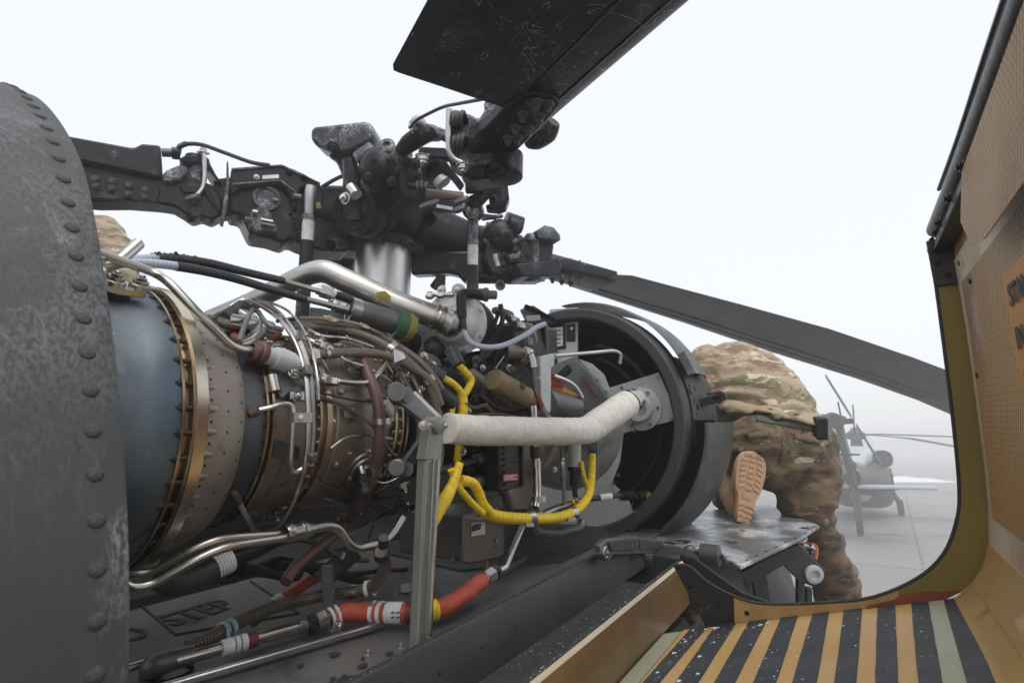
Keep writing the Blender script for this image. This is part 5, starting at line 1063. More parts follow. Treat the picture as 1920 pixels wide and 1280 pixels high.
for (x, y, r) in ((1133, 1036, .017), (1299, 1037, .017)): p = g(x, y, v=.362); B().lathe(p - St * .02, St, [(0, 0), (0, r), (.024, r), (.026, r * .7), (.02, r * .55), (.02, 0)], 18).build('hinge_eye', 'steel' if x < 1200 else 'rusty', hg); put('hex_steel', 'bolt', hg, p + St * .002, St, .007)
B().box(g(1190, 1046, v=.33), (Fw, St, Up), (.06, .01, .018)).build('foot', 'rail', hg)
fp = thing('fixed_platform', 'flat grey platform panel crusted with ice beneath the kneeling person', 'platform', H(1.9, .4, -.5))
T_ = [g(1195, 1012, w=-.395), g(1300, 968, w=-.395), g(1420, 952, w=-.385), g(1532, 985, w=-.395), g(1500, 1006, w=-.40), g(1385, 1058, w=-.40), g(1375, 1040, w=-.398), g(1340, 1022, w=-.397)]
B().prism([g(1195, 1012, w=-.40), g(1290, 960, w=-.40), g(1440, 945, w=-.40), g(1536, 984, w=-.40), g(1500, 1008, w=-.40), g(1388, 1060, w=-.40), g(1330, 1030, w=-.40)], -Up * .012).build('top_panel', 'ice_grey', fp, bevel=.003)
for k in range(7): t = k / 6; p = g(1400 + 110 * t, 1050 - 50 * t, w=-.3995); put('rivet_dark', 'rivet', fp, p, Up, .004)
extr([(.36, -.41), (.46, -.41), (.53, -.46), (.56, -.52), (.56, -.75), (.36, -.75)], 1.30, 1.95).build('side_fairing', 'rail', fp, bevel=.01)
B().prism([g(x, y, u=1.12) for x, y in ((1275, 1040), (1300, 1045), (1345, 1078), (1390, 1110), (1440, 1128), (1440, 1180), (1275, 1180))], Fw * .01).build('gusset', 'worn_black', fp)
B().hose([g(1330, 1030, w=-.40), g(1352, 1040, w=-.402), g(1366, 1058, w=-.41)], .006, 8).build('edge_roll', 'skin_frost', fp)
B().lathe(g(1335, 1040, d=1.55), St, [(-.03, .03), (.02, .03), (.022, .026), (.022, 0)], 20).build('frosted_roller', 'skin_frost', fp)
B().prism([g(x, y, d=1.78) for x, y in ((1385, 1075), (1470, 1030), (1500, 1020), (1530, 1052), (1548, 1068), (1545, 1090), (1525, 1100), (1500, 1090), (1470, 1060), (1400, 1100))], D_ * .03).build('hinge_fork', 'rail', fp, bevel=.004)
B().lathe(g(1526, 1076, d=1.775), -D_, [(-.03, .030), (.006, .030), (.008, .026), (.008, .016), (.0, .014), (.0, 0)], 22).build('fork_bush', 'alu_paint', fp)
for (x0, y0, x1, y1, w_) in ((1500, 1035, 1500, 1200, .025), (1420, 1065, 1440, 1200, .05), (1370, 1075, 1400, 1210, .06), (1515, 1100, 1518, 1200, .02)): B().bar(g(x0, y0, d=1.85), g(x1, y1, d=1.85), w_, .02).build('understructure', 'rail', fp, bevel=.003)
for k in range(9): P = [g(1470 + random.uniform(0, 60), 1000 + random.uniform(0, 60), d=1.85 + random.random() * .1) for _ in range(3)]; B().hose(P, .006, 8).build('harness_bit', random.choice(('rubber', 'white', 'alu', 'primer_red')), fp)
# forward fuselage body below the platforms
fb = thing('fuselage_side', 'dark olive fuselage flank below the engine deck', 'fuselage', H(.8, -.4, -2.2))
extr([(.5, -.52), (.56, -.6), (.62, -.9), (.64, -1.6), (.55, -2.1), (-2.4, -2.1), (-2.5, -1.6), (-2.5, -.9), (-2.2, -.52)], -3.0, 2.6).build('hull', 'olive_clean', fb)
extr([(-.62, -.40), (-.62, -.02), (-.70, .06), (-1.4, .06), (-1.5, -.02), (-1.5, -.40)], -.6, 2.4).build('transmission_fairing', 'grime', fb)
# ------------------------------------------------------------------ lock wire, clips and small fittings scattered over the accessory side
for k, (x, y, v, mt, s) in enumerate(((795, 668, .10, 'hex_steel', .007), (812, 684, .11, 'hex_steel', .006), (788, 702, .12, 'hex_dark', .007), (905, 690, .12, 'hex_steel', .006), (890, 746, .13, 'hex_dark', .007), (915, 760, .13, 'hex_steel', .006), (955, 690, .13, 'hex_steel', .007), (878, 770, .12, 'hex_steel', .006), (1010, 710, .18, 'hex_alu', .006), (1020, 730, .185, 'hex_alu', .005), (868, 846, .15, 'hex_steel', .006), (880, 880, .14, 'hex_dark', .007), (990, 870, .17, 'hex_steel', .006), (1040, 880, .2, 'hex_alu', .005))):
    put(mt, 'bolt', gb, g(x, y, v=v), St - Fw * .3, s, k)
for L_, r, mt in ((((890, 700), (902, 708), (918, 704)), .0016, 'steel'), (((800, 672), (806, 690), (792, 700)), .0012, 'steel'), (((945, 668), (930, 690), (938, 700)), .0014, 'steel'), (((872, 756), (890, 764), (908, 760), (925, 772)), .004, 'braid'), (((985, 700), (960, 712), (940, 700), (925, 690)), .0045, 'rubber'), (((900, 740), (930, 762), (960, 770), (985, 768)), .006, 'dark_steel'), (((888, 780), (930, 776), (970, 782)), .005, 'brown_hose')):
    B().hose([g(x, y, v=.15) for x, y in L_], r, 8).build('small_line', mt, gb)
B().lathe(g(900, 750, v=.10), St - Fw * .4, [(-.05, .045), (0, .045), (.003, .038), (.003, .02), (-.01, .018), (-.01, 0)], 26).build('pump_cover', 'alu_dark', gb)
for k in range(8): put('hex_steel', 'bolt', gb, g(900, 750, v=.10) + (Fw * math.cos(k * .785) + Up * math.sin(k * .785)) * .041, St - Fw * .4, .0035)
B().prism([g(x, y, v=.12) for x, y in ((868, 700), (890, 690), (930, 720), (925, 745), (880, 735))], -St * .02).build('brown_shield', 'brown_case', gb, bevel=.003)
B().prism([g(x, y, v=.10) for x, y in ((945, 780), (1000, 770), (1035, 790), (1030, 840), (990, 960), (960, 960), (945, 900))], -St * .03).build('compressor_duct', 'brown_case_pale', gb, bevel=.01)
# ------------------------------------------------------------------ main rotor: mast, hub, four blades
HX, HY, EZ = -.6615, 2.611, CAM.z
ZV = V((0, 0, 1))
BD = {2: V((.5056, -.8628, 0)), 3: V((.8628, .5056, 0)), 1: V((-.8628, -.5056, 0)), 4: V((-.5056, .8628, 0))}
def lead(i): return ZV.cross(BD[i])            # towards the leading edge
def rp(i, t, s, z): return V((HX, HY, EZ + z)) + BD[i] * t + lead(i) * s
MO = V((HX, HY, EZ))
mr = thing('main_rotor', 'frosted black rotor hub on a bright steel mast with long drooping blades', 'main rotor', MO + ZV * .4)
def part(name, label, loc):
    o = thing(name, label, None, loc); o.parent = mr; o.location = V(loc) - WL[mr]; return o
ms = part('mast', 'bright bare steel mast', MO + ZV * .55)
B().lathe(MO, ZV, [(.40, .142), (1.0, .142), (1.005, .150)], 48).build('shaft', 'mast', ms)
B().lathe(MO, ZV, [(.38, .30), (.62, .26), (.63, .22), (.66, .20), (.70, .1425)], 40).build('mast_boot', 'rotor', ms)
hb = part('hub', None, MO + ZV * 1.0)
B().lathe(MO, ZV, [(.995, .15), (.997, .203), (1.018, .206), (1.024, .196), (1.03, .172), (1.06, .185), (1.10, .235), (1.16, .275), (1.23, .27), (1.29, .22), (1.30, .15), (1.31, .0)], 48).build('hub_body', 'rotor', hb)
for k in range(14): put('hex_rotor', 'bolt', hb, MO + ZV * .997 + (V((math.cos(k * .449), math.sin(k * .449), 0)) * .186), -ZV, .011)
B().lathe(MO, ZV, [(1.30, .115), (1.335, .115), (1.337, .125), (1.36, .125), (1.362, .09), (1.40, .08), (1.40, 0)], 32).build('mast_nut', 'mast', hb)
B().lathe(MO, ZV, [(1.362, .14), (1.372, .14), (1.40, .135), (1.40, .11)], 32).build('toothed_ring', 'rotor_frost', hb)
def ellring(c, a, b_, ra, rb, n=14, p=3.0):
    out = []
    for k in range(n):
        q = 2 * math.pi * k / n; cx, cy = math.cos(q), math.sin(q)
        out.append(c + a * (ra * math.copysign(abs(cx) ** (2 / p), cx)) + b_ * (rb * math.copysign(abs(cy) ** (2 / p), cy)))
    return out
ARMZ = [(.12, 1.16, .17, .12), (.24, 1.16, .15, .115), (.36, 1.155, .125, .105), (.46, 1.15, .105, .095), (.52, 1.145, .10, .09)]
for i in (1, 2, 3, 4):
    bb = B(); bb.loft([ellring(rp(i, t * (.8 if i == 1 else 1), 0, z), lead(i), ZV, ra, rb, 18, 3.4) for t, z, ra, rb in ARMZ]); bb.build('hub_arm', 'rotor', hb)
    if i in (1, 2): continue
    B().lathe(rp(i, .50, 0, 1.145), BD[i], [(0, .06), (.02, .105), (.05, .108), (.06, .095), (.10, .088), (.12, .07), (.30, .062)], 28).build('bearing_can', 'rotor', hb)
    for k in range(10): q = k * .628; put('hex_rotor', 'bolt', hb, rp(i, .552, 0, 1.145) + (lead(i) * math.cos(q) + ZV * math.sin(q)) * .098, BD[i], .007)
# lightening holes in the hub belly
for (x, y, r) in ((806, 408, .028), (783, 446, .026), (620, 458, .026)):
    p = g(x, y, d=2.49); B().lathe(p, -D_ - U_ * .5, [(0, r), (.004, r * .98), (.004, r * .8), (-.01, 0)], 20).build('hub_hole', 'black_void', hb)
# big bolted bearing cover facing the viewer
cvp = g(664, 394, d=2.42); cn = (-D_ * .85 - R_ * .25 - U_ * .12).normalized(); ca, cb_, _ = frame(cn, ZV)
B().lathe(cvp - cn * .05, cn, [(-.04, .12), (.02, .115), (.028, .108), (.05, .108), (.052, .10), (.052, .070), (.045, .066), (.045, .0)], 36).build('bearing_cover', 'rotor', hb)
for k in range(14): put('hex_rotor', 'bolt', hb, cvp + cn * .002 + (ca * math.cos(k * .449) + cb_ * math.sin(k * .449)) * .085, cn, .0075)
B().box(cvp + cn * .012 - U_ * .005, (ca, cb_, cn), (.045, .04, .012)).build('cover_block', 'rotor', hb, bevel=.008)
# damper: ball-like accumulator, lugs, rod end
def blob(pts, rr, mat, name, n=6, seg=16, fr=0): return B().tube(crom(pts, n), rr, seg).build(name, mat, hb)
dc = g(718, 318, d=2.36)
B().ball(dc, .105, 24, 14, (1, .95, .95)).build('damper_ball', 'rotor', hb)
blob([g(740, 300, d=2.33), g(752, 292, d=2.30), g(765, 284, d=2.28)], [.045, .042, .03], 'rotor_frost', 'damper_neck'); 
B().cyl(g(700, 282, d=2.34), g(672, 300, d=2.36), .04, .036, 18).build('damper_lug', 'rotor_frost', hb); B().lathe(g(726, 275, d=2.30), -D_ + U_ * .4, [(-.05, .036), (.01, .036), (.014, .030), (.014, .016), (.004, .015), (.004, 0)], 20).build('damper_port', 'rotor_frost', hb)
blob([g(655, 300, d=2.38), g(660, 330, d=2.38), g(658, 352, d=2.38), g(655, 372, d=2.38)], [.03, .04, .036, .03], 'rotor', 'damper_leg')
B().cyl(g(658, 352, d=2.33), g(668, 366, d=2.31), .026).build('rod_end_ball', 'steel_bright', hb); put('hex_bright', 'bolt', hb, g(648, 372, d=2.33), -D_ - R_ * .5, .018)
B().lathe(g(664, 358, d=2.345), R_ + U_ * .3, [(-.02, .03), (-.02, .036), (.0, .036), (.0, .03)], 18).build('yellow_seal', 'mustard', hb)
for (x, y, r) in ((690, 330, .012), (735, 340, .014), (748, 318, .012), (700, 300, .01), (728, 300, .009)): put('hex_rotor', 'bolt', hb, g(x, y, d=2.26), -D_, r)
blob([g(750, 345, d=2.36), g(768, 350, d=2.36), g(785, 352, d=2.38)], [.02, .018, .022], 'rotor', 'link'); B().cyl(g(746, 352, d=2.34), g(756, 352, d=2.35), .016).build('orange_seal', 'primer_red', hb)
# bifilar weight on top
bw = part('bifilar_weight', 'frosted boat-shaped weight', g(650, 270, d=2.5))
B().prism([g(x, y, d=2.42) for x, y in ((581, 242), (590, 236), (680, 226), (694, 228), (704, 248), (700, 262), (684, 272), (650, 288), (620, 284), (592, 272), (582, 262))], D_ * .16).build('weight', 'rotor_frost', bw, bevel=.02)
B().tube(crom([g(640, 285, d=2.50), g(648, 300, d=2.5), g(656, 330, d=2.5), g(660, 370, d=2.52)], 5), [.06, .045, .035, .03], 14).build('weight_arm', 'rotor', bw)
put('hex_rotor', 'bolt', bw, g(625, 276, d=2.415), -D_ - U_, .018)
# arm 2 top: curved beam, forks and clamp strap
B().tube(crom([g(752, 285, d=2.25), g(770, 268, d=2.2), g(795, 252, d=2.15), (g(815, 250, d=2.12)), g(820, 262, d=2.12)], 6), [.03, .045, .048, .045, .03], 16, flat=.6).build('lag_beam', 'rotor', hb)
B().prism([g(x, y, d=2.10) for x, y in ((782, 282), (788, 274), (835, 276), (850, 290), (845, 298), (790, 296))], D_ * .05).build('fork_plate', 'rotor', hb, bevel=.01)
B().prism([g(x, y, d=2.08) for x, y in ((775, 232), (785, 224), (838, 242), (838, 262), (800, 246))], D_ * .05).build('fork_plate', 'rotor_frost', hb, bevel=.01)
B().ball(g(784, 232, d=2.12), .032, 16, 10).build('grease_cap', 'alu_paint', hb); put('hex_bright', 'bolt', hb, g(793, 291, d=2.08), -U_, .020)
cu = rp(2, .80, -.02, 1.12)
B().pipe([g(x, y, d=1.80) for x, y in ((842, 205), (840, 250), (842, 285), (852, 300), (868, 306), (872, 313))], .010, .03, 10).build('clamp_strap', 'alu', hb)
put('hex_alu', 'bolt', hb, g(868, 311, d=1.80), -U_ - D_ * .3, .016)
#, rp(2, .83, -.15, 1.06), rp(2, .80, -.10, 1.00), rp(2, .76, -.02, .985), rp(2, .76, .05, .985)], .009, .03, 10).build('clamp_strap', 'alu', hb)
B().lathe(g(944, 322, d=1.88), -ZV, [(-.06, .07), (.02, .068), (.024, .05), (.03, .05), (.032, .03), (.032, 0)], 24).build('cuff_cap', 'rotor', hb); B().pipe([g(x, y, d=1.86) for x, y in ((962, 288), (968, 305), (966, 324), (955, 330), (942, 328))], .007, .02, 8).build('clamp_strap', 'alu', hb)
B().prism([g(x, y, d=1.83) for x, y in ((842, 208), (852, 202), (884, 214), (898, 222), (908, 205), (906, 190), (918, 180), (932, 181), (938, 194), (930, 214), (908, 240), (896, 258), (904, 272), (930, 262), (950, 276), (956, 296), (940, 306), (900, 306), (856, 312), (838, 296), (836, 225))], D_ * .13).build('cuff_horn', 'rotor_frost', hb, bevel=.012)
for (x, y) in ((864, 224), (866, 266)):
    B().tube([g(x - 16, y + 5, d=1.828), g(x - 4, y + 1, d=1.825), g(x + 12, y - 3, d=1.825)], [.03, .036, .026], 16, flat=.7).build('bush_slot', 'black', hb)
    for k in range(3): B().lathe(g(x - 14 + k * 8, y + 4 - k * 2, d=1.812), R_ - U_ * .2, [(-.006, .02), (-.006, .030), (.006, .030), (.006, .02)], 18).build('bush_ring', 'rubber_olive', hb)
B().prism([g(x, y, d=1.86) for x, y in ((858, 306), (900, 300), (946, 282), (962, 298), (962, 318), (944, 330), (884, 337), (862, 322))], D_ * .14).build('cuff_belly', 'rotor', hb, bevel=.012)
B().pipe([g(768, 240, d=2.1), g(780, 225, d=2.05), g(830, 200, d=1.98), g(905, 186, d=1.75)], .006, .05, 8).build('deice_cable', 'rubber', hb)
B().pipe([g(775, 250, d=2.1), g(764, 236, d=2.1), g(770, 226, d=2.1)], .0018, .02, 6).build('lock_wire', 'steel', hb)
# bolted plate between arms 1 and 2
B().prism([g(x, y, d=2.32) for x, y in ((768, 300), (780, 292), (795, 296), (788, 320), (800, 345), (780, 348), (762, 338), (764, 315))], D_ * .05).build('lug_plate', 'rotor_frost', hb, bevel=.006)
for (x, y) in ((776, 308), (777, 330)): put('hex_rotor', 'bolt', hb, g(x, y, d=2.315), -D_, .018)
B().lathe(g(815, 322, d=2.30), -D_ - R_ * .3, [(-.05, .06), (0, .06), (.003, .045), (-.03, .04), (-.03, 0)], 22).build('spindle_eye', 'rotor', hb)
B().prism([g(x, y, d=2.26) for x, y in ((822, 305), (835, 300), (870, 345), (862, 356))], D_ * .03).build('strut_plate', 'rotor', hb, bevel=.004)
B().lathe(g(822, 335, d=2.29), R_ * .5 - U_ * .6, [(0, .0), (0, .03), (.03, .042), (.034, .03), (.034, 0)], 18).build('white_cup', 'alu_paint', hb)
B().prism([g(x, y, d=2.22) for x, y in ((872, 322), (908, 322), (908, 358), (872, 358))], D_ * .05).build('limiter_box', 'rotor', hb, bevel=.004)
for (x, y) in ((879, 332), (891, 331), (902, 328), (879, 352), (898, 352)): put('hex_rotor', 'bolt', hb, g(x, y, d=2.218), -D_, .007)
B().cyl(g(765, 348, d=2.26), g(820, 356, d=2.26), .016).build('hydraulic_line', 'rotor', hb)
for k in range(3): B().lathe(g(784 + k * 8, 350 + k, d=2.255), R_, [(-.006, .018), (-.006, .024), (.006, .024), (.006, .018)], 14).build('line_fitting', 'alu_dark', hb)
B().cyl(g(800, 368, d=2.24), g(868, 374, d=2.24), .034, .03).build('brown_cylinder', 'brown_hose', hb)
B().box(g(838, 388, d=2.22), (R_, U_, D_), (.055, .022, .02)).build('cylinder_frame', 'rotor', hb, bevel=.004); B().prism([g(x, y, d=2.195) for x, y in ((819, 383), (849, 388), (848, 394), (818, 389))], D_ * .004).build('white_label', 'white', hb)
for (x, y) in ((800, 385), (812, 382), (862, 392), (866, 376)): nut(hb, g(x, y, d=2.21), R_ + U_ * .4, .016, .04, 'alu_dark')
# weight and horn right of arm 2
B().prism([g(x, y, d=2.35) for x, y in ((922, 330), (944, 332), (952, 345), (955, 372), (948, 388), (935, 392), (912, 390), (910, 384), (928, 378), (926, 372), (916, 376))], D_ * .10).build('horn_weight', 'rotor', hb, bevel=.012)
B().prism([g(x, y, d=2.28) for x, y in ((905, 322), (922, 320), (925, 335), (918, 365), (900, 385), (880, 388), (874, 370), (890, 362), (908, 358))], D_ * .05).build('pitch_horn', 'rotor', hb, bevel=.006)
# left arm, built on upright planes along the arm
def ga(i, px, py, s):
    n = lead(i); o = rp(i, 0, s, 0); D = ray(px, py); return CAM + D * ((o - CAM).dot(n) / D.dot(n))
def arm_plate(i, L_, s, th, name, mat='rotor', bev=.006): return B().prism([ga(i, x, y, s) for x, y in L_], -lead(i) * th).build(name, mat, hb, bevel=bev)
arm_plate(1, [(120, 252), (250, 276), (266, 268), (301, 271), (304, 326), (296, 333), (150, 302), (120, 296)], .09, .13, 'spar_block', 'rotor', .022)
arm_plate(1, [(120, 296), (300, 331), (322, 316), (345, 322), (372, 336), (400, 346), (416, 372), (418, 402), (398, 412), (380, 404), (362, 410), (345, 398), (325, 386), (300, 382), (240, 377), (180, 377), (120, 370)], .06, .11, 'blade_cuff', 'rotor', .010)
arm_plate(1, [(130, 320), (285, 342), (300, 352), (295, 380), (240, 375), (130, 370)], .075, .02, 'root_plate', 'rotor', .004)
arm_plate(1, [(300, 330), (312, 318), (336, 308), (352, 312), (350, 330), (330, 340), (308, 342)], .085, .10, 'cuff_shoulder', 'rotor_frost', .010)
for (y0, y1) in ((291, 303), (346, 360)): arm_plate(1, [(335, y0 + 6), (345, y0 + 1), (372, y0 - 1), (388, y0 + 3), (404, y1 + 22), (416, y1 + 40), (410, y1 + 40), (394, y1 + 18), (384, y1 + 2), (345, y1 + 2)], .07, .12, 'clevis_lug', 'rotor', .006)
pc = ga(1, 366, 330, .02); B().lathe(pc, ZV, [(-.11, .03), (-.085, .045), (-.06, .045), (-.055, .036), (.045, .036), (.05, .050), (.085, .048), (.09, .02)], 22).build('cuff_pin', 'rotor_frost', hb)
B().pipe([ga(1, x, y, .09) for x, y in ((382, 286), (384, 330), (381, 352), (370, 366), (358, 376))], .0095, .03, 10).build('clamp_strap', 'alu', hb); nut(hb, ga(1, 362, 371, .10), R_ + U_ * .3, .016, .035, 'alu_dark'); put('hex_alu', 'bolt', hb, ga(1, 381, 287, .08), U_, .016)
put('hex_rotor', 'bolt', hb, ga(1, 357, 404, .02), -U_, .02); put('hex_rotor', 'bolt', hb, ga(1, 398, 408, .02), -U_, .016)
for k, (x, y) in enumerate(((178, 339), (210, 343), (241, 351), (272, 360), (180, 352), (210, 356), (240, 367), (271, 372))): put('nut_rotor', 'spline_nut', hb, ga(1, x, y - 3, .077), lead(1) - ZV * .7, .0115)
arm_plate(1, [(400, 335), (440, 330), (445, 402), (425, 404), (402, 408)], .04, .08, 'spindle_neck', 'rotor', .008)
arm_plate(1, [(425, 303), (428, 303), (430, 345), (424, 400), (418, 424), (412, 420), (417, 395), (424, 345)], .10, .02, 'stop_blade', 'rotor_frost', .001)
# pitch horn: top flange, web with rim, fork
arm_plate(1, [(431, 345), (433, 320), (440, 315), (528, 310), (548, 316), (572, 327), (600, 345), (606, 358), (607, 378), (601, 384), (594, 380), (594, 362), (586, 352), (572, 347), (562, 352), (558, 366), (558, 388), (550, 390), (546, 368), (536, 352), (524, 345), (450, 352), (436, 364)], .115, .07, 'horn_web', 'rotor', .004)
arm_plate(1, [(440, 325), (524, 319), (524, 333), (440, 340)], .1165, .002, 'horn_recess', 'black', 0)
for (P0_, P1_) in (((434, 318), (528, 311)), ((528, 311), (600, 345)), ((436, 346), (526, 339)), ((526, 339), (556, 362))): B().bar(ga(1, *P0_, .118), ga(1, *P1_, .118), .010, .012).build('horn_rim', 'rotor_frost', hb, bevel=.002)
arm_plate(1, [(492, 329), (523, 327), (523, 334), (492, 336)], .119, .002, 'data_plate', 'alu', 0); put('hex_alu', 'bolt', hb, ga(1, 481, 332, .118), lead(1), .008)
for (x, y) in ((542, 324), (570, 334)): B().tube([ga(1, x - 5, y - 2, .116), ga(1, x + 6, y + 3, .116)], .012, 12).build('horn_slot', 'black_void', hb)
arm_plate(1, [(430, 345), (524, 346), (545, 370), (556, 395), (600, 400), (660, 430), (655, 470), (610, 470), (585, 464), (560, 454), (546, 447), (533, 456), (505, 446), (470, 440), (462, 424), (452, 402), (430, 398)], .085, .17, 'spindle_body', 'rotor', .014)
arm_plate(1, [(540, 350), (600, 352), (680, 372), (680, 470), (600, 460), (560, 440)], .05, .16, 'arm_root', 'rotor', .02)
arm_plate(1, [(472, 392), (492, 386), (508, 398), (516, 420), (522, 424), (520, 436), (480, 432), (466, 424)], .115, .04, 'droop_stop', 'rotor_frost', .006)
for (x, y, r, ln, mt) in ((478, 398, .011, .02, 'alu'), (500, 414, .0085, .05, 'alu'), (502, 422, .0085, .055, 'alu_dark'), (466, 412, .012, .03, 'rotor_frost'), (516, 376, .012, .02, 'alu_dark')): B().cyl(ga(1, x, y, .13) - BD[1] * ln * -.5, ga(1, x, y, .13) - BD[1] * ln * .5, r).build('stop_pin', mt, hb)
B().lathe(ga(1, 500, 372, .09), lead(1), [(0, .06), (.01, .058), (.012, .045), (.004, .04), (.004, 0)], 22).build('bearing_cap', 'rotor_frost', hb)
for k in range(6): put('hex_rotor', 'bolt', hb, ga(1, 545 + 4 * k, 400 + 9 * k, .09), lead(1), .007)
B().lathe(ga(1, 551, 368, .13), -BD[3], [(-.03, .016), (0, .016), (.004, .011), (.004, 0)], 14).build('pin', 'alu_dark', hb)
arm_plate(1, [(592, 380), (600, 378), (602, 390), (594, 391)], .12, .004, 'yellow_tab', 'mustard', 0)
B().cyl(ga(1, 303, 286, .04), ga(1, 326, 287, .04), .018).build('tube_fitting', 'alu_dark', hb); B().cyl(ga(1, 322, 287, .04), ga(1, 338, 289, .04), .025).build('tube_boot', 'black', hb)
B().hose([g(x, y, d=2.25) for x, y in ((340, 275), (352, 270), (380, 272), (420, 286), (470, 304), (505, 310))], .0085, 10).build('deice_cable', 'rubber', hb); B().hose([g(x, y, d=2.5) for x, y in ((605, 350), (625, 338), (642, 330))], .009, 10).build('deice_cable', 'rubber', hb)
B().pipe([ga(1, 334, 288, .04), ga(1, 336, 275, .04), g(348, 270, d=2.25)], .011, .02).build('cable_elbow', 'rubber', hb)
# right (far) arm cluster
bb = B(); bb.loft([ellring(rp(3, t, 0, z), lead(3), ZV, ra, rb, 16, 4) for t, z, ra, rb in ((.60, 1.13, .07, .07), (.88, 1.11, .07, .07), (1.0, 1.10, .09, .06), (1.15, 1.09, .12, .05), (1.45, 1.07, .15, .04))]); bb.build('blade_cuff', 'rotor', hb)
B().ball(g(938, 445, d=2.95), .10, 20, 12).build('damper_ball', 'rotor', hb); B().cyl(g(948, 412, d=2.92), g(978, 422, d=2.95), .045).build('damper_lug', 'rotor', hb)
arm_plate(3, [(938, 474), (962, 466), (984, 458), (1008, 462), (1014, 474), (1010, 500), (990, 508), (945, 508)], -.09, .14, 'clevis_block', 'rotor', .010)
arm_plate(3, [(974, 452), (990, 442), (1006, 446), (1018, 460), (1018, 470), (990, 468), (976, 464)], -.11, .18, 'clevis_lug', 'rotor_frost', .006)
arm_plate(3, [(936, 512), (990, 506), (1014, 498), (1020, 512), (1018, 524), (1002, 534), (948, 534)], -.11, .18, 'clevis_lug', 'rotor', .008)
arm_plate(3, [(946, 480), (975, 474), (978, 488), (948, 496)], -.095, .006, 'side_plate', 'rotor_frost', .002)
arm_plate(3, [(900, 440), (935, 455), (945, 500), (940, 530), (905, 525), (890, 500)], -.06, .12, 'spindle_block', 'rotor', .012)
B().cyl(g(1000, 452, d=2.98), g(1000, 524, d=2.98), .034, .034).build('cuff_pin', 'rotor_frost', hb); B().lathe(g(998, 449, d=2.98), U_, [(-.01, .05), (.01, .05), (.03, .035), (.036, 0)], 18).build('pin_cap', 'alu_dark', hb); B().lathe(g(998, 526, d=2.96), -U_, [(-.01, .05), (.008, .05), (.012, .03), (.012, 0)], 18).build('pin_cap', 'rotor_frost', hb)
for (x0, y0, x1, y1, r, mt) in ((912, 425, 930, 432, .028, 'rotor'), (955, 420, 976, 428, .042, 'rotor'), (905, 455, 925, 462, .03, 'rotor'), (948, 455, 978, 448, .022, 'rotor_frost'), (925, 500, 945, 496, .026, 'rotor'), (955, 485, 975, 478, .024, 'rotor_frost'), (905, 410, 940, 405, .012, 'alu_dark'), (910, 492, 930, 505, .014, 'alu_dark'), (968, 440, 975, 462, .014, 'rotor'), (980, 500, 1000, 502, .02, 'rotor_frost')): B().lathe(g(x0, y0, d=2.9), g(x1, y1, d=2.92) - g(x0, y0, d=2.9), [(-.005, 0), (-.005, r * .9), (.005, r), ((g(x1, y1, d=2.92) - g(x0, y0, d=2.9)).length, r), ((g(x1, y1, d=2.92) - g(x0, y0, d=2.9)).length + .008, r * .7), ((g(x1, y1, d=2.92) - g(x0, y0, d=2.9)).length + .008, 0)], 16).build('fitting', mt, hb)
for (x, y) in ((958, 505), (975, 512), (966, 470), (990, 480), (945, 478), (930, 450), (950, 440)): put('hex_rotor', 'bolt', hb, g(x, y, d=2.86), -D_, .012)
arm_plate(3, [(972, 462), (985, 460), (986, 474), (972, 474)], -.11, .006, 'recess', 'black_void', 0)
B().lathe(g(910, 480, d=2.9), -D_ - R_ * .3, [(-.05, .03), (0, .03), (0, 0)], 16).build('brass_bush', 'gold', hb); B().cyl(g(926, 478, d=2.9), g(932, 500, d=2.9), .026).build('steel_sleeve', 'alu', hb)
B().cyl(g(895, 520, d=2.92), g(960, 522, d=2.95), .035, .03).build('lower_link', 'rotor', hb); B().lathe(g(938, 534, d=2.9), -D_, [(-.04, .028), (0, .028), (0, .016), (-.02, 0)], 14).build('eye', 'alu_dark', hb)
B().pipe([g(1016, 470, d=3.02), g(1017, 515, d=3.0)], .008, .02, 8).build('clamp_strap', 'alu', hb)
B().bar(g(905, 405, d=2.9), g(930, 408, d=2.9), .02, .02).build('link', 'rotor', hb)
for k in range(8): put('nut_rotor', 'spline_nut', hb, rp(3, 1.02 + .07 * (k // 2), -.05 + .1 * (k % 2), 1.045), -ZV, .016); put('nut_rotor', 'spline_nut', hb, rp(3, 1.02 + .07 * (k // 2), -.05 + .1 * (k % 2), 1.13), ZV, .014)
# far arm stubs behind the mast
for (x, y, r) in ((612, 470, .05), (606, 490, .05), (628, 495, .04), (640, 475, .045), (825, 520, .02), (600, 455, .04)): B().lathe(g(x, y, d=3.0), V((random.uniform(-1, 1), -.6, random.uniform(-.5, .8))), [(-.08, r), (.03, r), (.036, r * .75), (.05, r * .6), (.05, 0)], 14).build('fitting', 'rotor', hb)
B().prism([g(x, y, d=2.98) for x, y in ((585, 455), (660, 470), (660, 500), (640, 520), (590, 515))], D_ * .12).build('far_spindle', 'rotor', hb, bevel=.02)
B().prism([g(x, y, d=2.85) for x, y in ((770, 470), (900, 470), (905, 510), (880, 520), (870, 530), (858, 516), (840, 512), (770, 515))], D_ * .15).build('swash_plate', 'rotor', hb, bevel=.015); B().cyl(g(828, 515, d=2.8), g(824, 545, d=2.8), .022, .03).build('swash_lug', 'rotor', hb)
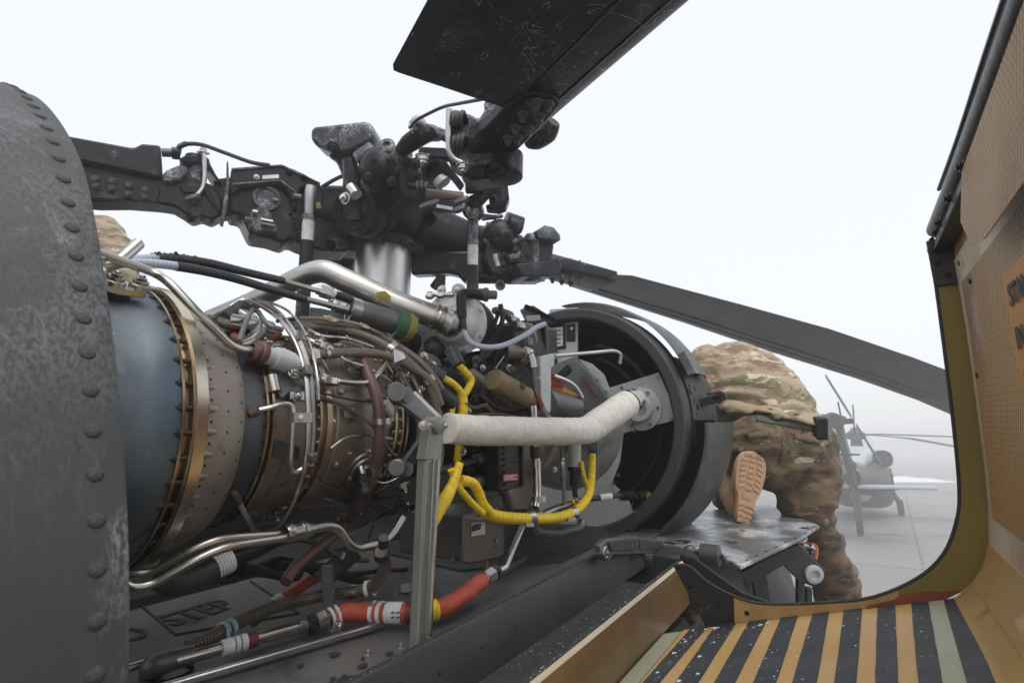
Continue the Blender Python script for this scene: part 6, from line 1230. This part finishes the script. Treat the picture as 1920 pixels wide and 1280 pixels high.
# pitch links
for lab, top, bot, dd_, sc_ in (('pitch control rod with pale worn end hanging from the nearest left rotor arm', (583, 352), (566, 600), 2.38, 1.0), ('pitch control rod with white band hanging right of the mast', (887, 400), (886, 560), 2.42, .92)):
    t = part('pitch_rod', None, g(*bot, d=dd_)); A = g(*top, d=dd_); Z_ = g(*bot, d=dd_); ax_ = (Z_ - A).normalized(); L_ = (Z_ - A).length
    mt = 'alu' if top[0] < 700 else 'rotor_frost'
    B().lathe(A, ax_, [(-.01, .0), (-.008, .022 * sc_), (.02, .027 * sc_), (.06, .026 * sc_), (.10, .024 * sc_), (.12, .022 * sc_)], 18).build('rod_end', mt, t)
    B().lathe(A, ax_, [(.118, .024 * sc_), (.12, .030 * sc_), (.142, .030 * sc_), (.144, .026 * sc_)], 12).build('lock_nut', 'rotor_frost', t); B().lathe(A, ax_, [(.144, .025 * sc_), (.16, .026 * sc_), (.235, .026 * sc_)], 18).build('white_sleeve', 'white', t)
    B().lathe(A, ax_, [(.235, .027 * sc_), (.24, .029 * sc_), (L_, .030 * sc_)], 18).build('rod', 'rotor', t)
    if top[0] > 700:
        B().lathe(A + U_ * .012, -D_ - R_ * .2, [(-.03, .045), (.02, .045), (.024, .036), (.024, 0)], 22).build('rod_eye', 'rotor', t); put('hex_alu', 'bolt', t, A - D_ * .03, -D_, .02)
# blades: airfoil loft
def blade(i, label, st, mat, root_cut=0.):
    t0 = part('blade', label, rp(i, st[0][0], 0, st[0][3]))
    bb = B(); rings = []
    for t, sl, st_, zl, zt in st:
        le = rp(i, t, sl, zl); te = rp(i, t, st_, zt); ch = (te - le); nn = ch.cross(BD[i]).normalized()
        if nn.z < 0: nn = -nn
        up = [(0, 0), (.02, .022), (.08, .042), (.22, .056), (.4, .052), (.7, .026), (.93, .005), (1, .002)]; lo = [(.97, -.003), (.7, -.014), (.4, -.030), (.22, -.034), (.08, -.026), (.02, -.014)]
        rings.append([le + ch * a + nn * (c * ch.length) for a, c in up + lo])
    bb.loft(rings); bb.build('blade_skin', mat, t0)
    return t0
LEo, TEo = .135, -.395
b2t = blade(2, 'black frost-veined rotor blade passing overhead in front of the sky', [(1.335, LEo, TEo + .01, 1.035, .995), (1.36, LEo, TEo, 1.035, .992), (2.2, LEo, TEo, 1.0, .97), (3.2, LEo, TEo, .96, .96), (6, LEo, TEo, .8, .85), (8, LEo, TEo, .55, .62)], 'blade')
def bl2(t, f, off=0.):      # point under blade 2 at span t and chord share f
    le = rp(2, t, LEo, 1.035 - (t - 1.36) * .0417); te = rp(2, t, TEo, .992 - (t - 1.36) * .026)
    lo = [(0, 0), (.02, -.014), (.08, -.026), (.22, -.034), (.4, -.030), (.7, -.014), (.97, -.003), (1, 0)]
    k = next(i for i in range(len(lo) - 1) if lo[i + 1][0] >= f); q = (f - lo[k][0]) / (lo[k + 1][0] - lo[k][0])
    return le.lerp(te, f) + ZV * ((lo[k][1] + (lo[k + 1][1] - lo[k][1]) * q) * .53 - off)
for f in (.10, .30): B().tube([bl2(t, f, .0015) for t in (1.38, 1.8, 2.19)], .0035, 6).build('spar_ridge', 'blade', b2t)
B().prism([bl2(t, f, .001) for t, f in ((1.365, .985), (1.365, .87), (2.19, .87), (2.19, .985))], -ZV * .0012).build('trailing_tab', 'blade_far', b2t)
B().prism([g(x, y, z=EZ + .992) for x, y in ((880, 262), (912, 240), (945, 205), (975, 182), (1005, 176), (1040, 184), (1052, 196), (1030, 225), (1000, 255), (965, 288), (945, 312), (905, 318), (870, 316))], ZV * .05).build('root_plate', 'rotor', b2t, bevel=.008)
B().prism([g(x, y, z=EZ + .985) for x, y in ((930, 248), (975, 196), (1005, 186), (1038, 190), (1040, 200), (1000, 246), (962, 276), (940, 272))], ZV * .008).build('doubler_plate', 'rotor', b2t, bevel=.003)
for k, (x, y) in enumerate(((1006, 194), (1028, 198), (980, 218), (1012, 222), (966, 242), (991, 244), (952, 262), (970, 262))):
    p = g(x, y - 4, z=EZ + .985); put('nut_rotor', 'spline_nut', b2t, p, -ZV, .0128)
B().tube(crom([g(990, 268, d=1.95), g(1005, 262, d=1.92), g(1025, 248, d=1.88), g(1038, 228, d=1.85)], 5), [.02, .036, .04, .025], 12).build('leading_weight', 'rotor', b2t)
b3t = blade(3, 'long grey rotor blade drooping towards the right over the kneeling person', [(1.38, .24, -.22, 1.088, 1.04), (1.46, .26, -.27, 1.088, 1.033), (2.5, .26, -.27, .97, .99), (3.57, .26, -.27, .834, .938), (4.9, .26, -.27, .69, .82), (6.1, .26, -.27, .53, .69), (8, .26, -.27, .2, .42)], 'blade_far')
blade(1, 'black rotor blade root passing behind the aft cowling', [(1.45, .15, -.38, 1.09, 1.06), (2.5, .15, -.38, 1.0, 1.0), (5, .15, -.38, .85, .9), (8, .15, -.38, .4, .5)], 'blade')
blade(4, 'dark rotor blade mostly hidden behind the mast and the engine', [(1.45, .15, -.38, 1.0, .96), (2.5, .15, -.38, .86, .86), (5, .15, -.38, .5, .55), (8, .15, -.38, .0, .1)], 'blade_far')

for f, off in ((.17, .030), (.30, .034)):     # ridges under the far blade
    P = []
    for t, zl, zt in ((1.5, 1.085, 1.03), (2.5, .97, .99), (3.57, .834, .938), (4.9, .69, .82), (6.1, .53, .69)):
        P.append(rp(3, t, .26, zl).lerp(rp(3, t, -.27, zt), f) - ZV * (off * .53 + .002))
    B().tube(P, .006, 6).build('spar_ridge', 'blade_far', b3t)
# ------------------------------------------------------------------ people
def capsule_chain(bb, pts):
    """pts = [(point, radius, (side, squash))...] swept as a thick tapered tube with rounded ends"""
    P = [p for p, r in pts]; R = [r for p, r in pts]
    c = crom(P, 4); n = len(c); rr = [R[min(int(i / 4), len(R) - 2)] * (1 - (i % 4) / 4) + R[min(int(i / 4), len(R) - 2) + 1] * ((i % 4) / 4) for i in range(n - 1)] + [R[-1]]
    bb.tube(c, rr, 16)
    for p, r in ((c[0], rr[0]), (c[-1], rr[-1])): bb.ball(p, r * .98, 14, 8)
def body(name, chains, mat, parent, voxel=.012, wr=.010, freq=14, seed=V((0, 0, 0)), smooth=6, wdir=None):
    bb = B()
    for ch in chains: capsule_chain(bb, ch)
    o = bb.build(name, mat, parent)
    m = o.modifiers.new('r', 'REMESH'); m.mode = 'VOXEL'; m.voxel_size = voxel; m.use_smooth_shade = True
    m = o.modifiers.new('s', 'SMOOTH'); m.iterations = smooth; m.factor = .6
    dg = bpy.context.evaluated_depsgraph_get(); me = bpy.data.meshes.new_from_object(o.evaluated_get(dg))
    o.modifiers.clear(); c = V(WL[o])
    me.update()
    no = [v.normal.copy() for v in me.vertices]
    for v, n in zip(me.vertices, no):
        p = v.co + c; q = V((p.x, p.y, p.z)) * freq + seed
        # cloth folds: ridged noise, stretched sideways
        f = 1 - abs(noise.noise(V((q.x * .55, q.y * .55, q.z * 1.7)))) * 2
        f2 = noise.noise(q * 2.3)
        v.co += n * (wr * (f * .7 + f2 * .35) - wr * .4)
    me.materials.clear(); me.materials.append(MATS[mat]); me.polygons.foreach_set('use_smooth', [True] * len(me.polygons))
    o.data = me; return o
pe = thing('person', 'person in camouflage bending into the inlet, one knee up showing tan boot sole', 'person', g(1590, 1120, d=2.35))
hipR, hipL = g(1505, 838, d=2.30), g(1415, 840, d=2.20)
spine = [(g(1462, 835, d=2.28), .175), (g(1455, 790, d=2.34), .172), (g(1425, 745, d=2.42), .18), (g(1385, 715, d=2.52), .19), (g(1345, 715, d=2.62), .165)]
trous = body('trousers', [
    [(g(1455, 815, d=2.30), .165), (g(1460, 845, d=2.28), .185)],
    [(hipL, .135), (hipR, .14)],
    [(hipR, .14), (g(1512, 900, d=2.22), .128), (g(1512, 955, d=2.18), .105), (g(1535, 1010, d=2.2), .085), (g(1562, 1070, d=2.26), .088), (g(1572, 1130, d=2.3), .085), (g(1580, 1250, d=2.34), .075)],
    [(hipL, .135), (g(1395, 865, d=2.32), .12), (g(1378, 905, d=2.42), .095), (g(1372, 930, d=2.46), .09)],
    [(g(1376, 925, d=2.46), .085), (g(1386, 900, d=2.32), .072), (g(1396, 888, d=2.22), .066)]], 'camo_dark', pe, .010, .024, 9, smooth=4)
jack = body('jacket', [spine,
    [(g(1425, 752, d=2.38), .165), (g(1380, 735, d=2.48), .18)],
    [(g(1335, 690, d=2.50), .115), (g(1310, 705, d=2.45), .085), (g(1300, 745, d=2.42), .070), (g(1290, 780, d=2.46), .055)],
    [(g(1340, 730, d=2.7), .11), (g(1315, 770, d=2.7), .08), (g(1290, 800, d=2.66), .06)]], 'camo', pe, .010, .019, 10, V((5, 2, 1)), smooth=4)
# head and neck, hidden in the inlet but whole
body('head', [[(g(1335, 735, d=2.66), .07), (g(1318, 750, d=2.7), .06)], [(g(1305, 752, d=2.74), .095), (g(1295, 768, d=2.76), .085)]], 'boot_leather', pe, .012, .002, 10)
from mathutils.bvhtree import BVHTree
def surf(obs):
    vs = []; fs = []
    for o in obs:
        k = len(vs); vs += [v.co + WL[o] for v in o.data.vertices]; fs += [[k + i for i in p.vertices] for p in o.data.polygons]
    return BVHTree.FromPolygons(vs, fs)
tree = surf([trous, jack])
def onbody(x, y, lift=.004):
    D = ray(x, y).normalized(); hit = tree.ray_cast(CAM, D)
    return (hit[0] + hit[1] * lift) if hit[0] is not None else CAM + D * 2.2
rows = [[onbody(x, 774 + (x - 1400) * .17 + j * 4.6 - 1, .004) for j in range(4)] for x in range(1418, 1536, 6)]
B().loft(rows, closed=False, caps=False).build('belt', 'belt', pe, solid=.006)
rows = [[onbody(x, 758 + (x - 1400) * .19 + j * 4.2, .010 + .004 * j + .004 * math.sin(x * .11)) for j in range(5)] for x in range(1352, 1541, 6)]
B().loft(rows, closed=False, caps=False).build('jacket_hem', 'camo', pe, solid=.010)
for (x0, y0, x1, y1) in ((1488, 812, 1536, 822), (1402, 812, 1440, 808)):
    rows = [[onbody(x0 + (x1 - x0) * i / 8, y0 + (y1 - y0) * i / 8 + j * 6, .006) for j in range(3)] for i in range(9)]
    B().loft(rows, closed=False, caps=False).build('pocket_flap', 'camo_dark', pe, solid=.006)
B().tube(crom([onbody(1466 + 3 * math.sin(k), 800 + k * 14, .002) for k in range(6)], 3), .0035, 6).build('seat_seam', 'camo_dark', pe)
bl = B()
for k, (x, y) in enumerate(((1442, 777), (1492, 786))): B().box(onbody(x, y + 4, .008), (R_, U_, D_), (.010, .030, .005)).build('belt_loop', 'camo_dark', pe, bevel=.004)
B().box(onbody(1530, 802, .01), (R_, U_, D_), (.028, .045, .03)).build('pouch', 'black', pe, bevel=.01)
B().hose([g(x, y, d=2.2) for x, y in ((1530, 790), (1545, 802), (1544, 830))], .008, 8).build('strap', 'black', pe)
# raised boot with the sole towards the viewer
sc0 = g(1398, 912, d=2.08); su = (g(1410, 850, d=2.10) - g(1383, 968, d=2.06)).normalized(); sn_ = (-D_ * .92 + R_ * .12 + U_ * .12).normalized(); sr_ = su.cross(sn_).normalized(); sn_ = sr_.cross(su)
bo_ = B(); L2 = .142
def sole_w(t): # half widths, t from heel (-1) to toe (1)
    return (.034 + .018 * math.sin((t + .35) * 1.9) if t > -.2 else .034 + .006 * math.sin((t + .2) * 3)) * 1.22
def solept(t, s, h): 
    k = math.sqrt(max(0, 1 - abs(t) ** 6)); return sc0 + su * (t * L2) - sr_ * (s * sole_w(t) * k + .008 * math.sin(t * 1.6)) + sn_ * h
ol = [solept(-1 + 2 * i / 16, 1, 0) for i in range(17)] + [solept(1 - 2 * i / 16, -1, 0) for i in range(1, 16)]
sole = B().prism(ol, sn_ * .022).build('boot_sole', 'boot_sole', pe, bevel=.004)
for k in range(13):
    t = -.9 + k * .147
    if -.35 < t < -.1: continue
    for s in (-.55, .0, .55):
        a = solept(t + random.uniform(-.02, .02), s, .0225); B().box(a, ((sr_ + su * (.35 * (1 if s > 0 else -1 if s < 0 else 0))).normalized(), su, sn_), (.0125, .0065, .003)).build('tread_lug', 'boot_sole', sole, bevel=.0015)
B().box(solept(-.22, 0, .0222), (sr_, su, sn_), (.020, .012, .002)).build('tread_lug', 'boot_sole', sole)
body('boot_upper', [[(sc0 + su * .09 - sn_ * .032, .034), (sc0 + su * .02 - sn_ * .038, .040), (sc0 - su * .09 - sn_ * .036, .038)], [(sc0 - su * .08 - sn_ * .036, .038), (sc0 - su * .05 - sn_ * .10, .040), (sc0 + su * .01 - sn_ * .15, .044)]], 'boot_leather', pe, .008, .002, 10)
body('boot_upper', [[(g(1582, 1250, d=2.34), .06), (g(1585, 1340, d=2.36), .06)]], 'boot_leather', pe, .012, .002, 10)
# second person: only a sleeve and shoulder show past the aft cowling
p2 = thing('person', 'camouflaged sleeve and shoulder of a person half hidden behind the aft cowling', 'person', g(150, 900, d=2.6))
body('jacket', [[(g(172, 470, d=2.75), .17), (g(120, 620, d=2.8), .20), (g(110, 760, d=2.85), .19)], [(g(190, 438, d=2.7), .10), (g(212, 475, d=2.62), .092), (g(222, 540, d=2.55), .076), (g(170, 600, d=2.5), .055)], [(g(90, 440, d=2.85), .1), (g(40, 520, d=2.9), .08), (g(60, 620, d=2.8), .06)]], 'camo', p2, .014, .014, 10, V((3, 8, 2)))
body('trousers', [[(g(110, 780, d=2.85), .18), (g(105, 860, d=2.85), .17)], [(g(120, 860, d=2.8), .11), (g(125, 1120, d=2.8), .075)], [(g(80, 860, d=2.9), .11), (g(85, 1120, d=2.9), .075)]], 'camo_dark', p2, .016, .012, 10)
body('head', [[(g(130, 400, d=2.75), .065), (g(120, 345, d=2.72), .095), (g(118, 325, d=2.7), .09)]], 'boot_leather', p2, .014, .002, 10)

# ------------------------------------------------------------------ the helicopter parked behind in the fog (tail towards us)
ph = thing('parked_helicopter', 'another helicopter seen from its tail, parked on the apron and pale with fog', 'helicopter', V((0, 0, 0)))
PC = g(1622, 962, z=0.0); PCd = (PC - CAM).length
# local frame: forward away from us
pf = V((PC.x, PC.y, 0)).normalized(); pf = (Matrix.Rotation(rad(-1.5), 3, 'Z') @ pf); prt = V((pf.y, -pf.x, 0))
ph.location = PC; WL[ph] = V(PC)
KS = 1.0
def K(x, y, z): return PC + (pf * x + prt * y) * KS + ZV * (z * KS)       # x forward of main wheels, y right, z up
def sect(x, yc, zc, hw, hh, p=3.0, n=20): return [K(x, yc + hw * math.copysign(abs(math.cos(2 * math.pi * k / n)) ** (2 / p), math.cos(2 * math.pi * k / n)), zc + hh * math.copysign(abs(math.sin(2 * math.pi * k / n)) ** (2 / p), math.sin(2 * math.pi * k / n))) for k in range(n)]
bb = B(); bb.loft([sect(x, 0, z, w, h, p) for x, z, w, h, p in ((2.9, 1.3, .45, .35, 2.5), (2.3, 1.35, .95, .75, 3), (1.2, 1.35, 1.16, .98, 4), (-1.2, 1.35, 1.18, 1.0, 4), (-2.3, 1.45, 1.1, .85, 3.5), (-3.2, 1.6, .85, .62, 3), (-4.6, 1.75, .52, .42, 2.5), (-7.5, 1.88, .33, .30, 2.3), (-8.6, 1.95, .24, .26, 2.2))]); bb.build('fuselage', 'far_olive', ph)
bb = B(); bb.loft([sect(x, 0, z, w, h, 3) for x, z, w, h in ((2.0, 2.45, .6, .2), (1.0, 2.6, .75, .38), (-1.4, 2.6, .7, .40), (-2.6, 2.45, .45, .3), (-3.6, 2.2, .25, .15))]); bb.build('transmission_cowl', 'far_frost', ph)
for s in (-1, 1):
    bb = B(); bb.loft([sect(x, s * .92, z, w, h, 2.6) for x, z, w, h in ((.7, 2.42, .30, .30), (-.4, 2.45, .36, .36), (-1.5, 2.45, .38, .36), (-2.0, 2.5, .32, .30))]); bb.build('engine_nacelle', 'far_olive', ph)
    B().lathe(K(-2.02, s * .95, 2.5), -pf, [(0, .31), (.02, .26), (-.15, .22), (-.2, 0)], 20).build('exhaust', 'black_void', ph)
    B().bar(K(.2, s * 1.1, 1.0), K(.0, s * 1.38, .45), .14, .2).build('gear_leg', 'far_olive', ph)
    wh = B().lathe(K(0, s * 1.35 - .12, .33), prt, [(0, .18), (.0, .30), (.05, .34), (.19, .34), (.24, .30), (.24, .18)], 24).build('wheel', 'tyre', ph); B().lathe(K(0, s * 1.35 - .1, .33), prt, [(0, 0), (0, .18), (.2, .18), (.2, 0)], 16).build('hub', 'far_olive', wh)
    B().box(K(-1.0, s * 1.19, 1.3), (pf, prt, ZV), (.6, .02, .55)).build('cabin_door', 'far_olive', ph, bevel=.03)
# tail fin leaning, tail rotor, stabilator, tail wheel
bb = B(); bb.loft([[K(x0, y - .09, z), K(x0 - .05, y, z), K(x0, y + .09, z), K(x1, y + .12, z), K(x1 + .1, y, z), K(x1, y - .12, z)] for x0, x1, y, z in ((-9.1, -7.8, .0, 1.75), (-9.6, -8.5, -.10, 2.8), (-10.1, -9.2, -.20, 3.75), (-10.2, -9.5, -.22, 3.95))]); bb.build('tail_fin', 'far_olive', ph)
B().lathe(K(-9.85, -.24, 3.75), -prt * .9 + ZV * .3, [(-.25, .22), (.1, .26), (.2, .24), (.3, .14), (.42, .12), (.42, 0)], 20).build('tail_gearbox', 'far_olive', ph)
tr0 = K(-9.85, .25, 3.75)
B().cyl(K(-9.85, -.2, 3.72), tr0, .09).build('tail_rotor_shaft', 'far_olive', ph)
for a in (56, 146, 236, 326):
    d = (ZV * math.sin(rad(a)) - pf * math.cos(rad(a)) * .0 - prt * math.cos(rad(a)) * .62 - pf * math.cos(rad(a)) * .78)
    if a in (146, 326): d = (prt * math.cos(rad(a)) * -.05 + pf * math.cos(rad(a)) * 1.3 + ZV * math.sin(rad(a)) * .35)
    d.normalize(); sd_ = d.cross(prt).normalized(); B().prism([tr0 + d * .15 - sd_ * .05, tr0 + d * .5 - sd_ * .12, tr0 + d * 1.65 - sd_ * .10, tr0 + d * 1.68 + sd_ * .10, tr0 + d * .5 + sd_ * .12, tr0 + d * .15 + sd_ * .05], prt * .03).build('tail_rotor_blade', 'far_olive', ph)
for s in (-1, 1): B().prism([K(-8.9, s * .12, 1.62), K(-8.95, s * 2.18, 1.66), K(-8.35, s * 2.18, 1.66), K(-8.0, s * .12, 1.62)], ZV * .09).build('stabilator', 'far_frost', ph, bevel=.03)
B().bar(K(-7.3, 0, 1.6), K(-7.6, 0, .45), .16, .2).build('tail_gear_leg', 'far_olive', ph); B().lathe(K(-7.65, -.10, .24), prt, [(0, 0), (0, .18), (.04, .24), (.16, .24), (.2, .18), (.2, 0)], 20).build('tail_wheel', 'tyre', ph)
B().lathe(K(.45, 0, 0), ZV, [(2.6, .30), (3.1, .25), (3.3, .22), (3.35, .42), (3.6, .40), (3.7, .25), (3.85, .12), (3.9, 0)], 24).build('rotor_head', 'far_olive', ph)
for a in (-35, 55, 145, 235):
    d = prt * math.cos(rad(a)) + pf * math.sin(rad(a)); sd_ = ZV.cross(d)
    P = [K(.45, 0, 3.52) + d * t + ZV * z for t, z in ((.3, 0), (1.2, 0), (4.0, -.16), (8.1, -.62))]
    bb = B(); bb.loft([[p - sd_ * w, p - sd_ * w * .3 + ZV * .035, p + sd_ * w, p - sd_ * w * .3 - ZV * .025] for p, w in zip(P, (.08, .1, .26, .26))]); bb.build('main_rotor_blade', 'far_olive', ph)
B().cyl(K(-9.0, -.05, 3.2), K(-9.9, -.1, 4.35), .025).build('antenna', 'far_olive', ph)
for s_ in (-1, 1):
    for k, (x, z) in enumerate(((-.2, 1.75), (.75, 1.75))): w_ = B().box(K(x, s_ * 1.165, z), (pf, prt, ZV), (.34, .02, .28)).build('cabin_window', 'black', ph, bevel=.03)
    B().bar(K(-8.7, s_ * .3, 1.5), K(-8.6, s_ * 1.2, 1.64), .05, .05).build('stabilator_strut', 'far_olive', ph)
for z in (2.1, 2.6, 3.1, 3.5): B().bar(K(-9.0 - (z - 1.75) * .48, -.13 - (z - 1.75) * .1, z), K(-8.1 - (z - 1.75) * .78, -.13 - (z - 1.75) * .1, z), .02, .02).build('fin_rib', 'far_frost', ph)
B().lathe(K(-9.0, .0, 2.35), -pf, [(-.1, .16), (.1, .18), (.2, .12), (.24, 0)], 16).build('fin_bulge', 'far_olive', ph); B().bar(K(-9.1, -.4, 2.7), K(-9.1, .3, 2.7), .06, .08).build('fin_step', 'far_olive', ph)
B().box(K(-2.4, 0, 2.1), (pf, prt, ZV), (.5, .35, .12)).build('tail_cone_fairing', 'far_frost', ph, bevel=.05)
B().lathe(K(-3.1, 0, 1.2), -pf, [(0, .45), (.2, .40), (.35, .2), (.38, 0)], 18).build('cabin_end_fairing', 'far_frost', ph)
# low snow bank on the apron edge
sb = B(); c0 = g(1735, 903, z=.3); n = 40
rows = []
for i in range(n + 1):
    x = -7 + 14 * i / n; row = []
    for j in range(9):
        y = -1.6 + 3.2 * j / 8; h = max(0, (1 - (x / 7) ** 2)) * max(0, 1 - (y / 1.6) ** 2) * (.75 + .5 * noise.noise(V((x * .7, y * .9, 3)))) * .6
        row.append(V((c0.x + x, c0.y + y + 6, h + .002)))
    rows.append(row)
sb.loft(rows, closed=False, caps=False); sb.build('snow_bank', 'snow', kind='stuff', label='low bank of ploughed snow beyond the parked helicopter')
# ------------------------------------------------------------------ fog
hz = B(); hz.box(V((0, 30, 2.5)), (V((1, 0, 0)), V((0, 1, 0)), ZV), (400, 400, 3.6))
ho = hz.build('haze', None, kind='stuff', label='even white winter fog filling the air over the apron')
hm = bpy.data.materials.new('haze'); hm.use_nodes = True; t = hm.node_tree; t.nodes.clear(); o_ = t.nodes.new('ShaderNodeOutputMaterial'); pv = t.nodes.new('ShaderNodeVolumePrincipled')
pv.inputs['Color'].default_value = (.97, .985, 1, 1); pv.inputs['Density'].default_value = .0135; pv.inputs['Anisotropy'].default_value = .2
t.links.new(pv.outputs[0], o_.inputs['Volume']); ho.data.materials.append(hm)
